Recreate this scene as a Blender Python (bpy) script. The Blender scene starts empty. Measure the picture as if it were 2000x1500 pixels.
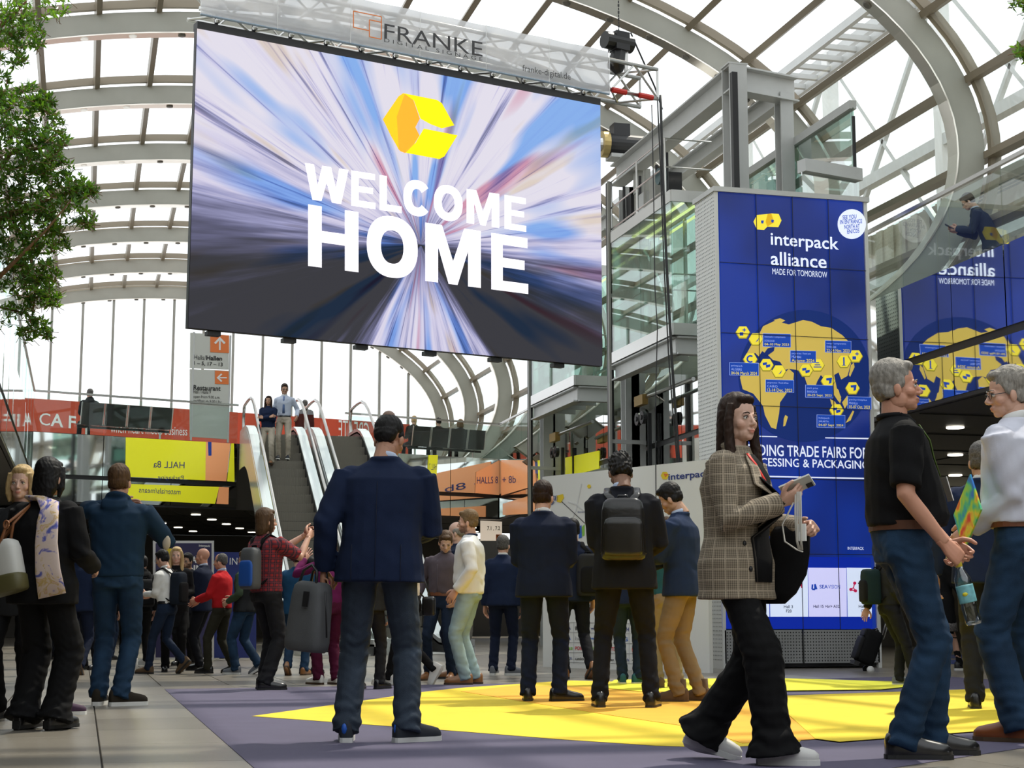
import bpy, bmesh, math, random
import numpy as np
from mathutils import Vector, Matrix, noise
from mathutils.bvhtree import BVHTree
from mathutils.geometry import tessellate_polygon
R = math.radians
sc = bpy.context.scene
col = sc.collection
# ---------------------------------------------------------------- camera, world, sun, exposure
FPX, PITCH, YAW, EYE = 3125.0, R(8.27), R(14.9), 0.69
cam = bpy.data.objects.new('camera', bpy.data.cameras.new('camera'))
col.objects.link(cam)
cam.location = (0, 0, EYE)
cam.rotation_euler = (R(90) + PITCH, 0, -YAW)
cam.data.sensor_width = 36; cam.data.lens = 36 * FPX / 2000
cam.data.clip_end = 400
sc.camera = cam
w = bpy.data.worlds.new('sky'); sc.world = w; w.use_nodes = True
bg = w.node_tree.nodes['Background']
bg.inputs[0].default_value = (0.93, 0.97, 1.0, 1); bg.inputs[1].default_value = 1.6
sun = bpy.data.objects.new('sun', bpy.data.lights.new('sun', 'SUN')); col.objects.link(sun)
sun.data.energy = 3.5; sun.data.angle = R(1.2); sun.data.color = (1.0, 0.93, 0.8)
sun.rotation_euler = Vector((-0.50, -0.34, -1.0)).to_track_quat('-Z', 'Y').to_euler()
sc.view_settings.view_transform = 'Standard'; sc.view_settings.look = 'None'
sc.view_settings.gamma = 1; sc.view_settings.use_curve_mapping = False
sc.view_settings.exposure = 0.0
cy = sc.cycles
cy.use_denoising = True; cy.max_bounces = 8; cy.transparent_max_bounces = 24
cy.diffuse_bounces = 4; cy.glossy_bounces = 4; cy.transmission_bounces = 4
cy.use_adaptive_sampling = True; cy.adaptive_threshold = 0.03
cy.caustics_reflective = False; cy.caustics_refractive = False; cy.sample_clamp_indirect = 6
# ---------------------------------------------------------------- pixel <-> world (frame 2000 x 1500)
CAMP = np.array([0, 0, EYE])
def ray(x, y):
    a = (x - 1000) / FPX; b = -(y - 750) / FPX
    d = np.array([a, math.cos(PITCH) - b * math.sin(PITCH), math.sin(PITCH) + b * math.cos(PITCH)])
    c, s = math.cos(YAW), math.sin(YAW)
    return np.array([d[0] * c + d[1] * s, -d[0] * s + d[1] * c, d[2]])
def on(x, y, P, N):
    d = ray(x, y); P = np.array(P, float); N = np.array(N, float)
    return CAMP + d * (((P - CAMP) @ N) / (d @ N))
def atv(x, y, v): return on(x, y, (0, v, 0), (0, 1, 0))
def atu(x, y, u): return on(x, y, (u, 0, 0), (1, 0, 0))
def atz(x, y, z=0.0): return on(x, y, (0, 0, z), (0, 0, 1))
# ---------------------------------------------------------------- materials
MATS = {}
def mat(name, c, rough=0.6, metal=0.0, bump=0.0, bs=60.0, var=0.0, vs=8.0, emit=0.0, spec=0.5, coat=0.0, sheen=0.0, stretch=None):
    if name in MATS: return MATS[name]
    m = bpy.data.materials.new(name); m.use_nodes = True
    nt = m.node_tree; b = nt.nodes['Principled BSDF']
    c4 = (c[0], c[1], c[2], 1)
    b.inputs['Base Color'].default_value = c4; b.inputs['Roughness'].default_value = rough
    b.inputs['Metallic'].default_value = metal; b.inputs['Specular IOR Level'].default_value = spec
    b.inputs['Coat Weight'].default_value = coat; b.inputs['Sheen Weight'].default_value = sheen
    if emit:
        b.inputs['Emission Color'].default_value = c4; b.inputs['Emission Strength'].default_value = emit
    if var or bump:
        tc = nt.nodes.new('ShaderNodeTexCoord'); vec = tc.outputs['Object']
        if stretch:
            mp = nt.nodes.new('ShaderNodeMapping'); mp.inputs['Scale'].default_value = stretch
            nt.links.new(vec, mp.inputs[0]); vec = mp.outputs[0]
    if var:
        n = nt.nodes.new('ShaderNodeTexNoise'); n.inputs['Scale'].default_value = vs; n.inputs['Detail'].default_value = 5
        nt.links.new(vec, n.inputs['Vector'])
        r = nt.nodes.new('ShaderNodeValToRGB')
        r.color_ramp.elements[0].position = 0.3; r.color_ramp.elements[1].position = 0.7
        lo = [max(0, x * (1 - var)) for x in c]; hi = [min(1, x * (1 + var)) for x in c]
        r.color_ramp.elements[0].color = (*lo, 1); r.color_ramp.elements[1].color = (*hi, 1)
        nt.links.new(n.outputs['Fac'], r.inputs[0]); nt.links.new(r.outputs[0], b.inputs['Base Color'])
    if bump:
        n2 = nt.nodes.new('ShaderNodeTexNoise'); n2.inputs['Scale'].default_value = bs; n2.inputs['Detail'].default_value = 6
        nt.links.new(vec, n2.inputs['Vector'])
        bp = nt.nodes.new('ShaderNodeBump'); bp.inputs['Strength'].default_value = bump; bp.inputs['Distance'].default_value = 0.01
        nt.links.new(n2.outputs['Fac'], bp.inputs['Height']); nt.links.new(bp.outputs[0], b.inputs['Normal'])
    MATS[name] = m
    return m
def glassmat(name, tint, refl=0.12, rough=0.01, dirt=0.0, dirtcol=(0.6, 0.6, 0.55), dscale=1.5, fk=0.35):
    if name in MATS: return MATS[name]
    m = bpy.data.materials.new(name); m.use_nodes = True; nt = m.node_tree
    for n in list(nt.nodes): nt.nodes.remove(n)
    o = nt.nodes.new('ShaderNodeOutputMaterial'); t = nt.nodes.new('ShaderNodeBsdfTransparent'); g = nt.nodes.new('ShaderNodeBsdfGlossy')
    t.inputs[0].default_value = (*tint, 1); g.inputs['Roughness'].default_value = rough
    lw = nt.nodes.new('ShaderNodeLayerWeight'); lw.inputs[0].default_value = 0.35
    mm = nt.nodes.new('ShaderNodeMath'); mm.operation = 'MULTIPLY_ADD'; mm.inputs[1].default_value = fk; mm.inputs[2].default_value = refl
    nt.links.new(lw.outputs['Fresnel'], mm.inputs[0])
    mx = nt.nodes.new('ShaderNodeMixShader'); nt.links.new(mm.outputs[0], mx.inputs[0])
    nt.links.new(t.outputs[0], mx.inputs[1]); nt.links.new(g.outputs[0], mx.inputs[2])
    last = mx
    if dirt:
        d = nt.nodes.new('ShaderNodeBsdfDiffuse'); d.inputs[0].default_value = (*dirtcol, 1)
        tl = nt.nodes.new('ShaderNodeBsdfTranslucent'); tl.inputs[0].default_value = (*dirtcol, 1)
        dm = nt.nodes.new('ShaderNodeMixShader'); dm.inputs[0].default_value = 0.5
        nt.links.new(d.outputs[0], dm.inputs[1]); nt.links.new(tl.outputs[0], dm.inputs[2])
        tc = nt.nodes.new('ShaderNodeTexCoord'); mp = nt.nodes.new('ShaderNodeMapping'); mp.inputs['Scale'].default_value = (dscale, dscale, dscale * .12)
        nz = nt.nodes.new('ShaderNodeTexNoise'); nz.inputs['Scale'].default_value = 4; nz.inputs['Detail'].default_value = 6
        nt.links.new(tc.outputs['Object'], mp.inputs[0]); nt.links.new(mp.outputs[0], nz.inputs['Vector'])
        rp = nt.nodes.new('ShaderNodeMapRange'); rp.inputs[1].default_value = 0.35; rp.inputs[2].default_value = 0.75; rp.inputs[3].default_value = dirt * .25; rp.inputs[4].default_value = dirt
        nt.links.new(nz.outputs['Fac'], rp.inputs[0])
        m2 = nt.nodes.new('ShaderNodeMixShader'); nt.links.new(rp.outputs[0], m2.inputs[0])
        nt.links.new(mx.outputs[0], m2.inputs[1]); nt.links.new(dm.outputs[0], m2.inputs[2]); last = m2
    nt.links.new(last.outputs[0], o.inputs[0])
    MATS[name] = m
    return m
# ---------------------------------------------------------------- mesh building
class MB:
    def __init__(s): s.v = []; s.f = []
    def add(s, vs, fs):
        n = len(s.v); s.v += [tuple(float(q) for q in p) for p in vs]; s.f += [tuple(i + n for i in f) for f in fs]; return s
    def hexa(s, p):   # 8 corners: bottom ring 0-3, top ring 4-7
        return s.add(p, [(3, 2, 1, 0), (4, 5, 6, 7), (0, 1, 5, 4), (1, 2, 6, 5), (2, 3, 7, 6), (3, 0, 4, 7)])
    def box(s, c, d, rz=0.0):
        x, y, z = d[0] / 2, d[1] / 2, d[2] / 2; cs, sn = math.cos(rz), math.sin(rz)
        P = [(-x, -y, -z), (x, -y, -z), (x, y, -z), (-x, y, -z), (-x, -y, z), (x, -y, z), (x, y, z), (-x, y, z)]
        return s.hexa([(c[0] + a * cs - b * sn, c[1] + a * sn + b * cs, c[2] + k) for a, b, k in P])
    def beam(s, a, b, w, h, up=(0, 0, 1)):   # rectangular bar from a to b
        a = Vector(a); b = Vector(b); t = (b - a).normalized(); up = Vector(up)
        sx = t.cross(up)
        if sx.length < 1e-4: sx = t.cross(Vector((1, 0, 0)))
        sx.normalize(); uy = sx.cross(t).normalized(); P = []
        for q in (a, b):
            for i, j in ((-1, -1), (1, -1), (1, 1), (-1, 1)): P.append(q + sx * (i * w / 2) + uy * (j * h / 2))
        return s.hexa(P)
    def tube(s, pts, rad, n=8, cap=True):
        pts = [Vector(p) for p in pts]; m = len(pts)
        if not hasattr(rad, '__len__'): rad = [rad] * m
        V = []; ref = None
        for i, p in enumerate(pts):
            t = (pts[min(i + 1, m - 1)] - pts[max(i - 1, 0)])
            t = t.normalized() if t.length > 1e-9 else Vector((0, 0, 1))
            if ref is None: ref = t.cross(Vector((0, 0, 1)) if abs(t.z) < .9 else Vector((1, 0, 0))).normalized()
            ref = (ref - t * ref.dot(t)).normalized(); q = t.cross(ref)
            for k in range(n):
                a = 2 * math.pi * k / n; V.append(p + (ref * math.cos(a) + q * math.sin(a)) * rad[i])
        F = [(i * n + k, i * n + (k + 1) % n, (i + 1) * n + (k + 1) % n, (i + 1) * n + k) for i in range(m - 1) for k in range(n)]
        if cap: F += [tuple(reversed(range(n))), tuple(range((m - 1) * n, m * n))]
        return s.add(V, F)
    def rings(s, rg, n=16, pw=2.0):
        """closed loft: rg = list of (centre, xaxis, yaxis) with the axes carrying the radii"""
        V = []
        for c, ax, ay in rg:
            c = Vector(c); ax = Vector(ax); ay = Vector(ay)
            for k in range(n):
                a = 2 * math.pi * k / n; ca, sa = math.cos(a), math.sin(a)
                if pw != 2: ca = math.copysign(abs(ca) ** (2 / pw), ca); sa = math.copysign(abs(sa) ** (2 / pw), sa)
                V.append(c + ax * ca + ay * sa)
        m = len(rg)
        F = [(i * n + k, i * n + (k + 1) % n, (i + 1) * n + (k + 1) % n, (i + 1) * n + k) for i in range(m - 1) for k in range(n)]
        F += [tuple(reversed(range(n))), tuple(range((m - 1) * n, m * n))]
        return s.add(V, F)
    def ell(s, c, r, n=12, rot=None):
        V = []; F = []; M = rot or Matrix.Identity(3)
        for i in range(n // 2 + 1):
            ph = math.pi * i / (n // 2)
            for k in range(n):
                a = 2 * math.pi * k / n
                V.append(Vector(c) + M @ Vector((r[0] * math.sin(ph) * math.cos(a), r[1] * math.sin(ph) * math.sin(a), r[2] * math.cos(ph))))
        for i in range(n // 2):
            for k in range(n): F.append((i * n + k, (i + 1) * n + k, (i + 1) * n + (k + 1) % n, i * n + (k + 1) % n))
        return s.add(V, F)
    def lathe(s, prof, c=(0, 0, 0), n=20):   # prof: (r, z)
        V = []; 
        for r, z in prof:
            for k in range(n): a = 2 * math.pi * k / n; V.append((c[0] + r * math.cos(a), c[1] + r * math.sin(a), c[2] + z))
        m = len(prof)
        F = [(i * n + k, i * n + (k + 1) % n, (i + 1) * n + (k + 1) % n, (i + 1) * n + k) for i in range(m - 1) for k in range(n)]
        F += [tuple(reversed(range(n))), tuple(range((m - 1) * n, m * n))]
        return s.add(V, F)
    def mesh(s, name, m, smooth=False):
        me = bpy.data.meshes.new(name); me.from_pydata(s.v, [], s.f)
        if smooth: me.polygons.foreach_set('use_smooth', [True] * len(me.polygons))
        if m: me.materials.append(m)
        return me
    def obj(s, name, m, parent=None, smooth=False, **kw):
        return link(name, s.mesh(name, m, smooth), parent, **kw)
def link(name, me, parent=None, label=None, cat=None, group=None, kind=None, loc=None):
    o = bpy.data.objects.new(name, me); col.objects.link(o)
    if loc is not None: o.location = loc
    if parent is not None:
        o.parent = parent; o.matrix_parent_inverse = Matrix.Translation(-Vector(parent.location)) if parent.rotation_euler.z == 0 else (Matrix.LocRotScale(parent.location, parent.rotation_euler, None)).inverted()
    return tag(o, label, cat, group, kind)
def tag(o, label=None, cat=None, group=None, kind=None):
    for k, x in (('label', label), ('category', cat), ('group', group), ('kind', kind)):
        if x: o[k] = x
    return o
def empty(name, loc, label=None, cat=None, group=None, kind=None, rz=0.0):
    o = bpy.data.objects.new(name, None); col.objects.link(o); o.location = loc; o.rotation_euler = (0, 0, rz)
    o.empty_display_size = .1
    return tag(o, label, cat, group, kind)
def poly(pts, n, m, name, parent=None, off=0.0, thick=0.004, **kw):
    """flat polygon piece with a little thickness; pts 3-D on a plane with normal n (towards the viewer)"""
    n = Vector(n).normalized(); P = [Vector(p) + n * off for p in pts]
    tr = tessellate_polygon([P]); k = len(P)
    V = P + [p + n * thick for p in P]; F = []
    for t in tr:
        a, b, c = t
        if (P[b] - P[a]).cross(P[c] - P[a]).dot(n) < 0: a, b, c = a, c, b
        F.append((a + k, b + k, c + k))
    F += [(i, (i + 1) % k, (i + 1) % k + k, i + k) for i in range(k)]
    return MB().add(V, F).obj(name, m, parent, **kw)
FONTC = {}
def text_mesh(s, bold=0.0):
    key = (s, bold)
    if key in FONTC: return FONTC[key]
    cu = bpy.data.curves.new('t', 'FONT'); cu.body = s; cu.size = 1; cu.offset = bold; cu.resolution_u = 3; cu.align_x = 'LEFT'
    o = bpy.data.objects.new('t', cu); col.objects.link(o)
    dg = bpy.context.evaluated_depsgraph_get(); me = bpy.data.meshes.new_from_object(o.evaluated_get(dg))
    bpy.data.objects.remove(o)
    V = np.array([v.co[:] for v in me.vertices]); F = [tuple(p.vertices) for p in me.polygons]
    FONTC[key] = (V, F); bpy.data.meshes.remove(me)
    return V, F
def text(s, m, parent, plane, bl, br, top=None, h=None, bold=0.0, off=0.006, name='lettering', flip=False, curve=None, aspect=None):
    """flat lettering on a plane (P, N): bl, br = pixels of the lower corners, top = pixel of the upper left (or h in metres)"""
    P, N = plane; N = Vector(N).normalized()
    a = Vector(on(*bl, P, N)); b = Vector(on(*br, P, N))
    X = (b - a); 
    if h is None:
        c = Vector(on(*top, P, N)); h = abs((c - a).z)
    V, F = text_mesh(s, bold)
    x0, x1 = V[:, 0].min(), V[:, 0].max(); y0, y1 = V[:, 1].min(), V[:, 1].max()
    if aspect: h = X.length / (x1 - x0) * (y1 - y0) * aspect
    up = Vector((0, 0, 1)) if abs(N.z) < .9 else N.cross(X).normalized()
    O = []
    for v in V:
        fx = (v[0] - x0) / (x1 - x0); fy = (v[1] - y0) / (y1 - y0)
        if flip: fx = 1 - fx
        O.append(a + X * fx + up * (h * fy) + N * off)
    return MB().add(O, F).obj(name, m, parent)
def ppoly(px, plane, m, name, parent, off=0.004, **kw):
    P, N = plane
    return poly([on(x, y, P, N) for x, y in px], N, m, name, parent, off=off, **kw)
rnd = random.Random(7)
# ================================================================ STRUCTURE
M_steel = mat('painted_steel', (0.36, 0.36, 0.33), 0.45, 0.2, var=0.06, vs=2)
M_rib = mat('rib_steel', (0.42, 0.42, 0.37), 0.45, 0.0, var=0.08, vs=1.2)
M_purlin = mat('bronze_purlin', (0.28, 0.235, 0.17), 0.4, 0.0)
M_chrome = mat('polished_flange', (0.86, 0.80, 0.72), 0.28, 1.0, bump=0.12, bs=3)
M_dark = mat('dark_metal', (0.03, 0.03, 0.032), 0.4, 0.4)
M_black = mat('black_plastic', (0.012, 0.012, 0.013), 0.45)
M_white = mat('white_paint', (0.82, 0.82, 0.80), 0.5)
M_lgrey = mat('light_grey_steel', (0.56, 0.57, 0.56), 0.4, 0.0, var=0.04, vs=3)
M_alu = mat('brushed_aluminium', (0.66, 0.66, 0.65), 0.28, 1.0)
M_rail = mat('stainless_rail', (0.45, 0.44, 0.42), 0.25, 1.0)
M_glassroof = glassmat('roof_glass', (0.98, 0.99, 0.99), 0.01, fk=.15)
M_glassdirty = glassmat('weathered_roof_glass', (0.86, 0.91, 0.89), 0.05, dirt=0.22, dirtcol=(0.6, 0.6, 0.54), fk=.3)
M_glassrail = glassmat('balustrade_glass', (0.88, 0.94, 0.92), 0.03, fk=.08)
M_glassgreen = glassmat('lift_glass', (0.66, 0.82, 0.76), 0.22, fk=.4)
M_mirror = mat('mirror_cladding', (0.80, 0.83, 0.82), 0.03, 1.0, bump=0.02, bs=1.1)
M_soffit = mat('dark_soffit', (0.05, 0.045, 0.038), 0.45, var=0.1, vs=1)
M_bright = mat('lamp_disc', (1.0, 0.93, 0.78), 0.5, emit=4.0)
M_seam = mat('joint_shadow_gap', (0.02, 0.02, 0.02), 0.7)
# ---- floor of stone tiles
def tilemat():
    m = bpy.data.materials.new('stone_tile'); m.use_nodes = True; nt = m.node_tree; b = nt.nodes['Principled BSDF']
    b.inputs['Roughness'].default_value = 0.30; b.inputs['Specular IOR Level'].default_value = 0.5
    g = nt.nodes.new('ShaderNodeNewGeometry')
    n = nt.nodes.new('ShaderNodeTexNoise'); n.inputs['Scale'].default_value = 55; n.inputs['Detail'].default_value = 6
    n2 = nt.nodes.new('ShaderNodeTexNoise'); n2.inputs['Scale'].default_value = 1.3; n2.inputs['Detail'].default_value = 4
    nt.links.new(g.outputs['Position'], n.inputs['Vector']); nt.links.new(g.outputs['Position'], n2.inputs['Vector'])
    oi = nt.nodes.new('ShaderNodeObjectInfo')
    a = nt.nodes.new('ShaderNodeMath'); a.operation = 'ADD'; nt.links.new(n.outputs['Fac'], a.inputs[0]); nt.links.new(n2.outputs['Fac'], a.inputs[1])
    a2 = nt.nodes.new('ShaderNodeMath'); a2.operation = 'MULTIPLY_ADD'; a2.inputs[1].default_value = .35; nt.links.new(oi.outputs['Random'], a2.inputs[0]); nt.links.new(a.outputs[0], a2.inputs[2])
    r = nt.nodes.new('ShaderNodeValToRGB'); r.color_ramp.elements[0].position = 0.7; r.color_ramp.elements[1].position = 1.5
    mr = nt.nodes.new('ShaderNodeMapRange'); mr.inputs[1].default_value = 0.6; mr.inputs[2].default_value = 1.6
    nt.links.new(a2.outputs[0], mr.inputs[0]); nt.links.new(mr.outputs[0], r.inputs[0])
    r.color_ramp.elements[0].position = 0; r.color_ramp.elements[1].position = 1
    r.color_ramp.elements[0].color = (0.135, 0.120, 0.098, 1); r.color_ramp.elements[1].color = (0.26, 0.236, 0.196, 1)
    nt.links.new(r.outputs[0], b.inputs['Base Color'])
    bp = nt.nodes.new('ShaderNodeBump'); bp.inputs['Strength'].default_value = .05; nt.links.new(n2.outputs['Fac'], bp.inputs['Height']); nt.links.new(bp.outputs[0], b.inputs['Normal'])
    return m
M_tile = tilemat()
floor = MB().box((3, 25, -0.10), (56, 90, 0.16)).obj('floor', mat('mortar_bed', (0.07, 0.065, 0.06), 0.8), kind='structure', label='grey beige stone tile floor of the entrance hall')
TW, TL = 0.68, 1.15
tme = {}
def tile(x0, x1, y0, y1):
    g = .004
    key = (round(x1 - x0, 3), round(y1 - y0, 3))
    if key not in tme:
        w2, l2 = (x1 - x0) / 2 - g, (y1 - y0) / 2 - g; b = .003
        V = [(-w2, -l2, -.03), (w2, -l2, -.03), (w2, l2, -.03), (-w2, l2, -.03), (-w2, -l2, -b), (w2, -l2, -b), (w2, l2, -b), (-w2, l2, -b),
             (-w2 + b, -l2 + b, 0), (w2 - b, -l2 + b, 0), (w2 - b, l2 - b, 0), (-w2 + b, l2 - b, 0)]
        F = [(0, 1, 5, 4), (1, 2, 6, 5), (2, 3, 7, 6), (3, 0, 4, 7), (4, 5, 9, 8), (5, 6, 10, 9), (6, 7, 11, 10), (7, 4, 8, 11), (8, 9, 10, 11)]
        tme[key] = MB().add(V, F).mesh('tile', M_tile)
    link('tile', tme[key], floor, loc=((x0 + x1) / 2, (y0 + y1) / 2, 0))
xl0 = 0.117
nt_ = 0
far = MB()
for i in range(-12, 30):
    for j in range(0, 46):
        x0 = xl0 + i * TW; y0 = 5.2 + j * TL + (0.0 if i % 2 else TL * .45); x1, y1 = x0 + TW, y0 + TL
        under = x0 > 0.8 and x1 < 9.3 and y0 > 7.3 and y1 < 16.8
        seen = (x0 / max(y0, 1) < 0.72) and (x1 / y1 > -0.12)
        if under or not seen: 
            if not under: far.box(((x0 + x1) / 2, (y0 + y1) / 2, -.015), (TW - .008, TL - .008, .03))
            continue
        if y1 < 24 and nt_ < 296: tile(x0, x1, y0, y1); nt_ += 1
        else: far.box(((x0 + x1) / 2, (y0 + y1) / 2, -.015), (TW - .008, TL - .008, .03))
for i in range(-12, 30):
    for j in range(1, 18):
        x0 = xl0 + i * TW; y0 = 5.2 - j * TL; far.box((x0 + TW / 2, y0 + TL / 2, -.015), (TW - .008, TL - .008, .03))
fo = far.obj('tile_field', M_tile, floor, kind='stuff')
MB().box((5, 11.5, -.015), (9.4, 10.5, .028)).obj('screed_under_carpet', M_tile, floor)

# ---- event carpet with the folded emblem
def carpetmat(name, c):
    return mat(name, c, 0.75, var=0.05, vs=3, bump=0.15, bs=700, spec=0.25)
M_cp = carpetmat('carpet_violet_grey', (0.105, 0.095, 0.15)); M_cy = carpetmat('carpet_yellow', (0.84, 0.63, 0.045)); M_co = carpetmat('carpet_orange', (0.90, 0.46, 0.05))
M_cy2 = carpetmat('carpet_lime_yellow', (0.78, 0.72, 0.05))
carpet = empty('carpet', (4, 11, 0), 'violet grey event carpet printed with a large yellow and orange folded emblem', 'carpet')
def flat(name, pts, z, m, par=carpet):
    poly([(x, y, z) for x, y in pts], (0, 0, 1), m, name, par, thick=.002)
G = lambda x, y: tuple(atz(x, y)[:2])
flat('carpet_field', [(.79, 6.6), (.79, 15.9), (9.7, 17.0), (9.7, 12.8), (5.6, 8.2), (3.3, 6.6)], 0.001, M_cp)
flat('emblem_ribbon', [G(492, 1400), G(700, 1371), G(830, 1352), G(905, 1344), G(1110, 1330), G(1330, 1335), G(1330, 1384), G(1500, 1372), G(1610, 1405), G(1560, 1452), G(1470, 1458), G(1400, 1462), G(1280, 1458), G(1100, 1446), G(900, 1430)], 0.0035, M_cy)
flat('emblem_fold', [G(900, 1352), G(1010, 1340), G(1330, 1346), G(1500, 1366), G(1596, 1446), G(1450, 1454), G(1350, 1422), G(1200, 1400), G(1050, 1376)], 0.006, M_co)
flat('emblem_arm', [G(1500, 1362), G(1990, 1345), G(2080, 1420), G(1900, 1432), G(1640, 1452), G(1592, 1446), G(1540, 1398)], 0.0085, M_cy)
flat('emblem_bar', [G(1180, 1346), G(1200, 1330), G(1500, 1326), G(1840, 1336), G(1720, 1349), G(1340, 1354), G(1250, 1353)], 0.011, M_cy2)

# ---- left and right galleries, all at 5.2 m
ZF = 5.2
A0 = np.array([-1.35, 40.76, 0.]); B0 = np.array([11.5, 44.58, 0.]); UR = 10.80; rx_ = lambda y: 10.83 + (y - 20.5) * .0282; UL = -1.35
dL = (B0 - A0) / np.linalg.norm(B0 - A0); nL = np.array([dL[1], -dL[0], 0])
gal = MB()
gal.add([(UL - .02, 40.80, 3.45), (11.55, 44.65, 3.45), (14, 62, 3.45), (-12, 62, 3.45), (UL - .02, 40.80, ZF - .02), (11.55, 44.65, ZF - .02), (14, 62, ZF - .02), (-12, 62, ZF - .02)],
        [(3, 2, 1, 0), (4, 5, 6, 7), (0, 1, 5, 4), (1, 2, 6, 5), (2, 3, 7, 6), (3, 0, 4, 7)])
gal.box((-9.4, 17, 4.32), (16, 60, 1.74)); gal.hexa([(rx_(y) + .1 if i_ else 29, y, z) for z in (3.45, 5.17) for i_, y in ((1, -12), (0, -12), (0, 52), (1, 52))])
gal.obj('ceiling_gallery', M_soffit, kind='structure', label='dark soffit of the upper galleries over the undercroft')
top = MB(); top.box((-9.4, 17, ZF - .005), (16, 60, .03)); top.hexa([(rx_(y) + .1 if i_ else 29, y, z) for z in (5.17, 5.195) for i_, y in ((1, -12), (0, -12), (0, 52), (1, 52))])
top.add([(UL, 40.8, ZF), (11, 44.7, ZF), (14, 62, ZF), (-12, 62, ZF)], [(0, 1, 2, 3)])
top.obj('floor_gallery', mat('gallery_floor_stone', (0.35, 0.33, 0.30), 0.35, var=.1, vs=4), kind='structure', label='pale floor of the upper galleries')
def run(name, a, b, n, label, z_rail=6.2, posts=None, pane=1.9, colour=None, mir=True, cover=None):
    """glass balustrade over two bands of mirror cladding, from a to b, n = normal to the hall"""
    a = Vector(a); b = Vector(b); n = Vector(n); L = (b - a).length; t = (b - a) / L
    root = empty(name, (a.x, a.y, ZF), label, 'balcony', kind='structure')
    k = max(1, round(L / pane)); s = L / k
    for i in range(k):
        p = a + t * (i * s + .01); q = a + t * ((i + 1) * s - .01)
        MB().beam(Vector((p.x, p.y, 5.66)) + n * .02, Vector((q.x, q.y, 5.66)) + n * .02, .016, .94).obj('glass_pane', M_glassrail, root)
        for nm, z0, z1, o_ in (('upper_mirror_panel', 4.17, 5.18, .0), ('lower_mirror_panel', 3.50, 4.06, .0)):
            m = M_mirror
            if cover:
                m = cover(i, nm) or M_mirror
            w_ = rnd.uniform(-.004, .004)
            MB().beam(Vector((p.x, p.y, (z0 + z1) / 2)) + n * (.02 + w_), Vector((q.x, q.y, (z0 + z1) / 2)) + n * (.02 - w_), .03, z1 - z0).obj(nm, m, root)
    MB().beam(a + Vector((0, 0, z_rail)) + n * .02, b + Vector((0, 0, z_rail)) + n * .02, .05, .05).obj('handrail', M_rail, root)
    mb = MB()
    mb.beam(a + Vector((0, 0, 4.115)) + n * -.02, b + Vector((0, 0, 4.115)) + n * -.02, .05, .11)
    mb.beam(a + Vector((0, 0, 3.47)) + n * .0, b + Vector((0, 0, 3.47)) + n * .0, .06, .05)
    mb.obj('shadow_gap', M_dark, root)
    return root
M_yel = mat('yellow_foil', (0.88, 0.86, 0.03), 0.18, emit=0.25); M_ora = mat('orange_foil', (1.0, 0.42, 0.18), 0.2, emit=0.2)  # faintly glowing colours that paint sign reflections on the cladding
gl = run('balcony', A0, tuple(A0 + dL * 5.35), nL, 'left gallery front with glass balustrade and mirror cladding beside the escalators')
run('balcony', tuple(A0 + dL * 8.45), B0, nL, 'gallery front with glass balustrade right of the escalators', pane=1.45)
run('balcony', (11.5, 44.5, 0), (10.506, 9.0, 0), (-1, .0282, 0), 'long right gallery front with mirror cladding behind the lifts', pane=1.32)
run('balcony', (UL, 40.7, 0), (UL, -8, 0), (1, 0, 0), 'long left gallery front running over the left edge')
# sign reflections in the cladding, painted as coloured panels and lettering
PL = (A0 + nL * .05, nL)
sign_reflection = empty('hall_sign', tuple(A0 + dL * 1.4 + np.array([0, 0, 4.6])), 'yellow and orange hall sign foil reading HALL 8a in reverse beside the left escalator', 'sign')
def sign_panel(px, m, nm='foil', off=.0, par=sign_reflection, pl=PL): ppoly(px, pl, m, nm, par, off=off, thick=.003)
sign_panel([(246, 854), (402, 863), (401, 938), (245, 931)], M_yel); sign_panel([(246, 945), (428, 951), (420, 984), (246, 976)], M_yel)
sign_panel([(402, 863), (450, 866), (442, 940), (401, 938)], M_ora); sign_panel([(428, 951), (447, 952), (446, 985), (423, 984)], M_ora, off=.001)
sign_panel([(452, 866), (457, 866), (458, 941), (444, 940)], M_yel)
sign_panel([(406, 863), (413, 863.5), (413, 890), (407, 890)], mat('blue_foil', (0.02, 0.07, 0.45), .3), off=.003)
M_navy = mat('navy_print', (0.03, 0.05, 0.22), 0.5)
text('HALL 8a', M_navy, sign_reflection, PL, (299, 913), (360, 915), h=.17, flip=True, off=.012)
text('Packaging', M_navy, sign_reflection, PL, (308, 938), (358, 939), h=.13, flip=True, off=.012)
text('materials/means', M_navy, sign_reflection, PL, (271, 962), (352, 966), h=.14, flip=True, off=.012)
for o in sign_reflection.children: pass
PR = ((10.80, 30, 0), (-1, 0, 0))
PB = (tuple(B0 + nL * .05), tuple(nL))
sign_reflection2 = empty('hall_sign', (10.9, 38, 4.6), 'orange and yellow hall sign foil reading HALLS 8 + 8b in the gallery corner', 'sign')
PR2 = ((10.83 - .052, 20.5, 0), (-1, 0.0282, 0))
sign_panel([(979, 898), (1045, 899), (1047, 948), (979, 968)], M_ora, par=sign_reflection2, pl=PR2)  # reflected corner sign, painted straight onto the panels
sign_panel([(1050, 899), (1080, 899), (1170, 880), (1170, 915), (1052, 946)], M_yel, par=sign_reflection2, pl=PR2)
sign_panel([(1045, 899), (1050, 899), (1051, 925), (1046, 925)], MATS['blue_foil'], par=sign_reflection2, pl=PR2, off=.002)
sign_panel([(982, 984), (1045, 965), (1045, 1003), (982, 1006)], M_ora, par=sign_reflection2, pl=PR2)
sign_panel([(930, 922), (975, 899), (975, 967), (928, 963)], M_ora, par=sign_reflection2, pl=PB)
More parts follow.
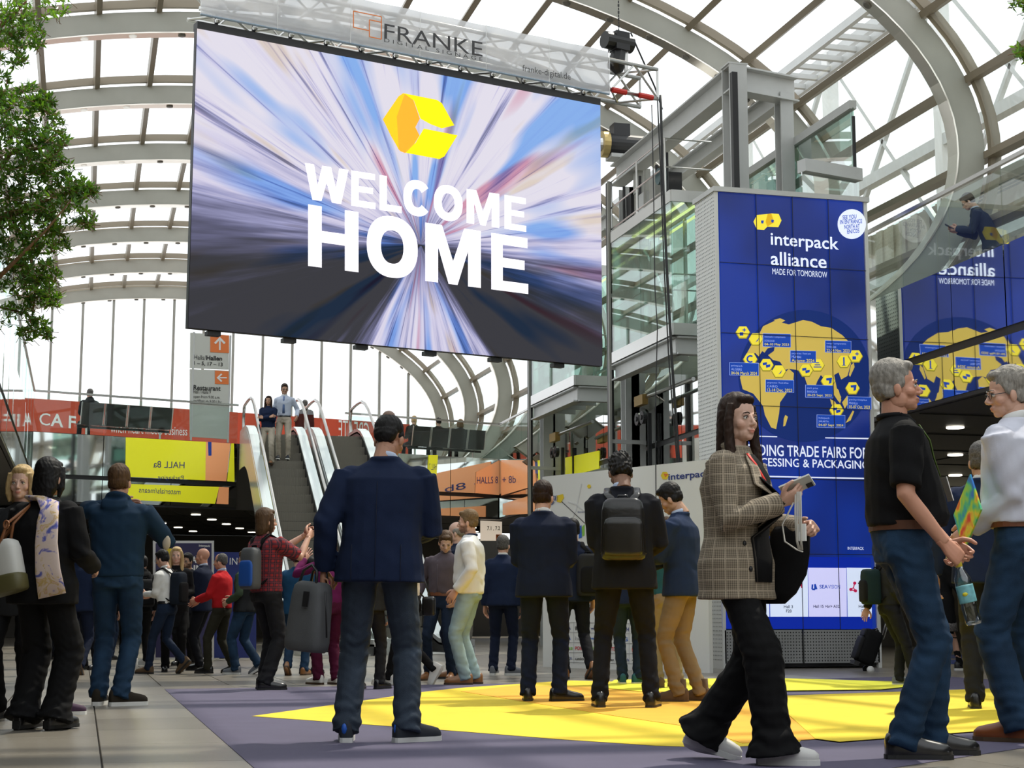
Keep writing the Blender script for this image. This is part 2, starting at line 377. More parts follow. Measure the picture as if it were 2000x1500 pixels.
text('HALLS 8', M_navy, sign_reflection2, PB, (931, 945), (972, 944), h=.2, off=.012)
text('+ 8b', M_navy, sign_reflection2, PR2, (982, 944), (1008, 943), h=.2, off=.012)
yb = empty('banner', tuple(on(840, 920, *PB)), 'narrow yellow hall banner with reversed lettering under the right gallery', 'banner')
sign_panel([(837, 889), (855, 889), (851, 950), (834, 958)], M_yel, par=yb, pl=PB, nm='cloth', off=.01)
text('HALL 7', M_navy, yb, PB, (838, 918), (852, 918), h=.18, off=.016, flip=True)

# ---- red banner along the back of the gallery
Q = atz(300, 857, 5.2); RB = (Vector(A0) + Vector(-nL) * 7.0)
M_red = mat('red_banner', (0.62, 0.075, 0.03), 0.5, var=.06, vs=1)
red = empty('banner', tuple(RB), 'long red cafe banner with white lettering along the back of the upper gallery', 'banner')
PRD = (tuple(RB), tuple(nL))
for x0, x1 in ((-40, 22), (22, 76), (76, 372), (372, 450), (450, 600), (600, 800)):
    y0 = 779 + .0686 * (x0 - 76); y1 = 779 + .0686 * (x1 - 76)
    p = on(x0, y0, *PRD); q = on(x1, y1, *PRD)
    MB().beam((p[0], p[1], 5.2 + (p[2] - 5.2) / 2), (q[0], q[1], 5.2 + (p[2] - 5.2) / 2), .04, p[2] - 5.2).obj('cloth_panel', M_red, red)
M_wprint = mat('white_print', (0.92, 0.92, 0.92), 0.5)
text('C', M_wprint, red, PRD, (76, 830), (97, 832), (76, 806), off=.03)
text('A F', M_wprint, red, PRD, (98, 832), (147, 838), (98, 807), off=.03, bold=.02)
text('when heart meets business', M_wprint, red, PRD, (215, 845), (365, 851), h=.26, off=.03)
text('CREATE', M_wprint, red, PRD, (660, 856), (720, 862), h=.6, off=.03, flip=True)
# ---- end wall of white glazing with mullions
SK = -0.09
UC, ZC, EA, EB, VEND, PITCHV = 2.7, 7.77, 9.96, 4.58, 60.0, 4.7
def ev(t, off=0.0, k=0, dv=0.0):
    u = UC + (EA + off) * math.cos(t); z = ZC + (EB + off) * math.sin(t)
    return Vector((u, VEND - PITCHV * k + dv + SK * u, z))
wend = empty('window_1', (UC, VEND, ZF), 'tall glazed end wall under the arch with thin mullions', kind='structure')
M_skyglass = glassmat('end_wall_glass', (0.99, 0.99, 0.99), 0.02)
us = [UC - EA + .35 + i * 1.09 for i in range(19)]
def ztop(u):
    q = (u - UC) / EA
    return ZC + EB * math.sqrt(max(0, 1 - q * q))
for i, u in enumerate(us):
    yv = VEND + SK * u
    MB().box((u, yv, (5.2 + ztop(u)) / 2), (.09, .14, ztop(u) - 5.2)).obj('mullion', M_steel, wend)
    if i + 1 < len(us):
        u2 = us[i + 1]; z1 = max(ztop(u), 5.5); z2 = max(ztop(u2), 5.5); y2 = VEND + SK * u2
        MB().add([(u, yv, 5.2), (u2, y2, 5.2), (u2, y2, z2), (u, yv, z1)], [(0, 1, 2, 3)]).obj('glass_pane', M_skyglass, wend)
MB().box((UC, 58.6, 5.2 + .5), (19, .08, .05)).obj('transom', M_steel, wend)

# ---- barrel vault: ribs, purlins, glazing bars, panes, downlights
vault = empty('ceiling', (UC, 30, 12.3), 'glazed barrel vault with curved steel ribs and downlights', kind='structure')
T0, T1 = R(-36), R(216)
NK = 13
def arcmesh(o0, o1, half, name, m, t0=T0, t1=T1, n=72):
    mb = MB(); V = []; F = []
    for i in range(n + 1):
        t = t0 + (t1 - t0) * i / n
        for o_, d in ((o0, -half), (o0, half), (o1, half), (o1, -half)): V.append(ev(t, o_, 0, d))
    for i in range(n):
        for j in range(4): F.append((i * 4 + j, i * 4 + (j + 1) % 4, (i + 1) * 4 + (j + 1) % 4, (i + 1) * 4 + j))
    return mb.add(V, F).mesh(name, m)
rib_me = arcmesh(.02, .46, .11, 'rib', M_rib); fl_me = arcmesh(0, .025, .14, 'rib_flange', M_chrome); bar_me = arcmesh(.52, .68, .05, 'glazing_bar', M_purlin)
bar2_me = arcmesh(.55, .62, .14, 'glazing_bar', M_purlin)
disc = MB(); disc.lathe([(.075, 0), (.075, -.02), (.055, -.03)], n=14)
dl_on = disc.mesh('downlight', mat('downlight_white', (0.9, 0.88, 0.84), .4, emit=.5)); dl_off = disc.mesh('downlight', mat('downlight_grey', (.22, .21, .19), .4, .6))
ribs = []
for k in range(NK):
    off = Vector((0, -PITCHV * k, 0))
    r_ = link('rib', rib_me, vault, loc=off); ribs.append(r_)
    link('rib_flange', fl_me, vault, loc=off)
    link('glazing_bar', bar_me, vault, loc=off + Vector((0, .75, 0)))
    link('glazing_bar', bar_me, vault, loc=off + Vector((0, -.15, 0)))
    if k < 9:
        for j in range(26):
            t = R(24 + j * 5.6)
            if abs(j - 13) > 12: continue
            p = ev(t, -.002); me = dl_on if (k > 3 and (j % 7) < 4) else dl_off
            if k >= 6 and j < 12: me = dl_off
            o = link('downlight', me, r_, loc=p + off)
            o.rotation_euler = (0, math.pi / 2 - math.atan2(math.sin(t) / EB, math.cos(t) / EA) , 0)
# purlin angles with equal arc length
ts = [T0]; fine = [T0 + (T1 - T0) * i / 4000 for i in range(4001)]
acc = 0.0; prev = ev(T0); marks = []
for t in fine[1:]:
    p = ev(t); acc += (p - prev).length; prev = p
    if acc >= 1.12: marks.append(t); acc = 0
for t in marks:
    a = ev(t, .44, NK - .2); b = ev(t, .44, 0)
    nn = (ev(t, 1) - ev(t, 0)).normalized()
    MB().beam(a + nn * .1, b + nn * .1, .11, .20, up=nn).obj('purlin', M_purlin, vault)
stuffp = MB(); stuffd = MB(); npane = 0
for j in range(len(marks) - 1):
    t0, t1 = marks[j], marks[j + 1]
    dirty = (t1 < R(33))
    for k in range(NK):
        P4 = [ev(t0, .60, k + 1, .03), ev(t1, .60, k + 1, .03), ev(t1, .60, k, -.03), ev(t0, .60, k, -.03)]
        if k == 0: base4 = P4; pme = MB().add(P4, [(0, 1, 2, 3)]).mesh('glass_pane', M_glassdirty if dirty else M_glassroof)
        if k < 9 and npane < 300: link('glass_pane', pme, vault, loc=(0, -PITCHV * k, 0)); npane += 1
        else: (stuffd if dirty else stuffp).add(P4, [(0, 1, 2, 3)])
stuffp.obj('glazing_field', M_glassroof, vault, kind='stuff')
if stuffd.v: stuffd.obj('weathered_glazing_field', M_glassdirty, vault, kind='stuff')

# ---- walls of the undercroft and hall ends
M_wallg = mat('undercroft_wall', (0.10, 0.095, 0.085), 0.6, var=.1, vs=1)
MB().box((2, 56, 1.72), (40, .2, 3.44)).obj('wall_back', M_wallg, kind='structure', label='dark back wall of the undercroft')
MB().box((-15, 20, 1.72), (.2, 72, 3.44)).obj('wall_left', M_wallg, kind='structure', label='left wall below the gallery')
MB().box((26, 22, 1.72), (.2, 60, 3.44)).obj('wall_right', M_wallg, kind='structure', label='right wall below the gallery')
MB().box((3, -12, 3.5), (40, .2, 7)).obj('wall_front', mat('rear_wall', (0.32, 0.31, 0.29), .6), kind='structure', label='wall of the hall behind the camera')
# upper right gallery: inner wall and dropped ceiling with round lamps
M_mauve = mat('mauve_ceiling', (0.42, 0.36, 0.33), 0.5)
ug = empty('ceiling_upper_gallery', (15, 20, 8.2), 'mauve dropped ceiling over the right upper gallery with round lamps', kind='structure')
MB().box((16.4, 15, 8.05), (3.6, 20, .12)).obj('ceiling_panel', M_mauve, ug)
for q in range(6):
    MB().lathe([(.16, 0), (.16, -.02), (.12, -.025)], c=(15.6, 12 + q * 2.2, 7.985), n=18).obj('round_lamp', M_bright, ug)
for z in (7.86, 7.80, 7.74): MB().box((14.62, 15, z), (.03, 20, .02)).obj('ventilation_slat', M_dark, ug)
MB().box((18.1, 23, 5.9), (.12, 6, 1.4)).obj('wall_upper_gallery', mat('cream_wall', (.62, .60, .50), .6), kind='structure', label='cream inner wall of the right upper gallery')
# downlights under the galleries
lamp = MB().lathe([(.13, 0), (.13, -.02), (.1, -.022)], n=18).mesh('soffit_lamp', M_bright)
sl = empty('ceiling_lights', (5, 47, 3.45), 'round downlights set in the dark soffit of the undercroft', kind='structure')
for i in range(-3, 7):
    for j in range(5):
        link('soffit_lamp', lamp, sl, loc=(-.9 + i * 1.9 + j * .6, 44.4 + j * 2.2, 3.447))
for i in range(3):
    for j in range(9): link('soffit_lamp', lamp, sl, loc=(12.3 + i * 2.1, 15.5 + j * 1.8, 3.447))
for x, y, in ((1148, 0), ): pass
for i in range(12): MB().beam((-6 + i * 2.0, 41.0 + i * .3, 3.446), (-6 + i * 2.0 + 3, 56, 3.446), .02, .01).obj('panel_joint', M_seam, sl)
for j in range(5): MB().beam((-6, 43.5 + j * 2.4, 3.444), (13, 47.5 + j * 2.4, 3.444), .02, .01).obj('panel_joint', M_seam, sl)
for j in range(9): MB().box((17, 13 + j * 2.2, 3.444), (12, .02, .01)).obj('panel_joint', M_seam, sl)
MB().box((14.6, 22, 3.444), (.02, 30, .01)).obj('panel_joint', M_seam, sl)
# ---- outside: neighbouring building and steel frames seen through the right flank
out = empty('building', (24, 25, 0), 'brown corrugated building behind white steel frames outside the right flank of the vault', 'building')
M_brown = mat('corrugated_facade', (0.34, 0.28, 0.20), .6, var=.2, vs=.8)
cor = MB()
for i in range(100): cor.box((23.5 + (.06 if i % 2 else 0), 28 + i * .36, 6.2), (.14, .36, 12.6))
cor.obj('corrugated_wall', M_brown, out)
for i in range(8):
    y = 10 + i * 6.2
    MB().beam((20.5, y, 0), (20.5, y, 17), .35, .35).obj('steel_post', M_white, out)
    MB().beam((20.5, y, 16.8), (20.5, y + 6.2, 10), .12, .12).obj('brace', M_lgrey, out)
    MB().beam((20.5, y, 10), (20.5, y + 6.2, 16.8), .12, .12).obj('brace', M_lgrey, out)
for z in (9.6, 12.5, 16.8): MB().beam((20.5, 8, z), (20.5, 56, z), .3, .3).obj('steel_beam', M_lgrey, out)
lad = MB()
for i in range(70): lad.box((16.8, 10 + i * .7, 14.0), (1.0, .12, .12))
lad.beam((16.3, 8, 14), (16.3, 60, 14), .12, .2); lad.beam((17.3, 8, 14), (17.3, 60, 14), .12, .2)
lad.obj('service_gangway', M_lgrey, out)
sl2 = MB()
sl2.add([(13.5, 62, 5), (30, 70, 5), (30, 70, 12), (13.5, 62, 6)], [(0, 1, 2, 3)])
sl2.obj('far_roof', mat('speckled_roof', (.45, .43, .38), .7, var=.3, vs=1.5), out)
# ================================================================ LED SCREEN, BANNER, TRUSS
def pd(x, depth):
    """ground point seen at pixel column x, at a horizontal distance along the view axis"""
    a = (x - 1000) / FPX * depth / math.cos(PITCH) * 1.0
    c, s = math.cos(YAW), math.sin(YAW)
    return (a * c + depth * s, -a * s + depth * c)
SL = Vector((1.05, 18.30, 0)); SR = Vector((6.50, 19.80, 0)); sd = (SR - SL).normalized(); sn = Vector((sd.y, -sd.x, 0))
PS = (tuple(SL), tuple(sn)); SW = (SR - SL).length; SZ0, SZ1 = 3.95, 7.52
def ledmat():
    m = bpy.data.materials.new('led_light_burst'); m.use_nodes = True; nt = m.node_tree
    for n in list(nt.nodes): nt.nodes.remove(n)
    N = nt.nodes.new; Lk = nt.links.new
    out_ = N('ShaderNodeOutputMaterial'); em = N('ShaderNodeEmission'); Lk(em.outputs[0], out_.inputs[0]); em.inputs[1].default_value = 0.84
    tc = N('ShaderNodeTexCoord'); sp = N('ShaderNodeSeparateXYZ'); Lk(tc.outputs['Object'], sp.inputs[0])
    def M(op, a, b=None, c=None):
        n = N('ShaderNodeMath'); n.operation = op
        for i, q in enumerate((a, b, c)):
            if q is None: continue
            if isinstance(q, (int, float)): n.inputs[i].default_value = q
            else: Lk(q, n.inputs[i])
        return n.outputs[0]
    x = sp.outputs['X']; z = sp.outputs['Z']
    r = M('SQRT', M('ADD', M('MULTIPLY', x, x), M('MULTIPLY', z, z)))
    rr = M('MAXIMUM', r, .02); nx = M('DIVIDE', x, rr); nz = M('DIVIDE', z, rr)
    def streak(sc_, rs, seed, det=3):
        cb = N('ShaderNodeCombineXYZ'); Lk(M('MULTIPLY', nx, sc_), cb.inputs[0]); Lk(M('MULTIPLY', nz, sc_), cb.inputs[1]); Lk(M('ADD', M('MULTIPLY', M('POWER', rr, .5), rs), seed), cb.inputs[2])
        n = N('ShaderNodeTexNoise'); n.inputs['Scale'].default_value = 1; n.inputs['Detail'].default_value = det; n.inputs['Roughness'].default_value = .6
        Lk(cb.outputs[0], n.inputs['Vector']); return n.outputs['Fac']
    s1 = streak(9, .8, 3, 4); s2 = streak(26, 1.0, 11, 3); s3 = streak(3.0, .9, 21, 2); s4 = streak(6, 1.3, 37, 2); s5 = streak(4.5, .6, 52, 2)
    # brightness: bright above the horizon of the burst, dark grey wedge below left and right, bright strip straight down
    up = N('ShaderNodeMapRange'); up.inputs[1].default_value = -.30; up.inputs[2].default_value = .42; up.interpolation_type = 'SMOOTHSTEP'; Lk(M('ADD', nz, M('MULTIPLY', M('SUBTRACT', s1, .5), .7)), up.inputs[0])
    dn = N('ShaderNodeMapRange'); dn.inputs[1].default_value = .74; dn.inputs[2].default_value = .95; dn.interpolation_type = 'SMOOTHSTEP'; Lk(M('ADD', M('MULTIPLY', nz, -1), M('MULTIPLY', M('SUBTRACT', s1, .5), .5)), dn.inputs[0])
    base = M('ADD', up.outputs[0], M('MULTIPLY', dn.outputs[0], .75))
    lum = M('MULTIPLY', M('MULTIPLY_ADD', s2, .9, .50), M('MULTIPLY_ADD', s1, .9, .40))
    lines = N('ShaderNodeMapRange'); lines.inputs[1].default_value = .30; lines.inputs[2].default_value = .43; Lk(s2, lines.inputs[0])
    lum = M('MULTIPLY', lum, M('MULTIPLY_ADD', lines.outputs[0], .55, .45))
    core = N('ShaderNodeMapRange'); core.inputs[1].default_value = .0; core.inputs[2].default_value = .9; core.inputs[3].default_value = .35; core.inputs[4].default_value = 1; Lk(r, core.inputs[0])
    lum = M('MULTIPLY', lum, core.outputs[0])
    bright = M('MULTIPLY', base, lum)
    c1 = N('ShaderNodeValToRGB'); cr = c1.color_ramp
    cr.elements[0].position = .0; cr.elements[0].color = (.055, .055, .065, 1); cr.elements[1].position = 1; cr.elements[1].color = (.92, .88, 1.0, 1)
    e = cr.elements.new(.25); e.color = (.16, .16, .27, 1); e = cr.elements.new(.5); e.color = (.42, .42, .68, 1); e = cr.elements.new(.75); e.color = (.78, .74, .95, 1)
    Lk(M('MULTIPLY', bright, 1.22), c1.inputs[0])
    def tint(prev, fac, lo, hi, colr, amt):
        mr = N('ShaderNodeMapRange'); mr.inputs[1].default_value = lo; mr.inputs[2].default_value = hi; mr.inputs[4].default_value = amt; Lk(fac, mr.inputs[0])
        mx = N('ShaderNodeMix'); mx.data_type = 'RGBA'; mx.blend_type = 'MULTIPLY'; mx.inputs[7].default_value = (*colr, 1)
        Lk(mr.outputs[0], mx.inputs[0]); Lk(prev, mx.inputs[6]); return mx.outputs[2]
    cc = tint(c1.outputs[0], s3, .52, .62, (.25, .55, 1.0), .9)
    cc = tint(cc, s4, .60, .68, (.9, .75, .45), .6)
    cc = tint(cc, s5, .60, .68, (.8, .25, .35), .75)
    Lk(cc, em.inputs[0])
    return m
led = empty('led_screen', tuple(SL + (SR - SL) / 2 + Vector((0, 0, SZ0))), 'huge hanging LED screen with a radial light burst reading WELCOME HOME', 'screen')
vp = Vector(on(822, 478, *PS))
fr = MB(); a_ = SL + Vector((0, 0, (SZ0 + SZ1) / 2)) - sn * .09; b_ = SR + Vector((0, 0, (SZ0 + SZ1) / 2)) - sn * .09
fr.beam(a_ + sn * .03, b_ + sn * .03, .08, SZ1 - SZ0 + .0); fr.beam(SL - sn * .06 + Vector((0, 0, SZ1 + .035)), SR - sn * .06 + Vector((0, 0, SZ1 + .035)), .14, .09)
fr.obj('cabinet_frame', mat('black_cabinet', (.018, .018, .02), .5), led)
# the lit surface: local origin at the centre of the burst, X along the screen
rz = math.atan2(sd.y, sd.x)
xl = (SL - vp).dot(sd); xr = (SR - vp).dot(sd); z0 = SZ0 - vp.z; z1 = SZ1 - vp.z
dme = MB().add([(xl, 0, z0), (xr, 0, z0), (xr, 0, z1), (xl, 0, z1)], [(0, 1, 2, 3)]).mesh('display', ledmat())
dsp = bpy.data.objects.new('display', dme); col.objects.link(dsp); dsp.location = vp - led.location + Vector((0, 0, 0)); dsp.rotation_euler = (0, 0, rz); dsp.parent = led
M_ledw = mat('led_white', (.93, .90, 1.0), .5, emit=.80, spec=0)
M_ledy = mat('led_yellow', (.93, .72, .01), .5, emit=.8, spec=0); M_ledo = mat('led_orange', (1.0, .36, .03), .5, emit=.8, spec=0); M_ledy2 = mat('led_gold', (.98, .50, .02), .5, emit=.8, spec=0)
E5 = lambda pts: [(360 + x / 2.055, y / 2.055) for x, y in pts]
def ring(a0, a1, t, n=40, pw=2.25):
    o_ = []; i_ = []
    for k in range(n + 1):
        a = R(a0 + (a1 - a0) * k / n); c, s_ = math.cos(a), math.sin(a); c = math.copysign(abs(c) ** (2 / pw), c); s_ = math.copysign(abs(s_) ** (2 / pw), s_)
        o_.append((.5 + .5 * c, .5 + .52 * s_)); i_.append((.5 + (.5 - t) * c, .5 + (.5 - t * .78) * s_))
    return o_, i_
GL = {'E': [(0, 0), (1, 0), (1, .18), (.31, .18), (.31, .42), (.9, .42), (.9, .59), (.31, .59), (.31, .82), (.98, .82), (.98, 1), (0, 1)],
      'H': [(0, 0), (.27, 0), (.27, .41), (.73, .41), (.73, 0), (1, 0), (1, 1), (.73, 1), (.73, .6), (.27, .6), (.27, 1), (0, 1)],
      'L': [(0, 0), (1, 0), (1, .19), (.33, .19), (.33, 1), (0, 1)],
      'M': [(0, 0), (.23, 0), (.23, .62), (.42, 0), (.58, 0), (.77, .62), (.77, 0), (1, 0), (1, 1), (.70, 1), (.5, .40), (.30, 1), (0, 1)],
      'W': [(.17, 0), (.38, 0), (.5, .56), (.62, 0), (.83, 0), (1, 1), (.79, 1), (.71, .42), (.60, 1), (.40, 1), (.29, .42), (.21, 1), (0, 1)]}
def block(word, spans, base, topl, m, par):
    for ch_, (x0, x1) in zip(word, spans):
        yb = lambda x: base[0][1] + (base[1][1] - base[0][1]) * (x - base[0][0]) / (base[1][0] - base[0][0])
        yt = lambda x: topl[0][1] + (topl[1][1] - topl[0][1]) * (x - topl[0][0]) / (topl[1][0] - topl[0][0])
        def P_(fx, fy):
            x = x0 + (x1 - x0) * fx; return E5([(x, yb(x) + (yt(x) - yb(x)) * fy)])[0]
        if ch_ in GL: ppoly([P_(*q) for q in GL[ch_]], PS, m, 'letter', par, off=.012)
        else:
            o_, i_ = ring(0, 360, .28) if ch_ == 'O' else ring(38, 322, .30)
            pts = o_ + i_[::-1]; n = len(o_); N_ = Vector(PS[1]).normalized(); V = [Vector(on(*P_(*q), *PS)) + N_ * .014 for q in o_ + i_]
            MB().add(V, [(k, k + 1, k + 1 + n, k + n) for k in range(n - 1)]).obj('letter', m, par)
block('WELCOME', [(482, 657), (668, 765), (782, 870), (877, 988), (999, 1115), (1131, 1262), (1283, 1370)], ((500, 801), (1370, 932)), ((482, 655), (1370, 797)), M_ledw, led)
block('HOME', [(495, 697), (730, 935), (965, 1188), (1230, 1378)], ((495, 1068), (1378, 1181)), ((495, 821), (1378, 958)), M_ledw, led)
ppoly(E5([(795, 480), (858, 388), (875, 376), (893, 380), (918, 405), (943, 478), (925, 512), (942, 545), (905, 605), (884, 615), (866, 608), (858, 600)]), PS, M_ledo, 'emblem_back', led, off=.011)
ppoly(E5([(795, 480), (858, 388), (875, 376), (882, 378), (850, 470), (858, 600), (826, 545)]), PS, M_ledy2, 'emblem_side', led, off=.016)
ppoly(E5([(880, 377), (1010, 403), (1030, 416), (1080, 505), (1030, 517), (985, 500), (945, 478), (918, 405)]), PS, M_ledy, 'emblem_upper', led, off=.02)
ppoly(E5([(886, 615), (925, 575), (958, 518), (1093, 545), (1040, 630), (1020, 640)]), PS, M_ledy, 'emblem_lower', led, off=.02)
for i in range(12):
    p = SL + sd * (.25 + i * (SW - .5) / 11)
    MB().beam(p + Vector((0, 0, SZ1 + .06)) - sn * .05, p + Vector((0, 0, SZ1 + .26)) - sn * .05, .05, .04).obj('hanging_bracket', M_dark, led)
    MB().ell(p + Vector((0, 0, SZ1 + .13)) + sn * .0, (.035, .035, .035), 8).obj('bracket_bolt', M_alu, led)
    if i % 2 == 0: MB().beam(p + Vector((0, 0, SZ0 - .03)) - sn * .1, p + sd * .16 + Vector((0, 0, SZ0 - .03)) - sn * .1, .1, .05).obj('lower_clamp', M_black, led)
# truss
TE = SR + sd * .95; TS = SL + sd * .02
ZT = 7.76; hh = .42
truss = empty('truss', tuple(TS + Vector((0, 0, ZT))), 'silver lattice truss carrying the hanging screen and its banner', 'truss')
back = -sn * .42
tb = MB()
for o_ in (Vector((0, 0, 0)), Vector((0, 0, hh)), back, back + Vector((0, 0, hh))):
    MB().tube([TS + o_ + Vector((0, 0, ZT)), TE + o_ + Vector((0, 0, ZT))], .028, 10).obj('chord', M_alu, truss, smooth=True)
n_ = 17; L_ = (TE - TS).length
for i in range(n_):
    p = TS + sd * (L_ * i / n_); q = TS + sd * (L_ * (i + 1) / n_)
    u0, u1 = (0, hh) if i % 2 else (hh, 0)
    for o_ in (Vector((0, 0, 0)), back):
        MB().tube([p + o_ + Vector((0, 0, ZT + u0)), q + o_ + Vector((0, 0, ZT + u1))], .016, 6).obj('lattice_bar', M_alu, truss)
    for zz in (0, hh):
        a1, a2 = (Vector(), back) if i % 2 else (back, Vector())
        MB().tube([p + a1 + Vector((0, 0, ZT + zz)), q + a2 + Vector((0, 0, ZT + zz))], .016, 6).obj('lattice_bar', M_alu, truss)
for o_ in (Vector(), back): MB().tube([TE + o_ + Vector((0, 0, ZT)), TE + o_ + Vector((0, 0, ZT + hh))], .018, 6).obj('lattice_bar', M_alu, truss)
for q in (.18, .62): MB().tube([SR + sd * q + Vector((0, 0, ZT - .01)) + sn * .03, SR + sd * (q + .22) + Vector((0, 0, ZT - .01)) + sn * .03], .04, 8).obj('red_power_plug', mat('red_plastic', (.6, .03, .02), .4), truss)
# fabric banner
def fabric():
    m = bpy.data.materials.new('voile_fabric'); m.use_nodes = True; nt = m.node_tree; b = nt.nodes['Principled BSDF']
    b.inputs['Base Color'].default_value = (.86, .88, .92, 1); b.inputs['Roughness'].default_value = .8
    t = nt.nodes.new('ShaderNodeBsdfTransparent'); tl = nt.nodes.new('ShaderNodeBsdfTranslucent'); tl.inputs[0].default_value = (.9, .9, .92, 1)
    a = nt.nodes.new('ShaderNodeMixShader'); a.inputs[0].default_value = .6; nt.links.new(b.outputs[0], a.inputs[1]); nt.links.new(tl.outputs[0], a.inputs[2])
    c = nt.nodes.new('ShaderNodeMixShader'); c.inputs[0].default_value = .18; nt.links.new(a.outputs[0], c.inputs[1]); nt.links.new(t.outputs[0], c.inputs[2])
    nt.links.new(c.outputs[0], nt.nodes['Material Output'].inputs[0]); return m
bn = empty('banner', tuple(SL + Vector((0, 0, 7.66))), 'translucent white banner strung over the hanging screen, lettered FRANKE', 'banner')
BS = SL - sd * .0 + sn * .10; BE = SR + sd * .08 + sn * .10; V = []; F = []; nn = 40
for i in range(nn + 1):
    p = BS + (BE - BS) * i / nn
    for j, zz in enumerate((7.655, 7.86, 8.06, 8.25)):
        q = p + sn * (.012 * math.sin(i * 1.3 + j)); V.append((q.x, q.y, zz))
for i in range(nn):
    for j in range(3): F.append((i * 4 + j, (i + 1) * 4 + j, (i + 1) * 4 + j + 1, i * 4 + j + 1))
MB().add(V, F).obj('cloth', fabric(), bn, smooth=True)
MB().tube([BS + Vector((0, 0, 7.65)), BE + Vector((0, 0, 7.65))], .014, 6).obj('hem_bar', mat('blue_grey_bar', (.25, .33, .42), .4), bn)
for i in range(7): MB().tube([BS + (BE - BS) * (i / 6) + Vector((0, 0, 7.65)) + sn * .015, BS + (BE - BS) * (i / 6) + Vector((0, 0, 8.25)) + sn * .015], .004, 4).obj('seam', M_alu, bn)
PBN = (tuple(BS + sn * .03), tuple(sn)); M_char = mat('charcoal_print', (.05, .05, .055), .6); M_orl = mat('orange_print', (.80, .22, .04), .6)
text('FRANKE', M_char, bn, PBN, (750, 75), (942, 111), (750, 46))
text('D I G I T A L   S I G N A G E', M_char, bn, PBN, (750, 82), (942, 120), h=.05)
text('franke-digital.de', M_char, bn, PBN, (1020, 143), (1114, 160), h=.115)
for q0, q1, q2, q3 in (((690, 53), (690, 22), (744, 31), (744, 65)),): pass
def pline(pts, plane, wpx, m, name, par, off=.006, closed=False):
    P_, N_ = plane; Q_ = [Vector(on(x, y, P_, N_)) + Vector(N_) * off for x, y in pts]
    if closed: Q_.append(Q_[0])
    mb = MB()
    for a, b in zip(Q_, Q_[1:]): mb.beam(a, b, .004, wpx, up=Vector(N_).cross((b - a).normalized()) if (b - a).length else (0, 0, 1))
    return mb.obj(name, m, par)
pline(E5([(678, 45), (790, 68), (790, 158), (742, 148), (742, 80), (790, 90)]), PBN, .012, M_orl, 'square_outline', bn)
pline(E5([(678, 45), (678, 110), (742, 124)]), PBN, .012, M_orl, 'square_outline', bn)
# chain hoist and cables
hp = SR + sd * .45 - sn * .2 + Vector((0, 0, 8.2))
hoist = empty('chain_hoist', tuple(hp), 'black electric chain hoist on top of the truss beside the banner', 'hoist')
MB().tube([hp + Vector((0, 0, .34)) - sd * .24, hp + Vector((0, 0, .34)) + sd * .20], .12, 14).obj('motor', M_black, hoist)
MB().box(tuple(hp + Vector((0, 0, .34))), (.22, .22, .26), rz).obj('gearbox', M_dark, hoist)
MB().tube([hp + Vector((0, 0, .22)), hp + Vector((-.05, 0, .0)), hp + Vector((0, 0, -.1))], [.1, .13, .06], 8).obj('chain_bag', M_black, hoist)
MB().beam(hp + Vector((.1, 0, .22)), hp + Vector((.1, 0, -.12)), .05, .05).obj('hook_block', M_alu, hoist)
MB().tube([hp + sd * .1 + Vector((0, 0, .46)), hp + sd * .2 + Vector((0, 0, .52)), hp + sd * .32 + Vector((0, 0, .3)), hp + sd * .6 + Vector((0, 0, -.2)), hp + sd * .72 + Vector((0, 0, -.5))], .012, 6).obj('cable', M_black, hoist)
ch = MB()
for i in range(75):
    c = hp + Vector((0, 0, .46 + i * .05)); ch.tube([c, c + Vector((0, 0, .035))], .009 if i % 2 else .013, 5)
ch.obj('load_chain', M_dark, hoist)
def cable(pts, rad, label, depth=20.6):
    P_ = []
    for x, y in pts:
        g = pd(x, depth); d = ray(x, y); t = depth / (d[0] * math.sin(YAW) + d[1] * math.cos(YAW)); P_.append(CAMP + d * t)
    out_ = []
    for i in range(len(P_) - 1):
        for k in range(4):
            q = P_[i] + (P_[i + 1] - P_[i]) * k / 4; out_.append(q)
    out_.append(P_[-1])
    return MB().tube(out_, rad, 6).obj('cable', M_black, None, smooth=True, label=label, cat='cable', group=None)
cable([(1290, 186), (1294, 330), (1302, 520), (1312, 700), (1326, 900), (1330, 1200)], .018, 'thick black cable hanging from the truss end before the glass lift')
cable([(1273, 205), (1277, 400), (1279, 560), (1284, 640), (1280, 800), (1283, 1200)], .007, 'thin black cable hanging just left of the thick one')
cable([(1284, 190), (1290, 330), (1297, 520), (1306, 700), (1322, 900), (1326, 1200)], .009, 'second black cable running close beside the thick one')

# ================================================================ VIDEO COLUMN
V0 = 20.1; PC = ((0, V0, 0), (0, -1, 0)); CU0, CU1 = 8.27, 10.54; CZ = 6.53
colm = empty('video_column', ((CU0 + CU1) / 2, V0 + .38, 0), 'tall blue video column showing a world map of trade fairs', 'display column')
def bluemat(name, c0, c1, e):
    m = bpy.data.materials.new(name); m.use_nodes = True; nt = m.node_tree; b = nt.nodes['Principled BSDF']
    g = nt.nodes.new('ShaderNodeNewGeometry'); n = nt.nodes.new('ShaderNodeTexNoise'); n.inputs['Scale'].default_value = .55; n.inputs['Detail'].default_value = 2
    nt.links.new(g.outputs['Position'], n.inputs['Vector']); r = nt.nodes.new('ShaderNodeValToRGB')
    r.color_ramp.elements[0].position = .35; r.color_ramp.elements[1].position = .65; r.color_ramp.elements[0].color = (*c0, 1); r.color_ramp.elements[1].color = (*c1, 1)
    nt.links.new(n.outputs['Fac'], r.inputs[0]); nt.links.new(r.outputs[0], b.inputs['Emission Color'])
    b.inputs['Base Color'].default_value = (.004, .006, .015, 1); b.inputs['Emission Strength'].default_value = e; b.inputs['Roughness'].default_value = .35
    return m
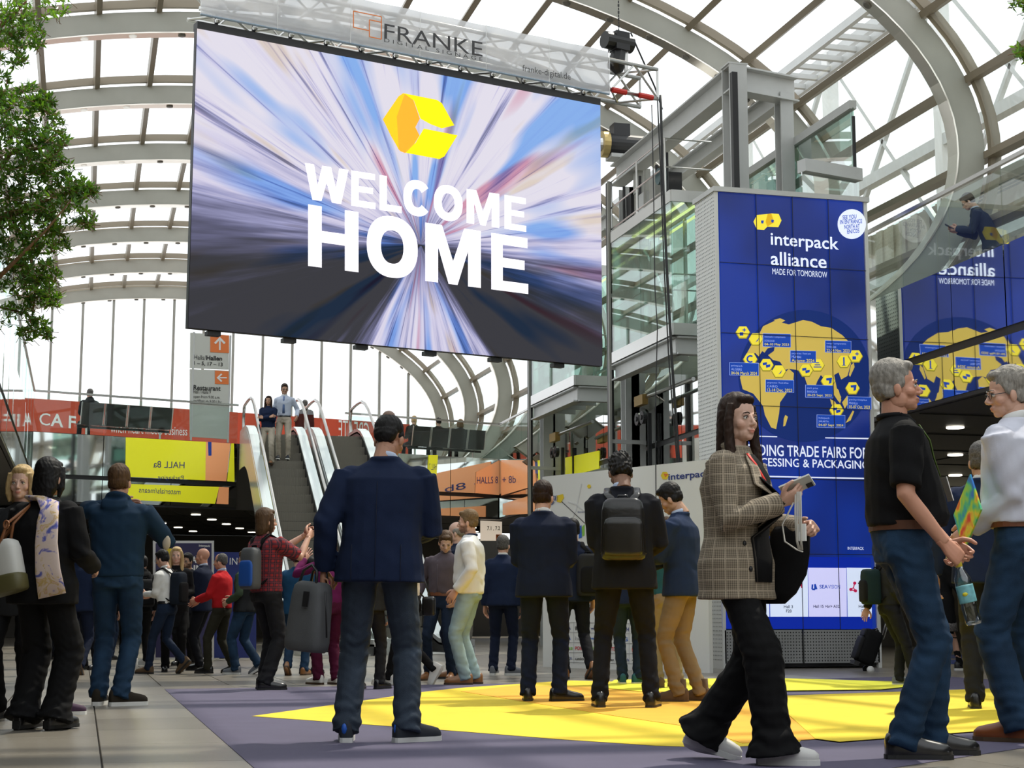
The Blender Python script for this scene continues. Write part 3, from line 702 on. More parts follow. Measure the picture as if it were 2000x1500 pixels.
M_blue = bluemat('display_blue', (.002, .012, .12), (.003, .035, .36), .75)
zr = [6.52, 5.515, 4.53, 3.54, 2.55, 1.53, .52]
MB().box(((CU0 + CU1) / 2, V0 + .40, CZ / 2), (CU1 - CU0 - .04, .68, CZ - .04)).obj('core', M_dark, colm)
for i in range(4):
    for j in range(6):
        w_ = (CU1 - CU0 - .08) / 4; x = CU0 + .04 + w_ * (i + .5)
        MB().box((x, V0 + .02, (zr[j] + zr[j + 1]) / 2), (w_ - .008, .04, zr[j] - zr[j + 1] - .008)).obj('display_panel', M_blue, colm)
M_wpanel = mat('white_perforated_panel', (.74, .75, .73), .5, var=.03, vs=90)
MB().box((CU0 + .0, V0 + .36, 4.55), (.05, .74, 3.98)).obj('side_panel', M_wpanel, colm)
MB().box((CU0 + .0, V0 + .36, 1.27), (.05, .74, 2.54)).obj('side_panel', M_wpanel, colm)
MB().box((CU1 + .0, V0 + .36, 4.55), (.05, .74, 3.98)).obj('side_panel', M_wpanel, colm)
MB().box((CU1 + .0, V0 + .36, 1.27), (.05, .74, 2.54)).obj('side_panel', M_wpanel, colm)
MB().box(((CU0 + CU1) / 2, V0 + .36, CZ + .02), (CU1 - CU0 + .1, .80, .07)).obj('top_cap', M_lgrey, colm)
for a, b in ((CU0, (CU0 + CU1) / 2 - .01), ((CU0 + CU1) / 2 + .01, CU1)):
    MB().box(((a + b) / 2, V0 + .01, .29), (b - a - .01, .04, .44)).obj('perforated_plinth', mat('plinth_grey', (.40, .41, .41), .4, .3), colm)
ho = MB()
for a in range(54):
    for b in range(10): ho.box((CU0 + .04 + a * .0415, V0 - .012, .10 + b * .042), (.014, .004, .014))
ho.obj('perforation', M_dark, colm, kind='stuff')
ho = MB()
for s_ in (CU0 - .027, CU1 + .027):
    for a in range(13):
        for b in range(118): ho.box((s_, V0 + .04 + a * .055, .12 + b * .0545), (.003, .016, .016))
ho.obj('side_perforation', mat('perforation_shade', (.30, .31, .31), .6), colm, kind='stuff')
ME = lambda n, c, e=.8: mat(n, c, .5, emit=e, spec=.2)
M_dw = ME('display_white', (.66, .71, .86)); M_dy = ME('display_yellow', (.80, .66, .05), .7); M_dl = ME('display_land', (.52, .38, .08), .75); M_dg = ME('display_globe', (.008, .025, .15), .6)
M_db = ME('display_label', (.01, .05, .33)); M_dcell = ME('display_cell', (.60, .68, .85), .8); M_dcell2 = ME('display_cell_lilac', (.56, .56, .86), .8); M_dred = ME('display_red', (.40, .01, .06), .8); M_dink = ME('display_ink', (.01, .01, .03), .5); M_dlight = ME('display_pale', (.30, .40, .78), .7)
K5 = lambda pts: [(1360 + x / 2.885, 360 + y / 2.885) for x, y in pts]
def kp(pts, m, nm, off): ppoly(K5(pts), PC, m, nm, colm, off=off, thick=.002)
cx_, cz_ = 610, 1080
kp([(cx_ + 372 * math.cos(a), cz_ + 372 * math.sin(a)) for a in [R(5 * i) for i in range(72)]], M_dg, 'globe', .004)
# land masses
kp([(375, 800), (440, 770), (520, 790), (600, 765), (650, 775), (700, 800), (760, 810), (820, 850), (850, 880), (860, 940), (870, 1010), (850, 1080), (815, 1100), (800, 1060), (775, 1075), (790, 1150), (815, 1200), (800, 1225), (770, 1180), (745, 1120), (700, 1075), (680, 1110), (650, 1190), (620, 1120), (600, 1060), (560, 1045), (520, 1040), (500, 1045), (470, 1000), (430, 990), (400, 960), (370, 940), (350, 970), (330, 950), (300, 975), (285, 950), (310, 905), (340, 890), (350, 850)], M_dl, 'land_mass', .007)
kp([(375, 960), (400, 925), (440, 915), (435, 940), (400, 965)], M_dg, 'sea', .010)
kp([(245, 1090), (260, 1030), (290, 1000), (370, 1010), (400, 1040), (440, 1050), (500, 1060), (520, 1040), (548, 1065), (545, 1110), (505, 1180), (470, 1230), (465, 1290), (448, 1380), (420, 1370), (385, 1300), (375, 1250), (320, 1180), (260, 1155)], M_dl, 'land_mass', .0075)
kp([(500, 1300), (515, 1310), (500, 1360), (488, 1365), (492, 1320)], M_dl, 'island', .0075)
kp([(820, 1230), (850, 1190), (850, 1240), (835, 1265)], M_dl, 'island', .0075); kp([(840, 1345), (880, 1275), (888, 1280), (868, 1330)], M_dl, 'island', .0075)
kp([(790, 1150), (800, 1160), (815, 1215), (808, 1235), (795, 1210)], M_dl, 'island', .0075); kp([(870, 1020), (885, 1005), (890, 1030), (865, 1085), (858, 1075)], M_dl, 'island', .0075)
kp([(435, 765), (470, 755), (500, 768), (470, 785)], M_dl, 'island', .0075); kp([(752, 1210), (780, 1225), (800, 1260), (790, 1270), (760, 1240)], M_dl, 'island', .0075)
M_dsh = ME('display_hex_edge', (.30, .26, .03), .6)
def hexa(cx, cy, r, m, nm, off, sq=1.0): kp([(cx + r * math.cos(R(60 * i)), cy + r * math.sin(R(60 * i)) * .96) for i in range(6)], m, nm, off)
HX = [(260, 833), (333, 872), (302, 985), (393, 1017), (463, 1053), (615, 1048), (680, 1018), (829, 998), (895, 968), (740, 1108), (878, 1148), (788, 1272)]
for i, (a, b) in enumerate(HX):
    hexa(a, b + 3, 42, M_dsh, 'hexagon_edge', .010); hexa(a, b, 38, M_dy, 'hexagon', .012)
    if i in (0, 8):
        for q, z_ in ((-10, 10),): kp([(a - 18, b + 2), (a + 2, b + 2), (a + 2, b + 20), (a - 18, b + 20)], M_db, 'icon', .015)
        kp([(a - 3, b - 14), (a + 17, b - 14), (a + 17, b - 9), (a - 3, b - 9)], M_db, 'icon', .015); kp([(a + 5, b - 22), (a + 10, b - 22), (a + 10, b - 2), (a + 5, b - 2)], M_db, 'icon', .015)
    elif i in (1, 4): kp([(a - 5, b + 20), (a + 20, b - 8), (a + 10, b + 12)], M_db, 'icon', .015)
    elif i == 2:
        kp([(a + 22 * math.cos(R(q)), b + 22 * math.sin(R(q))) for q in range(50, 311, 20)] + [(a + 13 * math.cos(R(q)), b + 13 * math.sin(R(q))) for q in range(310, 49, -20)], M_db, 'icon', .015)
    elif i == 6:
        for q, hw in ((-14, 9), (-2, 16), (10, 22)): kp([(a - hw, b + q), (a + hw, b + q), (a + hw, b + q + 5), (a - hw, b + q + 5)], M_db, 'icon', .015)
    elif i == 7: kp([(a - 5, b - 22), (a + 3, b - 24), (a + 4, b + 20), (a + 12, b + 24), (a - 14, b + 24), (a - 4, b + 20)], M_db, 'icon', .015)
    elif i in (9, 10): kp([(a - 12, b - 14), (a + 22, b - 18), (a + 18, b + 12), (a + 4, b + 18), (a + 6, b - 2), (a - 10, b - 2)], M_db, 'icon', .015)
    else:
        kp([(a - 22, b - 10), (a + 2, b - 14), (a + 2, b), (a - 20, b + 4)], M_db, 'icon', .015); kp([(a - 4, b + 2), (a + 22, b - 2), (a + 20, b + 12), (a - 2, b + 18)], M_db, 'icon', .015)
LB = [((372, 840, 530, 920), 'interpack / components', 'DÜSSELDORF', '04-10 May 2023'), ((184, 1004, 350, 1080), 'printpack', 'ALGIERS', '04-06 March 2024'),
      ((387, 1100, 548, 1175), 'pacprocess / food africa', 'CAIRO', '12-14 Dec. 2023'), ((526, 936, 672, 1008), 'pacprocess / food pex', 'MUMBAI', 'Autumn 2024'),
      ((722, 880, 870, 952), 'swop / components', 'SHANGHAI', '22-24 Nov. 2023'), ((612, 1130, 770, 1206), 'pack print', 'BANGKOK', '20-23 Sept. 2023'),
      ((850, 1196, 984, 1270), 'packprintplas', 'MANILA', '05-07 Oct. 2023'), ((676, 1298, 836, 1374), 'indopack', 'JAKARTA', '04-07 Sept. 2024')]
for (x0, y0, x1, y1), a, b, c in LB:
    kp([(x0, y0), (x1, y0 + 4), (x1, y1), (x0, y1 - 4)], M_dlight, 'label_edge', .013); kp([(x0 + 2, y0 + 2), (x1 - 2, y0 + 6), (x1 - 2, y1 - 2), (x0 + 2, y1 - 6)], M_db, 'label_box', .0155)
    ww = x1 - x0
    for s_, f0, f1, yy, hm, m_ in ((a, .06, .80 if len(a) > 12 else .45, .34, .032, M_dlight), (b, .06, .42, .59, .032, M_dlight), (c, .06, .93, .90, .042, M_dy)):
        yb_ = y0 + (y1 - y0) * yy
        text(s_, m_, colm, PC, K5([(x0 + ww * f0, yb_)])[0], K5([(x0 + ww * f1, yb_ + 3)])[0], h=hm, off=.019)
text('interpack', M_dw, colm, PC, (1505, 486), (1638, 496), h=.235, bold=.012, off=.012)
text('alliance', M_dw, colm, PC, (1505, 518), (1614, 525), h=.195, bold=.012, off=.012)
text('MADE FOR TOMORROW', M_dw, colm, PC, (1508, 536), (1615, 543), h=.085, off=.012)
kp([(320, 212), (340, 174), (400, 168), (420, 165), (462, 168), (478, 205), (460, 243), (398, 240), (380, 258), (340, 255)], M_dy, 'emblem', .010)
M_dy2 = ME('display_amber', (.62, .36, .01), .7)
kp([(400, 168), (420, 165), (437, 215), (398, 240), (388, 212)], M_dy2, 'emblem_fold', .012); kp([(362, 205), (378, 205), (375, 222), (364, 222)], M_db, 'emblem_eye', .014); kp([(420, 200), (436, 203), (430, 218), (420, 215)], M_db, 'emblem_eye', .014)
kp([(874 + 80 * math.cos(R(10 * i)), 225 + 84 * math.sin(R(10 * i))) for i in range(36)], M_dw, 'notice_disc', .010)
for s_, x0, x1, y0 in (('SEE YOU', 822, 900, 200), ('IN ENTRANCE', 808, 932, 226), ('NORTH AT', 832, 918, 254), ('EN/C05', 848, 916, 280)):
    text(s_, M_db, colm, PC, K5([(x0, y0)])[0], K5([(x1, y0 - 6)])[0], h=.062, off=.014, bold=.015)
S6 = lambda pts: [(1420 + x / 3.1915, 850 + y / 3.1915) for x, y in pts]
text('LEADING TRADE FAIRS FOR', M_dw, colm, PC, S6([(90, 125)])[0], S6([(880, 148)])[0], h=.155, bold=.01, off=.012)
text('PROCESSING & PACKAGING', M_dw, colm, PC, S6([(85, 190)])[0], S6([(880, 212)])[0], h=.115, bold=.01, off=.012)
for pts in ([(0, 248), (930, 268), (930, 276), (0, 256)], [(130, 2), (310, 8), (310, 13), (130, 8)], [(610, 14), (900, 18), (900, 26), (610, 20)]): ppoly(S6(pts), PC, M_dw, 'rule_line', colm, off=.01)
ppoly(S6([(-40, 752), (893, 762), (905, 1210), (-30, 1205)]), PC, ME('display_royal', (.004, .02, .30), .75), 'blue_band', colm, off=.005)
xs_ = [(-60, 8), (262, 500), (500, 740), (742, 925)]
for i, (a, b) in enumerate(((20, 258), (262, 500), (503, 741), (744, 896))):
    ppoly(S6([(a, 826), (b, 828), (b + 4, 1132), (a + 6, 1132)]), PC, M_dcell2 if i == 2 else M_dcell, 'sponsor_cell', colm, off=.009)
text('JOLLICH', M_dred, colm, PC, S6([(290, 958)])[0], S6([(466, 960)])[0], h=.075, bold=.03, off=.014)
text('SEA', MATS['display_label'], colm, PC, S6([(574, 956)])[0], S6([(626, 956)])[0], h=.05, bold=.02, off=.014); text('VISION', MATS['display_label'], colm, PC, S6([(628, 956)])[0], S6([(702, 957)])[0], h=.05, off=.014)
pline(S6([(530, 930), (527, 960), (545, 962), (545, 928), (556, 960)]), PC, .022, M_db, 'company_mark', colm, off=.014)
text('Tanlog', M_dink, colm, PC, S6([(814, 965)])[0], S6([(925, 968)])[0], h=.10, bold=.03, off=.014)
pline(S6([(792, 925), (785, 950), (766, 962), (795, 972), (785, 950)]), PC, .014, M_dred, 'company_mark', colm, off=.014)
for a, b in ((792, 922), (768, 962), (797, 970)): ppoly(S6([(a + 10 * math.cos(R(30 * i)), b + 10 * math.sin(R(30 * i))) for i in range(12)]), PC, M_dred, 'company_mark', colm, off=.016)
for s_, x0, x1, y in (('Hall 3', 352, 408, 1078), ('F20', 366, 400, 1105), ('Hall 15 >br> A32', 536, 698, 1076), ('Hall 3', 818, 874, 1076), ('C20', 832, 868, 1104)):
    text(s_, M_dink, colm, PC, S6([(x0, y)])[0], S6([(x1, y)])[0], h=.04, off=.014, bold=.015)
text('INTERPACK', M_dw, colm, PC, S6([(750, 714)])[0], S6([(850, 716)])[0], h=.04, off=.012)
for i in range(1, 4):
    x = CU0 + .04 + (CU1 - CU0 - .08) / 4 * i; MB().box((x, V0 - .024, (.52 + 6.52) / 2), (.009, .004, 6.0)).obj('panel_joint', M_seam, colm)
for z_ in zr[1:-1]: MB().box(((CU0 + CU1) / 2, V0 - .024, z_), (CU1 - CU0 - .06, .004, .009)).obj('panel_joint', M_seam, colm)

# ================================================================ MAP WALL
wl = Vector((*pd(1062, 22.5), 0)); wr = Vector((*pd(1352, 20.2), 0)); wd_ = (wr - wl).normalized(); wn = Vector((wd_.y, -wd_.x, 0)); PW = (tuple(wl + wn * .03), tuple(wn))
WH = float(on(1062, 931, *PW)[2])
mw = empty('map_wall', tuple((wl + wr) / 2), 'freestanding white board wall with a site map and rows of company marks', 'wall board')
MB().beam(wl + Vector((0, 0, WH / 2)), wr + wd_ * .25 + Vector((0, 0, WH / 2)), .06, WH).obj('board', mat('white_board', (.80, .80, .77), .5), mw)
text('interpack', M_navy, mw, PW, (1306, 942), (1390, 934), h=.11, bold=.02)
def wpoly(px, m, nm='print', off=.004): ppoly(px, PW, m, nm, mw, off=off, thick=.002)
M_yp = mat('yellow_print', (.85, .62, .03), .5); M_bp = mat('blue_print', (.03, .14, .55), .5); M_gp = mat('grey_print', (.45, .45, .47), .5); M_rp = mat('red_print', (.6, .02, .04), .5); M_pp = mat('purple_print', (.35, .04, .35), .5); M_grp = mat('green_print', (.25, .55, .08), .5)
hx = lambda cx, cy, r: [(cx + r * math.cos(R(60 * i)), cy + r * 1.05 * math.sin(R(60 * i))) for i in range(6)]
wpoly(hx(1299, 929, 8), M_yp, 'emblem'); wpoly([(1297, 925), (1306, 926), (1300, 932)], MATS['orange_print'], 'emblem', .007)
for s_, x0, x1, y, h_ in (('START', 1075, 1091, 979, .055), ('UP', 1075, 1083, 987, .05), ('interpack', 1075, 1090, 972, .03)): text(s_, M_navy, mw, PW, (x0, y), (x1, y - 1), h=h_, bold=.02)
wpoly([(1088, 968), (1100, 965), (1102, 972), (1096, 982), (1088, 980)], M_yp); wpoly(hx(1151, 950, 4), M_yp)
pline([(1098, 980), (1143, 1022)], PW, .008, M_dark, 'map_line', mw); pline([(1096, 1058), (1125, 998), (1136, 945)], PW, .02, mat('pale_print', (.68, .68, .68), .6), 'map_line', mw, off=.003)
pline([(1110, 980), (1125, 985), (1143, 1000)], PW, .02, MATS['pale_print'], 'map_line', mw, off=.003)
wpoly([(1131, 1028), (1136, 1026), (1137, 1050), (1131, 1052)], M_bp); wpoly([(1137, 1030), (1142, 1024), (1142, 1046), (1138, 1048)], M_grp)
text('Entrance', M_navy, mw, PW, (1129, 1002), (1144, 1001), h=.025)
for y, m_ in ((997, M_bp), (1031, M_pp)): wpoly([(1309, y), (1315, y - .5), (1315, y + 7), (1309, y + 7)], m_)
for j in range(14): pline([(1317, 999 + j * 5.1), (1326 + (j % 3) * 6, 998.5 + j * 5.1)], PW, .008, M_gp, 'print_line', mw)
names = [['REA', 'BOSCH', 'wipf', 'ULMA', 'KOCH', 'multivac', 'zo.', 'G'], ['IMA', 'hexa', 'wipf', 'TNA', 'SIG', 'ishida', 'randstadt', 'ZEPPELIN'], ['atlas', 'POINT', 'SYNTEGON', 'YAMATO', 'MK', 'bizerba', 'JOLLICH', 'SOMIC'], ['TEEPACK', 'union', 'weberwerke', 'duo', 'loesch', 'optima', 'robopac', 'kuka']]
mm_ = [M_navy, M_rp, M_bp, M_dark, M_grp, M_gp]
for j, row in enumerate(names):
    for i, s_ in enumerate(row):
        x0 = 1097 + i * 27 + (0 if i < 2 else 3); yl = 1229 + j * 19.5; x1 = x0 + (12 + 2.2 * len(s_) if len(s_) < 6 else 21)
        k_ = (x0 - 1062) / 290
        text(s_, mm_[(i * 3 + j * 2) % 6], mw, PW, (x0, yl + k_ * 8), (min(x1, x0 + 22), yl + k_ * 8), h=.05 if j != 3 else .035, bold=.015)
for j in range(5): pline([(1094, 1215 + j * 19.5), (1345, 1215 + j * 19.5 + 5)], PW, .004, M_gp, 'table_rule', mw, off=.003)
for i in range(10): pline([(1094 + i * 27, 1215), (1094 + i * 27, 1296)], PW, .004, M_gp, 'table_rule', mw, off=.003)

# ================================================================ ESCALATORS
T30 = math.tan(R(30)); VT, VB = 40.0, 40.0 - ZF / T30
def ez(v): return min(ZF, max(0, ZF - (VT - v) * T30))
def esz(v):   # smoothed
    return sum(ez(v + d) for d in (-.6, -.3, 0, .3, .6)) / 5
stepm = MB().box((0, .2, -.10), (.98, .41, .20))
for i in range(24): stepm.box((-.47 + i * .0409, .2, .004), (.02, .40, .012))
for i in range(24): stepm.box((-.47 + i * .0409, -.006, -.1), (.02, .012, .19))
step_me = stepm.mesh('step', mat('step_metal', (.20, .185, .15), .5, .2)); gap_shadow_me = MB().box((0, -.02, -.215), (.97, .012, .035)).mesh('step_gap', M_black)  # black strip paints the shadow in the gap below each step
M_deck = mat('white_decking', (.78, .80, .80), .22, .55); M_hand = mat('black_rubber', (.03, .03, .03), .35)
def escalator(u0, u1, label):
    e_ = empty('escalator', ((u0 + u1) / 2, VB - 2, 0), label, 'escalator', 'escalators up to the gallery')
    uc_ = (u0 + u1) / 2
    for i in range(26):
        v = VB - .6 + i * .4; z = min(ZF, max(.0, ez(v + .2)))
        so_ = link('step', step_me, e_, loc=(uc_, v, z + .0)); n_o = bpy.data.objects.new('step_gap', gap_shadow_me); col.objects.link(n_o); n_o.parent = so_
    MB().box((uc_, VB - 1.5, .01), (1.0, 1.8, .03)).obj('comb_plate', M_alu, e_); MB().box((uc_, 41.2, ZF + .01), (1.0, 1.7, .03)).obj('comb_plate', M_alu, e_)
    for s_, u in ((-1, u0), (1, u1)):
        vs = [VB - 2.6 + i * .5 for i in range(36)]; vs = [v for v in vs if v < 42.1]
        path = [Vector((u, v, esz(v))) for v in vs]
        hr = [p + Vector((0, 0, .98)) for p in path]
        b0, b1 = path[0], path[-1]
        lo = [b0 + Vector((0, .05 - .25 * math.sin(R(a)), .62 - .36 * math.cos(R(a)) - 0)) for a in range(0, 180, 20)]
        hi = [b1 + Vector((0, .05 + .25 * math.sin(R(a)), .62 + .36 * math.cos(R(a)))) for a in range(20, 190, 20)]
        MB().tube(lo + hr[1:-1] + hi, .038, 8).obj('handrail', M_rail if s_ < 9 else M_hand, e_, smooth=True)
        # glass balustrade panels
        for i in range(0, len(path) - 1, 3):
            q = path[i:i + 4]
            if len(q) < 2: break
            Vv = []; Ff = []
            for p in q: Vv += [p + Vector((0, 0, .27)), p + Vector((0, 0, .95))]
            for j in range(len(q) - 1): Ff.append((j * 2, j * 2 + 2, j * 2 + 3, j * 2 + 1))
            MB().add(Vv, Ff).obj('glass_panel', M_glassrail, e_)
        dk = MB()
        for p, q in zip(path, path[1:]):
            dk.hexa([(u - .11, p.y, p.z + .16), (u + .11, p.y, p.z + .16), (u + .11, q.y, q.z + .16), (u - .11, q.y, q.z + .16), (u - .11, p.y, p.z + .28), (u + .11, p.y, p.z + .28), (u + .11, q.y, q.z + .28), (u - .11, q.y, q.z + .28)])
        dk.obj('decking', M_deck, e_)
        cl = MB(); uo = u + s_ * .10
        for p, q in zip(path, path[1:]):
            cl.hexa([(uo - .015, p.y, max(0, p.z - .75)), (uo + .015, p.y, max(0, p.z - .75)), (uo + .015, q.y, max(0, q.z - .75)), (uo - .015, q.y, max(0, q.z - .75)), (uo - .015, p.y, p.z + .17), (uo + .015, p.y, p.z + .17), (uo + .015, q.y, q.z + .17), (uo - .015, q.y, q.z + .17)])
        cl.obj('side_cladding', M_deck, e_)
        sk = MB(); ui = u - s_ * .10
        for p, q in zip(path, path[1:]):
            sk.hexa([(ui - .01, p.y, p.z - .1), (ui + .01, p.y, p.z - .1), (ui + .01, q.y, q.z - .1), (ui - .01, q.y, q.z - .1), (ui - .01, p.y, p.z + .2), (ui + .01, p.y, p.z + .2), (ui + .01, q.y, q.z + .2), (ui - .01, q.y, q.z + .2)])
        sk.obj('skirt_panel', M_dark, e_)
    un = MB()
    for v in [VB + .3 + i * 1.0 for i in range(9)]: un.hexa([(u0, v, max(0, ez(v) - .78)), (u1, v, max(0, ez(v) - .78)), (u1, v + 1, max(.02, ez(v + 1) - .78)), (u0, v + 1, max(.02, ez(v + 1) - .78)), (u0, v, max(0.02, ez(v) - .72)), (u1, v, max(.02, ez(v) - .72)), (u1, v + 1, max(.04, ez(v + 1) - .72)), (u0, v + 1, max(.04, ez(v + 1) - .72))])
    un.obj('underside', M_dark, e_)
    return e_
escalator(3.92, 5.12, 'left escalator with two people riding down on it')
escalator(5.55, 6.75, 'empty right escalator, its lower end showing beside the white shirt man')

# ================================================================ LIFTS AND STEELWORK
def Ibeam(a, b, w_, h_, name, m, par, up=(0, 0, 1)):
    a = Vector(a); b = Vector(b); t = (b - a).normalized(); up = Vector(up); s = t.cross(up).normalized(); uu = s.cross(t); mb = MB()
    mb.beam(a + uu * (h_ / 2), b + uu * (h_ / 2), w_, .03, up=up); mb.beam(a - uu * (h_ / 2), b - uu * (h_ / 2), w_, .03, up=up); mb.beam(a, b, .03, h_, up=up)
    return mb.obj(name, m, par)
def lift(u0, u1, v0, v1, z0, z1, label, zt):
    l = empty('lift', ((u0 + u1) / 2, (v0 + v1) / 2, 0), label, 'lift', 'glass lifts along the right gallery')
    fz = .22
    for nm, za, zb in (('floor_fascia', z0, z0 + fz), ('roof_fascia', z1 - fz, z1)):
        zc_ = (za + zb) / 2; h = zb - za
        MB().beam((u0, v0, zc_), (u0, v1, zc_), .05, h).obj(nm, M_alu, l); MB().beam((u0, v0, zc_), (u1, v0, zc_), .05, h).obj(nm, M_alu, l)
        MB().beam((u0, v1, zc_), (u1, v1, zc_), .05, h).obj(nm, M_alu, l)
    MB().box(((u0 + u1) / 2, (v0 + v1) / 2, z0 + .1), (u1 - u0 - .1, v1 - v0 - .1, .1)).obj('cab_floor', M_dark, l)
    MB().box(((u0 + u1) / 2, (v0 + v1) / 2, z1 - .1), (u1 - u0 - .1, v1 - v0 - .1, .06)).obj('cab_ceiling', mat('cab_ceiling', (.22, .25, .22), .3, .4), l)
    vm = (v0 + v1) / 2
    for a, b in ((v0, vm), (vm, v1)):
        MB().box((u0, (a + b) / 2, (z0 + z1) / 2), (.02, b - a - .01, z1 - z0 - 2 * fz)).obj('glass_wall', M_glassgreen, l)
    MB().box(((u0 + u1) / 2, v0, (z0 + z1) / 2), (u1 - u0 - .01, .02, z1 - z0 - 2 * fz)).obj('glass_wall', M_glassgreen, l)
    MB().box(((u0 + u1) / 2, v1, (z0 + z1) / 2), (u1 - u0 - .01, .02, z1 - z0 - 2 * fz)).obj('glass_wall', M_glassgreen, l)
    for i in range(4): MB().box((u1 - .03, v0 + .3 + i * (v1 - v0 - .6) / 3, (z0 + z1) / 2), (.05, .08, z1 - z0 - .4)).obj('door_post', M_alu, l)
    for i in range(3): MB().box((u0 + .35 + i * .3, vm, z1 - .15), (.05, v1 - v0 - .6, .03)).obj('light_strip', mat('warm_strip', (1, .86, .35), .5, emit=2.2), l)
    for zz in (.85, 1.15):
        MB().tube([(u0 + .06, v0 + .05, z0 + zz), (u0 + .06, v1 - .05, z0 + zz)], .016, 8).obj('grab_rail', M_alu, l); MB().tube([(u0 + .06, v0 + .06, z0 + zz), (u1 - .1, v0 + .06, z0 + zz)], .016, 8).obj('grab_rail', M_alu, l)
    # under frame
    Ibeam((u0 + .1, v0 + .1, z0 - .18), (u0 + .1, v1 + .1, z0 - .18), .2, .3, 'under_frame', M_lgrey, l)
    Ibeam((u0 + .1, v0 + .1, z0 - .18), (u1, v0 + .1, z0 - .18), .2, .3, 'under_frame', M_lgrey, l)
    for i in range(4): MB().beam((u0 + .15, v0 + .5 + i * .8, z0 - .16), (u1, v0 + .5 + i * .8, z0 - .16), .06, .2).obj('cross_member', M_lgrey, l)
    MB().tube([(u0 + .5, v0 + .3, z0 - .75), (u0 + .5, v1, z0 - .75)], .04, 8).obj('pull_rod', M_alu, l)
    for i in range(2):
        for dz in (-1.15,):
            r_ = MB(); r_.tube([(u0 + .42, v1 - .5 + i * .3, z0 + dz), (u0 + .5, v1 - .5 + i * .3, z0 + dz)], .13, 18); r_.tube([(u0 + .40, v1 - .5 + i * .3, z0 + dz), (u0 + .52, v1 - .5 + i * .3, z0 + dz)], .05, 12)
            r_.obj('pulley', M_dark, l)
    MB().box((u0 + .45, v1 - .4, z0 - .8), (.12, .5, .2)).obj('guide_shoe', mat('ochre_paint', (.35, .22, .06), .5), l)
    # guide masts and posts
    MB().box((u0 + .02, v1 + .22, zt / 2), (.09, .16, zt)).obj('guide_rail', M_dark, l)
    MB().box((u0 - .02, v1 + .12, zt / 2), (.05, .05, zt)).obj('guide_rail', M_steel, l)
    for zz in [1.2 + q * 1.5 for q in range(int((zt - 1.5) / 1.5))]: MB().beam((u0 - .02, v1 + .15, zz), (u1, v1 + .25, zz), .05, .08).obj('rail_bracket', M_lgrey, l)
    for u_ in (u0 + .55, u1 - .1):
        mb = MB(); v_ = v1 + .55
        mb.box((u_, v_ - .14, zt / 2), (.30, .025, zt)); mb.box((u_, v_ + .14, zt / 2), (.30, .025, zt)); mb.box((u_, v_, zt / 2), (.025, .28, zt)); mb.obj('steel_post', M_lgrey, l)
    for i in range(4): MB().tube([(u0 + .62 + .11 * i, v1 - .2, z1 - .2), (u0 + .62 + .11 * i, v1 - .2, zt - .5)], .012, 5).obj('lift_rope', M_dark, l)
    for i in range(3): MB().box((u0 + .75 + .28 * i, v1 - .05, z0 / 2 - .5), (.07, .07, max(.3, z0 - 1.0))).obj('guide_rail', M_dark, l)
    return l
zA0 = float(atu(1318, 652, 10.22)[2]); zA1 = float(atu(1315, 367, 10.22)[2])
lift(10.22, 11.0, 27.0, 30.45, zA0, zA1, 'upper glass lift cab hanging beside the video column', 9.6)
lift(10.2, 11.1, 33.0, 36.5, float(atv(1123, 752, 33)[2]), float(atv(1123, 752, 33)[2]) + 2.7, 'lower glass lift cab seen below the right corner of the screen', 9.6)
pf = empty('steel_frame', (10.9, 27, 9), 'grey steel portal frame with I-beams above the lifts', 'steel frame')
def Hpost(x, y, z0_, z1_, w_=.32):
    mb = MB(); mb.box((x, y - w_ / 2, (z0_ + z1_) / 2), (w_, .03, z1_ - z0_)); mb.box((x, y + w_ / 2, (z0_ + z1_) / 2), (w_, .03, z1_ - z0_)); mb.box((x, y, (z0_ + z1_) / 2), (.03, w_, z1_ - z0_)); mb.obj('steel_post', M_lgrey, pf)
Hpost(10.50, 24.6, 0, 10.05); Hpost(11.55, 24.9, 5.2, 9.75, .24)
Ibeam((10.5, 24.45, 9.82), (10.5, 30.9, 9.82), .3, .42, 'roof_beam', M_lgrey, pf); Ibeam((10.5, 24.6, 9.82), (11.75, 24.9, 9.82), .3, .42, 'roof_beam', M_lgrey, pf)
MB().box((10.50, 24.6, 10.06), (.36, .36, .03)).obj('cap_plate', M_lgrey, pf)
Ibeam((11.55, 24.9, 9.75), (11.55, 31, 9.75), .2, .3, 'roof_beam', M_lgrey, pf)
MB().beam((10.32, 24.2, 9.8), (10.32, 24.2, 4.5), .10, .10).obj('guide_rail', M_dark, pf)
Ibeam((10.4, 31.2, 8.9), (10.4, 36.8, 8.9), .2, .3, 'roof_beam', M_lgrey, pf)
plat = empty('service_platform', (10.7, 29, zA1), 'machine platform with pipe railings on top of the upper lift', 'platform')
MB().box((10.75, 29.2, zA1 + .02), (1.0, 3.2, .05)).obj('deck', M_lgrey, plat)
for v in (27.4, 29.0, 30.6): MB().tube([(10.26, v, zA1), (10.26, v, zA1 + 1.1)], .02, 6).obj('railing_post', M_alu, plat)
for zz in (.1, .55, 1.1): MB().tube([(10.26, 27.4, zA1 + zz), (10.26, 30.6, zA1 + zz)], .018, 6).obj('railing_pipe', M_alu, plat)
for zz in (.55, 1.1): MB().tube([(10.26, 27.4, zA1 + zz), (11.2, 27.4, zA1 + zz)], .018, 6).obj('railing_pipe', M_alu, plat)
for i, (v, z, w2) in enumerate(((28.0, .35, .3), (28.7, .5, .35), (29.3, .3, .4), (30.1, .45, .3), (29.7, .9, .2))):
    MB().box((10.62, v, zA1 + z), (.3, w2, .5)).obj('machine_box', (M_dark, M_steel, M_lgrey)[i % 3], plat)
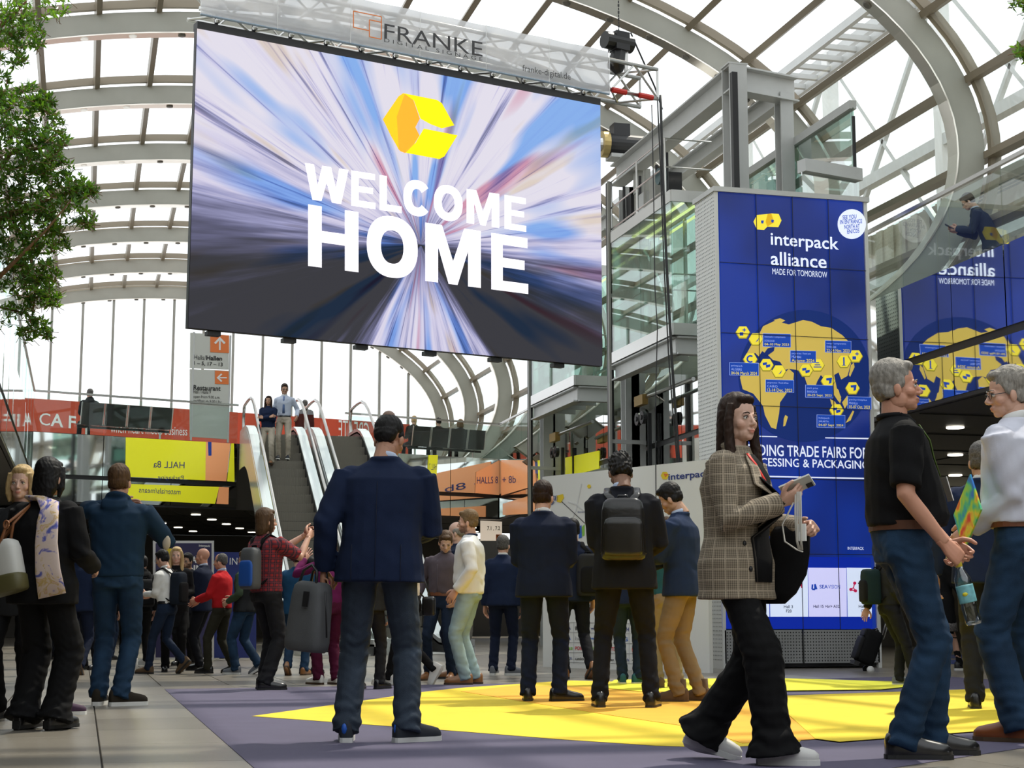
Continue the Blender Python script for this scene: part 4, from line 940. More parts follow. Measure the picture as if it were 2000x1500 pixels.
for i in range(7): MB().tube([(10.45 + .05 * (i % 3), 27.8 + i * .42, zA1), (10.45 + .05 * (i % 3), 27.8 + i * .42, zA1 + .95)], .03, 6).obj('guide_pipe', M_steel if i % 2 else M_dark, plat)
MB().tube([(10.30, 27.9, zA1 + .5), (10.42, 27.9, zA1 + .5)], .16, 14).obj('brake_drum', mat('teal_paint', (.03, .09, .10), .4), plat)
def motor(x, v, z, label):
    m = empty('lift_motor', (x, v, z), label, 'motor', 'traction motors on the lift frame')
    c = Vector((x, v, z + .3))
    MB().tube([c + Vector((-.22, 0, 0)), c + Vector((.55, 0, 0))], .24, 20).obj('housing', M_black, m)
    MB().tube([c + Vector((-.36, 0, 0)), c + Vector((-.22, 0, 0))], .27, 20).obj('brake_disc', mat('brass', (.55, .42, .18), .4, .8), m)
    MB().tube([c + Vector((-.46, 0, 0)), c + Vector((-.36, 0, 0))], [.12, .15], 16).obj('flange', M_alu, m)
    MB().box((c.x + .05, c.y, c.z + .3), (.35, .3, .28)).obj('terminal_box', M_dark, m); MB().box((c.x + .1, c.y, c.z - .26), (.6, .4, .08)).obj('mount', M_lgrey, m)
motor(10.35, 30.4, 10.03 - .0, 'black traction motor with brass brake disc on the steel roof beam')
motor(10.1, 32.6, 9.25, 'second black traction motor half hidden behind the screen edge')
cb = empty('glass_parapet', (11.0, 22.6, CZ), 'small glass parapet box standing above the top right of the video column', 'parapet')
zc_ = float(atv(1500, 330, 22.6)[2])
MB().beam((10.62, 22.3, zc_), (11.75, 22.6, zc_), .2, .2).obj('parapet_beam', M_lgrey, cb)
MB().beam((10.62, 22.3, zc_ - .6), (11.75, 22.6, zc_ - .6), .02, 1.0).obj('glass_pane', M_glassgreen, cb)
MB().box((11.72, 22.65, zc_ - .3), (.04, .04, 2.6)).obj('parapet_post', M_dark, cb)
MB().beam((11.72, 22.65, zc_ + 1.2), (11.72, 27.5, zc_ + 1.2), .12, .14).obj('parapet_beam', M_lgrey, cb)
MB().beam((11.72, 22.65, zc_ + .5), (11.72, 27.5, zc_ + .5), .02, 1.3).obj('glass_pane', M_glassgreen, cb)
# ================================================================ PEOPLE
def skinmat(name, c):
    m = mat(name, c, .5, bump=.04, bs=160); nt = m.node_tree; b = nt.nodes['Principled BSDF']
    at = nt.nodes.new('ShaderNodeAttribute'); at.attribute_name = 'Col'
    mx = nt.nodes.new('ShaderNodeMix'); mx.data_type = 'RGBA'; mx.blend_type = 'MULTIPLY'; mx.inputs[0].default_value = 1; mx.inputs[6].default_value = (*c, 1)
    nt.links.new(at.outputs['Color'], mx.inputs[7]); nt.links.new(mx.outputs[2], b.inputs['Base Color'])
    b.inputs['Subsurface Weight'].default_value = .0
    return m
SK_ = {'fair': skinmat('skin_fair', (.62, .36, .26)), 'pale': skinmat('skin_pale', (.68, .43, .33)), 'tan': skinmat('skin_tan', (.40, .20, .12)), 'olive': skinmat('skin_olive', (.50, .29, .19)), 'dark': skinmat('skin_dark', (.22, .11, .065)), 'ruddy': skinmat('skin_ruddy', (.60, .30, .20))}
def cloth(name, c, rough=.85, var=.12, bs=420, bump=.25, sheen=.0): return mat(name, [q * .85 for q in c] if max(c) < .3 else c, rough, var=var, vs=5, bump=bump, bs=bs, spec=.18, sheen=sheen)
C_navy = cloth('navy_wool', (.012, .022, .060)); C_navy2 = cloth('dark_navy_wool', (.010, .016, .040)); C_midn = cloth('midnight_suit', (.010, .011, .016)); C_blueb = cloth('blue_blazer_wool', (.012, .062, .14))
C_black = cloth('black_cloth', (.007, .007, .008)); C_char = cloth('charcoal_cloth', (.025, .026, .028)); C_white = cloth('white_cotton', (.78, .78, .76), .8, .03)
C_lblue = cloth('pale_blue_cotton', (.50, .58, .74), .8, .04); C_hood = cloth('petrol_jersey', (.012, .036, .075)); C_red = cloth('red_knit', (.50, .015, .02)); C_green = cloth('olive_knit', (.055, .085, .05))
C_mar = cloth('plum_knit', (.17, .015, .10)); C_marp = cloth('plum_trousers', (.09, .008, .035)); C_khaki = cloth('khaki_cotton', (.29, .215, .125)); C_khaki2 = cloth('stone_cotton', (.52, .46, .37)); C_beige = cloth('beige_knit', (.60, .52, .40))
C_vest = cloth('black_quilt', (.012, .013, .015), .6); C_gshirt = cloth('mauve_grey_shirt', (.13, .105, .125)); C_steel = cloth('steel_blue_denim', (.045, .062, .088)); C_teal = cloth('teal_knit', (.02, .10, .13))
def denim(name, c, var=.35):
    m = mat(name, c, .8, var=var, vs=5.5, bump=.3, bs=300, spec=.2); return m
D_mid = denim('blue_denim', (.014, .038, .080)); D_dark = denim('dark_denim', (.010, .020, .045), .25); D_light = denim('light_denim', (.30, .42, .46), .15); D_grey = denim('grey_blue_denim', (.040, .055, .078), .3); D_blk = denim('black_denim', (.014, .014, .016), .3)
def plaid(name, c1, c2, c3, sc_, sc2=None):
    m = bpy.data.materials.new(name); m.use_nodes = True; nt = m.node_tree; b = nt.nodes['Principled BSDF']; b.inputs['Roughness'].default_value = .85
    tc = nt.nodes.new('ShaderNodeTexCoord'); sp = nt.nodes.new('ShaderNodeSeparateXYZ'); nt.links.new(tc.outputs['Object'], sp.inputs[0])
    def M(op, a, b_=None, c_=None):
        n = nt.nodes.new('ShaderNodeMath'); n.operation = op
        for i, q in enumerate((a, b_, c_)):
            if q is None: continue
            if isinstance(q, (int, float)): n.inputs[i].default_value = q
            else: nt.links.new(q, n.inputs[i])
        return n.outputs[0]
    xy = M('ADD', M('MULTIPLY', M('ARCTAN2', sp.outputs['X'], sp.outputs['Y']), .17), M('MULTIPLY', sp.outputs['X'], .15))
    def st(v, f, th): return M('GREATER_THAN', M('SINE', M('MULTIPLY', v, f * 6.283)), th)
    a = M('ADD', st(xy, sc_, 0.0), st(sp.outputs['Z'], sc_, 0.0)); a = M('MULTIPLY', a, .5)
    r = nt.nodes.new('ShaderNodeValToRGB'); r.color_ramp.interpolation = 'CONSTANT'
    r.color_ramp.elements[0].color = (*c1, 1); r.color_ramp.elements[1].position = .75; r.color_ramp.elements[1].color = (*c3, 1); e = r.color_ramp.elements.new(.3); e.color = (*c2, 1)
    nt.links.new(a, r.inputs[0])
    l = M('MAXIMUM', st(xy, (sc2 or sc_ / 3), .93), st(sp.outputs['Z'], (sc2 or sc_ / 3), .93))
    mx = nt.nodes.new('ShaderNodeMix'); mx.data_type = 'RGBA'; nt.links.new(M('MULTIPLY', l, .28), mx.inputs[0]); nt.links.new(r.outputs[0], mx.inputs[6]); mx.inputs[7].default_value = (*[min(1, q * 2.2 + .02) for q in c1], 1)
    nt.links.new(mx.outputs[2], b.inputs['Base Color']); MATS[name] = m
    return m
C_plaid = plaid('red_plaid', (.30, .02, .025), (.06, .015, .03), (.012, .012, .02), 22, 22); C_houndst = plaid('checked_wool', (.34, .28, .205), (.21, .17, .12), (.09, .072, .05), 120, 20)
C_scarf = mat('floral_scarf', (.66, .50, .44), .8, var=.01, vs=9)
_r = [n for n in C_scarf.node_tree.nodes if n.type == 'VALTORGB'][0].color_ramp; _n = [n for n in C_scarf.node_tree.nodes if n.type == 'TEX_NOISE'][0]; _n.inputs['Scale'].default_value = 11; _n.inputs['Detail'].default_value = 3; _n.inputs['Distortion'].default_value = 1.2
_r.elements[0].position = .34; _r.elements[0].color = (.10, .12, .42, 1); _r.elements[1].position = .74; _r.elements[1].color = (.50, .10, .22, 1)
for _p, _c in ((.39, (.30, .26, .50)), (.43, (.72, .58, .52)), (.56, (.74, .60, .52)), (.60, (.60, .42, .13)), (.65, (.70, .50, .42))):
    _e = _r.elements.new(_p); _e.color = (*_c, 1)
H_dk = mat('dark_brown_hair', (.026, .013, .008), .55, var=.3, vs=60, bump=.35, bs=160, stretch=(1, 1, .1)); H_bk = mat('black_hair', (.010, .009, .009), .5, bump=.35, bs=160, var=.3, vs=60, stretch=(1, 1, .1)); H_br = mat('brown_hair', (.085, .048, .025), .55, var=.35, vs=70, bump=.35, bs=160, stretch=(1, 1, .1))
H_bl = mat('blonde_hair', (.48, .34, .16), .5, var=.25, vs=60, bump=.5, bs=110, stretch=(1, 1, .1)); H_gr = mat('grey_hair', (.27, .25, .22), .6, var=.3, vs=70, bump=.6, bs=130, stretch=(1, 1, .3)); H_sp = mat('salt_pepper_hair', (.10, .095, .09), .6, var=.4, vs=80, bump=.6, bs=130); H_db = mat('dark_blond_hair', (.17, .11, .055), .6, var=.3, vs=70, bump=.5, bs=120)
M_shoeb = mat('black_leather', (.010, .010, .011), .28, coat=.3); M_shoebr = mat('tan_leather', (.26, .11, .035), .35, coat=.2); M_suede = mat('brown_suede', (.11, .065, .032), .85, var=.15, vs=20); M_shoew = mat('white_leather', (.72, .71, .68), .5); M_sneak = mat('dark_mesh', (.020, .024, .034), .8); M_cognac = mat('cognac_leather', (.20, .055, .015), .35)
M_solew = mat('white_sole', (.75, .75, .72), .6); M_soleb = mat('black_sole', (.015, .015, .015), .6); M_solebr = mat('brown_sole', (.07, .04, .02), .6); M_eyew = mat('eye_white', (.75, .73, .70), .3); M_iris = mat('iris_brown', (.035, .018, .010), .15)
M_gl = mat('spectacle_frame', (.012, .012, .014), .3); M_lens = glassmat('spectacle_lens', (.92, .94, .95), .08)
M_green_sh = mat('grey_canvas', (.16, .17, .19), .8); M_teal_sh = mat('teal_mesh', (.015, .10, .13), .7); M_purple_sh = mat('purple_knit', (.05, .02, .05), .8)

for _h in (H_dk, H_bk, H_br, H_bl, H_gr, H_sp, H_db): _h.node_tree.nodes['Principled BSDF'].inputs['Specular IOR Level'].default_value = .2
def remesh(mb, vox, it=4, fac=.55):
    me = bpy.data.meshes.new('t'); me.from_pydata(mb.v, [], mb.f)
    o = bpy.data.objects.new('t', me); col.objects.link(o)
    m = o.modifiers.new('r', 'REMESH'); m.mode = 'VOXEL'; m.voxel_size = vox; m.use_smooth_shade = True
    if it: s = o.modifiers.new('s', 'SMOOTH'); s.factor = fac; s.iterations = it
    dg = bpy.context.evaluated_depsgraph_get(); m2 = bpy.data.meshes.new_from_object(o.evaluated_get(dg))
    bpy.data.objects.remove(o); bpy.data.meshes.remove(me)
    return m2
def mv(me):
    n = len(me.vertices); a = np.empty(n * 3, np.float32); me.vertices.foreach_get('co', a); b = np.empty(n * 3, np.float32); me.vertices.foreach_get('normal', b)
    return a.reshape(-1, 3), b.reshape(-1, 3)
def setv(me, V): me.vertices.foreach_set('co', V.astype(np.float32).ravel()); me.update()
def finish(me, m, name):
    me.name = name; me.materials.clear(); me.materials.append(m)
    me.polygons.foreach_set('use_smooth', [True] * len(me.polygons)); return me
def bez(a, b, n): return [a + (b - a) * i / n for i in range(n + 1)]
def ik(a, b, l1, l2, hint):
    d = b - a; D = min(d.length, (l1 + l2) * .998); 
    if d.length > D: b = a + d.normalized() * D; d = b - a
    x = (l1 * l1 - l2 * l2 + D * D) / (2 * D); h = math.sqrt(max(0, l1 * l1 - x * x)); u = d.normalized(); hint = Vector(hint); q = (hint - u * hint.dot(u))
    if q.length < 1e-4: q = Vector((0, 1, 0)) - u * u.y
    return a + u * x + q.normalized() * h, b
SHOE = [(-.078, .020, .036, .0), (-.070, .032, .046, .0), (-.04, .037, .052, 0), (.0, .037, .052, 0), (.05, .037, .044, 0), (.10, .042, .034, 0), (.15, .045, .028, 0), (.185, .036, .023, 0), (.205, .016, .014, 0)]
def frame3(y, z):
    y = Vector(y).normalized(); z = Vector(z); x = y.cross(z).normalized(); z = x.cross(y).normalized()
    return Matrix((x, y, z)).transposed()
def hand_mb(side, curl=(.25, .3, .3), spread=.06, thumb=.5, nfing=4):
    """right hand (side=+1) or left; wrist at origin, fingers +Y, back of the hand +Z, palm -Z; thumb on -X*side (inner side)"""
    mb = MB(); s = side
    # palm
    mb.rings([((0, -.03, 0), (.026, 0, 0), (0, 0, .021)), ((0, .0, 0), (.028, 0, 0), (0, 0, .019)), ((s * .002, .03, 0), (.038, 0, 0), (0, 0, .018)), ((s * .002, .065, 0), (.042, 0, 0), (0, 0, .0165)), ((s * .001, .088, -.001), (.040, 0, 0), (0, 0, .013)), ((0, .098, -.002), (.034, 0, 0), (0, 0, .008))], 12, 2.6)
    for i in range(nfing):
        x = -s * (.030 - i * .0205); Lf = (.040, .046, .043, .034)[i]; r = (.0088, .0092, .0088, .0078)[i]
        p = Vector((x, .084 - (.004 if i in (0, 3) else 0) - (.004 if i == 3 else 0), 0)); a = 0; pts = [p + Vector((0, -.02, 0)), p]; az = -s * (1.5 - i) * spread
        for j, f_ in enumerate((1, .66, .52)):
            a += curl[j] * (1 + .12 * i); d = Vector((math.sin(az) * math.cos(a), math.cos(a) * math.cos(az), -math.sin(a))); p = p + d * Lf * f_; pts.append(p)
        mb.tube(pts, [r * 1.05, r * 1.08, r, r * .92, r * .72], 8)
        mb.ell(pts[-1], (r * .74,) * 3, 6)
    b = Vector((-s * .022, .018, -.006)); d1 = Vector((-s * .75, .62, -.25 * thumb * 2)).normalized(); p1 = b + d1 * .045; d2 = Vector((-s * (.55 - thumb * .5), .80, -.35 * thumb)).normalized(); p2 = p1 + d2 * .032; d3 = Vector((-s * (.2 - thumb * .5), .9, -.4 * thumb)).normalized(); p3 = p2 + d3 * .026
    mb.tube([b, p1, p2, p3], [.0155, .0125, .0105, .0085], 8); mb.ell(p3, (.0088,) * 3, 6)
    return mb
def xf(mb, M, t, s=1.0, n0=0):
    for i in range(n0, len(mb.v)):
        q = M @ Vector(mb.v[i]) * s + t; mb.v[i] = (q.x, q.y, q.z)
    return mb
def patch_sheet(bvh, rows, m, name, par, side=1, off=.006, nx=8, s=1.0, cx=0.0):
    V = []; F = []; last = None
    for z, a, b in rows:
        for i in range(nx + 1):
            x = (a + (b - a) * i / nx) * s; r = bvh.ray_cast(Vector((x + cx, side * 1.5, z * s)), Vector((0, -side, 0)))
            if r[0] is None: V.append(last + Vector((0, 0, .001)) if last else Vector((x, 0, z * s)))
            else: last = r[0] + Vector((0, side * off, 0)); V.append(last.copy())
    for j in range(len(rows) - 1):
        for i in range(nx):
            k = j * (nx + 1) + i; f = (k, k + 1, k + nx + 2, k + nx + 1); F.append(f if side < 0 else f[::-1])
    o = plink(name, MB().add(V, F).mesh(name, m, True), par); so = o.modifiers.new('thickness', 'SOLIDIFY'); so.thickness = .004; so.offset = 1
    return o
def plink(name, me, par):
    o = bpy.data.objects.new(name, me); col.objects.link(o); o.parent = par; return o
class Pz: pass
def person(px=None, py=None, top=None, face=0, label='', pos=None, h=1.76, tone='fair', bw=1.0, fem=False, belly=0.0, lean=(0, 0), twist=0.0, head=(0, 0), L=(-.11, 0, 0, 0, 0), Rf=(.11, 0, 0, 0, 0), la=None, ra=None, lh=None, rh=None, lel=None, rel=None,
           up='suit', upm=None, hem=None, collar=None, sleeve=1.0, dn=None, legw=1.0, shoe=None, sole=None, hair='short', hairm=None, face_on=False, beard=0.0, glasses=False, fine=None, pz=.93, sk=None, seat=False, group=None, crown=False, loose=0.0, earL=True, flare=0.0, shoe_kind='low', name='person'):
    o = Pz()
    if pos is None:
        g = atz(px, py); d = math.hypot(g[0], g[1]); n = (-g[0], -g[1], 0)
        if top is not None: h = float(on(px, top, g, n)[2])
        loc = Vector((g[0], g[1], 0))
    else:
        loc = Vector(pos); d = math.hypot(pos[0], pos[1])
    s = h / 1.755; d_ = fine or d
    vox = min(.021, max(.0075, d_ * .00085)); hv = min(.010, max(.0042, d_ * .00042))
    root = empty(name, loc, label, 'person', group, rz=-(math.radians(face) + YAW)); o.root = root; o.s = s; o.loc = loc; o.d = d
    M3 = Matrix.Rotation(-(math.radians(face) + YAW), 3, 'Z'); o.W = lambda p: loc + M3 @ (Vector(p)); o.M3 = M3
    lx, ly = lean; P = Vector((0, 0, pz)); S = P + Vector((lx, ly, math.sqrt(max(.01, .25 - lx * lx - ly * ly)))); tw = math.radians(twist)
    lat = Vector((math.cos(tw), math.sin(tw), -lx * .5)).normalized(); fwd = Vector((-math.sin(tw), math.cos(tw), 0))
    spine = (S - P).normalized()
    def ctr(z):
        t = (z - .93) / .5
        if t < 0: return Vector((0, 0, pz + (z - .93)))
        return P + (S - P) * t
    shw = (.165 if fem else .185) * bw
    sj = {-1: S - lat * shw + Vector((0, 0, -.02)), 1: S + lat * shw + Vector((0, 0, -.02))}
    nb = S + spine * .065 + Vector((0, .0, 0)); hp = nb + spine * .05 + Vector((0, .018, .0))
    hy, hpz = math.radians(head[0]), math.radians(head[1])
    HM = Matrix.Rotation(-hy + tw * .5, 3, 'Z') @ Matrix.Rotation(-hpz, 3, 'X'); hp = hp + fwd * (.03 * max(0, math.sin(hpz)))
    # limbs
    wrists = {}; elb = {}
    for sd_, w_, e_ in ((-1, la, lel), (1, ra, rel)):
        w_ = Vector(w_) if w_ is not None else sj[sd_] + Vector((sd_ * .055, .035, -.545))
        hint = Vector(e_) if e_ is not None else Vector((sd_ * .5, -1, -.35))
        elb[sd_], wrists[sd_] = ik(sj[sd_], w_, .295, .265, hint)
    feet = {}; knee = {}; hips = {}; 
    for sd_, f in ((-1, L), (1, Rf)):
        fx, fy, fyaw, fpi, lift = f; hip = P + Vector((sd_ * .092 * (bw ** .5), 0, -.02)); 
        an = Vector((fx, fy, .085 + lift)); hips[sd_] = hip
        knee[sd_], an = ik(hip, an, .435, .425, (sd_ * .12, 1, 0) if not seat else (0, 1, .6)); feet[sd_] = (an, math.radians(fyaw), math.radians(fpi))
    if seat: pass
    # --- body: one continuous remeshed figure, with finer head and hands
    arm_r = (.050, .045, .040, .036, .026) if not fem else (.042, .037, .033, .030, .022)
    b = MB()
    tors = [(.80, .14, .10), (.93, .155, .105), (1.05, .135, .095), (1.18, .145, .10), (1.30, .155, .105), (1.39, .155, .09), (1.44, .11, .07), (1.475, .06, .055)]
    b.rings([(ctr(z), lat * (rx * bw * .9), fwd * (ry * .9)) for z, rx, ry in tors[1:]], 14)
    b.tube([nb - spine * .06, nb, hp + Vector((0, -.015, .02))], [.060 if not fem else .05, .056 if not fem else .046, .056 if not fem else .046], 12)
    for q in (-1, 1):
        b.tube([sj[q], (sj[q] + elb[q]) / 2, elb[q], (elb[q] * .6 + wrists[q] * .4), wrists[q]], [a * (bw ** .5) for a in arm_r], 10)
        an = feet[q][0]; b.tube([hips[q], (hips[q] + knee[q]) / 2, knee[q], knee[q] * .65 + an * .35, an], [.08, .07, .048, .05, .034], 10); b.ell(an, (.034, .045, .035), 8)
    bm = remesh(b, vox if sleeve > .8 else .009, 2)
    jn = bmesh.new(); jn.from_mesh(bm); cl = jn.verts.layers.float_color.new('Col')
    for v in jn.verts: v[cl] = (1, 1, 1, 1)
    # head
    hb = MB(); fs = .93 if fem else 1.0
    hb.ell((0, -.014, .113), (.075, .094, .090), 24); hb.ell((0, .022, .066), (.061, .066, .082), 20); hb.ell((0, .030, .008), (.050 * fs, .052, .038), 16); hb.ell((0, .062, -.010), (.024 * fs, .022, .019), 12)
    for q in (-1, 1):
        hb.ell((q * .040, .050, .050), (.024, .028, .024) if not fem else (.022, .026, .026), 12); hb.ell((q * .024, .078 if not fem else .073, .094), (.024, .013, .010), 12); hb.ell((q * (.047 if not fem else .041), .0, .02), (.020, .04, .04), 12)
        hb.ell((q * .076, -.004, .060), (.010, .019, .031), 10, Matrix.Rotation(q * -.35, 3, 'Z')); hb.ell((q * (.011 if not fem else .009), .094, .044), (.009, .011, .008) if not fem else (.0065, .009, .006), 8)
        hb.ell((q * .030, .070, .078), (.016, .012, .011), 10)
    hb.tube([(0, .078, .094), (0, .092, .070), (0, .106 if not fem else .102, .050), (0, .102, .042)], [.009, .010, .0125, .009] if not fem else [.007, .008, .0100, .008], 10)
    hb.ell((0, .085, .020), (.024, .010, .009), 10); hb.ell((0, .085, .0185), (.019, .0125, .0055), 10); hb.ell((0, .083, .0075), (.016, .012, .0055), 10)
    hb.tube([(0, -.03, -.09), (0, -.02, .02)], [.056 * fs, .052 * fs], 12)
    hm = remesh(hb, hv, 2, .45); V, N = mv(hm); n0 = len(jn.verts)
    c_ = np.ones((len(V), 4), np.float32)
    def blob(cx, cy, cz, r, col_, k=1.0):
        dd = np.sqrt(((V - np.array([cx, cy, cz])) ** 2).sum(1)); w_ = np.clip(1 - dd / r, 0, 1)[:, None] * k; c_[:, :3] = c_[:, :3] * (1 - w_) + np.array(col_) * w_
    for q in (-.012, 0, .012): blob(q, .094, .013, .014, (.95, .48, .48) if fem else (.85, .6, .58), 1.1)
    for q in (-1, 1): blob(q * .031, .078, .078, .022, (.70, .62, .60), .8); blob(q * .048, .06, .045, .03, (1.0, .80, .76), .6)
    if beard:
        wb = np.clip((.030 - V[:, 2]) / .02, 0, 1) * np.clip((V[:, 1] - .0) / .03, 0, 1) * (V[:, 2] > -.04); wb = np.maximum(wb, np.clip((.055 - V[:, 2]) / .02, 0, 1) * np.clip((V[:, 1] + .0) / .01, 0, 1) * np.clip((np.abs(V[:, 0]) - .04) / .01, 0, 1) * (V[:, 2] > -.04))
        mouth = (np.abs(V[:, 0]) < .02) & (np.abs(V[:, 2] - .013) < .008); wb[mouth] = 0
        c_[:, :3] *= (1 - wb[:, None] * beard * np.array([.85, .88, .9]))
    Vw = V @ np.array(HM).T + np.array(hp); tmp = hm; setv(tmp, Vw); n0 = len(jn.verts); jn.from_mesh(tmp); jn.verts.ensure_lookup_table()
    for i in range(len(V)): jn.verts[n0 + i][cl] = c_[i]
    # hands
    o.hand = {}
    for q, hh_ in ((-1, lh), (1, rh)):
        hh_ = hh_ or {}; fd = (wrists[q] - elb[q]).normalized(); dr = Vector(hh_.get('dir', fd)); up_ = Vector(hh_.get('up', (q, 0.25, 0.1)))
        HB = hand_mb(q, hh_.get('curl', (.25, .35, .3)), hh_.get('spread', .03), hh_.get('thumb', .4)); fr_ = frame3(dr, up_)
        xf(HB, fr_, wrists[q], (.93 if fem else 1.0) * 1.02); o.hand[q] = (wrists[q], fr_)
        if d_ < 11: mm2 = remesh(HB, .0034, 1, .4)
        else: mm2 = HB.mesh('h', None)
        n0 = len(jn.verts); jn.from_mesh(mm2); jn.verts.ensure_lookup_table(); bpy.data.meshes.remove(mm2)
        for i in range(n0, len(jn.verts)): jn.verts[i][cl] = (1, .95, .93, 1)
    for v in jn.verts: v.co *= s
    bmx = bpy.data.meshes.new('body'); jn.to_mesh(bmx); jn.free(); bpy.data.meshes.remove(bm); bpy.data.meshes.remove(tmp)
    plink('body', finish(bmx, SK_[tone] if sk is None else sk, 'body'), root)
    HL = lambda p: (hp + HM @ Vector(p)) * s
    o.HL = HL; o.HM = HM
    if face_on:
        for q in (-1, 1):
            plink('eye', MB().ell(HL((q * .031, .0735, .0785)), (.0125 * s, .0125 * s, .0105 * s), 12).mesh('eye', M_eyew, True), root)
            plink('iris', MB().ell(HL((q * .031, .0805, .078)), (.0062 * s, .0062 * s, .0062 * s), 10).mesh('iris', M_iris, True), root)
            plink('eyelid', MB().tube([HL((q * .018, .082, .080)), HL((q * .026, .0875, .0865)), HL((q * .036, .0865, .086)), HL((q * .045, .077, .081))], .0022 * s, 6).mesh('eyelid', M_iris if fem else SK_[tone], True), root)
            plink('eyebrow', MB().tube([HL((q * .014, .0905, .098)), HL((q * .028, .0895, .1035)), HL((q * .046, .075, .099))], [.0028 * s, .0036 * s, .0018 * s], 6).mesh('eyebrow', hairm or H_dk, True), root)
    # hair
    if hair != 'bald':
        hb = MB(); Ht = hair
        if Ht in ('short', 'curly', 'long', 'bob', 'tail'):
            hb.ell((0, -.022, .130), (.083, .096, .090), 20); hb.ell((0, -.060, .085), (.070, .052, .068), 16)
            for q in (-1, 1): hb.ell((q * .070, .006, .098), (.012, .030, .036), 10); hb.ell((q * .060, -.04, .06), (.018, .035, .035), 10)
            hb.ell((0, .045, .172), (.055, .040, .028), 12)
        if Ht == 'ring':
            hb.ell((0, -.050, .088), (.078, .062, .058), 18)
            for q in (-1, 1): hb.ell((q * .066, -.018, .092), (.017, .055, .040), 12)
        if Ht == 'thin':
            hb.ell((0, -.030, .124), (.080, .088, .082), 20); hb.ell((0, -.060, .085), (.070, .052, .068), 16)
            for q in (-1, 1): hb.ell((q * .068, .0, .095), (.012, .035, .040), 10)
        if Ht == 'curly':
            for i in range(60):
                a = rnd.uniform(0, 6.28); e_ = rnd.uniform(.1, 1.4); hb.ell((.078 * math.cos(a) * math.cos(e_), -.022 + .092 * math.sin(a) * math.cos(e_), .135 + .088 * math.sin(e_)), (.016,) * 3, 6)
        if Ht == 'long':
            hb.rings([((0, -.035, .12), (.088, 0, 0), (0, .075, 0)), ((0, -.045, .04), (.092, 0, 0), (0, .065, 0)), ((0, -.055, -.05), (.095, 0, 0), (0, .05, 0)), ((0, -.060, -.14), (.095, 0, 0), (0, .036, 0)), ((0, -.06, -.24), (.08, 0, 0), (0, .03, 0)), ((0, -.055, -.32), (.05, 0, 0), (0, .018, 0))], 16)
            for q in (-1, 1): hb.tube([(q * .070, .02, .15), (q * .084, .015, .07), (q * .084, .015, -.02), (q * .085, .03, -.13), (q * .075, .045, -.26), (q * .07, .05, -.33)], [.018, .023, .026, .028, .022, .008], 10)
        if Ht == 'bob':
            hb.rings([((0, -.030, .14), (.088, 0, 0), (0, .075, 0)), ((0, -.035, .06), (.094, 0, 0), (0, .07, 0)), ((0, -.045, -.01), (.092, 0, 0), (0, .06, 0)), ((0, -.05, -.06), (.07, 0, 0), (0, .045, 0))], 16)
            for q in (-1, 1): hb.tube([(q * .066, .035, .15), (q * .080, .028, .08), (q * .080, .026, .01), (q * .070, .02, -.05)], [.02, .022, .024, .012], 10)
        if Ht == 'tail': hb.tube([(0, -.10, .14), (0, -.14, .10), (0, -.13, -.02), (0, -.11, -.12)], [.02, .028, .024, .008], 10)
        hm2 = remesh(hb, hv * 1.15, 2, .5); V, N = mv(hm2)
        amp = .0016 if Ht != 'curly' else .005
        nz_ = np.sin(V[:, 0] * 170 + 3 * np.sin(V[:, 2] * 40)) * np.sin(V[:, 1] * 150 + 2 * np.sin(V[:, 2] * 60 + V[:, 0] * 50)); V = V + N * (amp * nz_)[:, None]
        if crown: pass
        V = (V @ np.array(HM).T + np.array(hp)) * s; setv(hm2, V)
        plink('hair', finish(hm2, hairm or H_dk, 'hair'), root)
        if crown:
            cm = MB().ell((0, -.058, .181), (.038, .040, .036), 14); xf(cm, HM, hp); cm.v = [(a * s, b_ * s, c * s) for a, b_, c in cm.v]
            plink('bald_crown', cm.mesh('bald_crown', mat('crown_skin', (.20, .12, .085), .5), True), root)
    if glasses:
        gm = MB()
        for q in (-1, 1):
            gm.tube([HL((q * .033 + .021 * math.cos(R(a)), .094, .076 + .016 * math.sin(R(a)))) for a in range(0, 361, 30)], .0018 * s, 5, cap=False); gm.tube([HL((q * .054, .092, .080)), HL((q * .077, .0, .078))], .0018 * s, 5)
        gm.tube([HL((-.012, .096, .078)), HL((.012, .096, .078))], .0018 * s, 5); plink('glasses', gm.mesh('glasses', M_gl), root)
    # --- trousers
    if dn is not None:
        t = MB(); 
        t.rings([(ctr(z), lat * rx * bw, fwd * ry) for z, rx, ry in ((.84, .165, .118), (.93, .176, .125), (1.0, .165, .115 + belly * .4), (1.045, .152, .108 + belly * .6))], 16)
        for q in (-1, 1):
            an = feet[q][0]; k = knee[q]; hpn = hips[q]; lw = legw; wd2 = (.094, .085, .068 * lw, .064 * lw, .062 * lw, .064 * lw * (1 + flare))
            dn_ = (an - k).normalized()
            t.tube([hpn + Vector((0, 0, .01)), hpn * .5 + k * .5, k, k * .6 + an * .4, k * .2 + an * .8, an + dn_ * .035], [a * (bw ** .5) for a in wd2], 14)
            t.ell(hpn + Vector((0, -.030, .0)), (.082 * bw, .084, .10), 12)
        tm = remesh(t, vox, 4); V, N = mv(tm); z = V[:, 2]
        wgt = .35 + .9 * np.exp(-((z - .12) / .12) ** 2) + .6 * np.exp(-((z - .50) / .09) ** 2) + .5 * np.exp(-((z - .86) / .06) ** 2)
        amp = .0034 * (1.15 if legw > 1 else 1)
        ph = rnd.uniform(0, 6); f_ = np.sin(z * 62 + 2.2 * np.sin(V[:, 0] * 22 + ph) + 1.5 * np.sin(V[:, 1] * 25 + z * 9)) + .5 * np.sin(z * 120 + 3 * np.sin(V[:, 0] * 35 + V[:, 1] * 18 + ph))
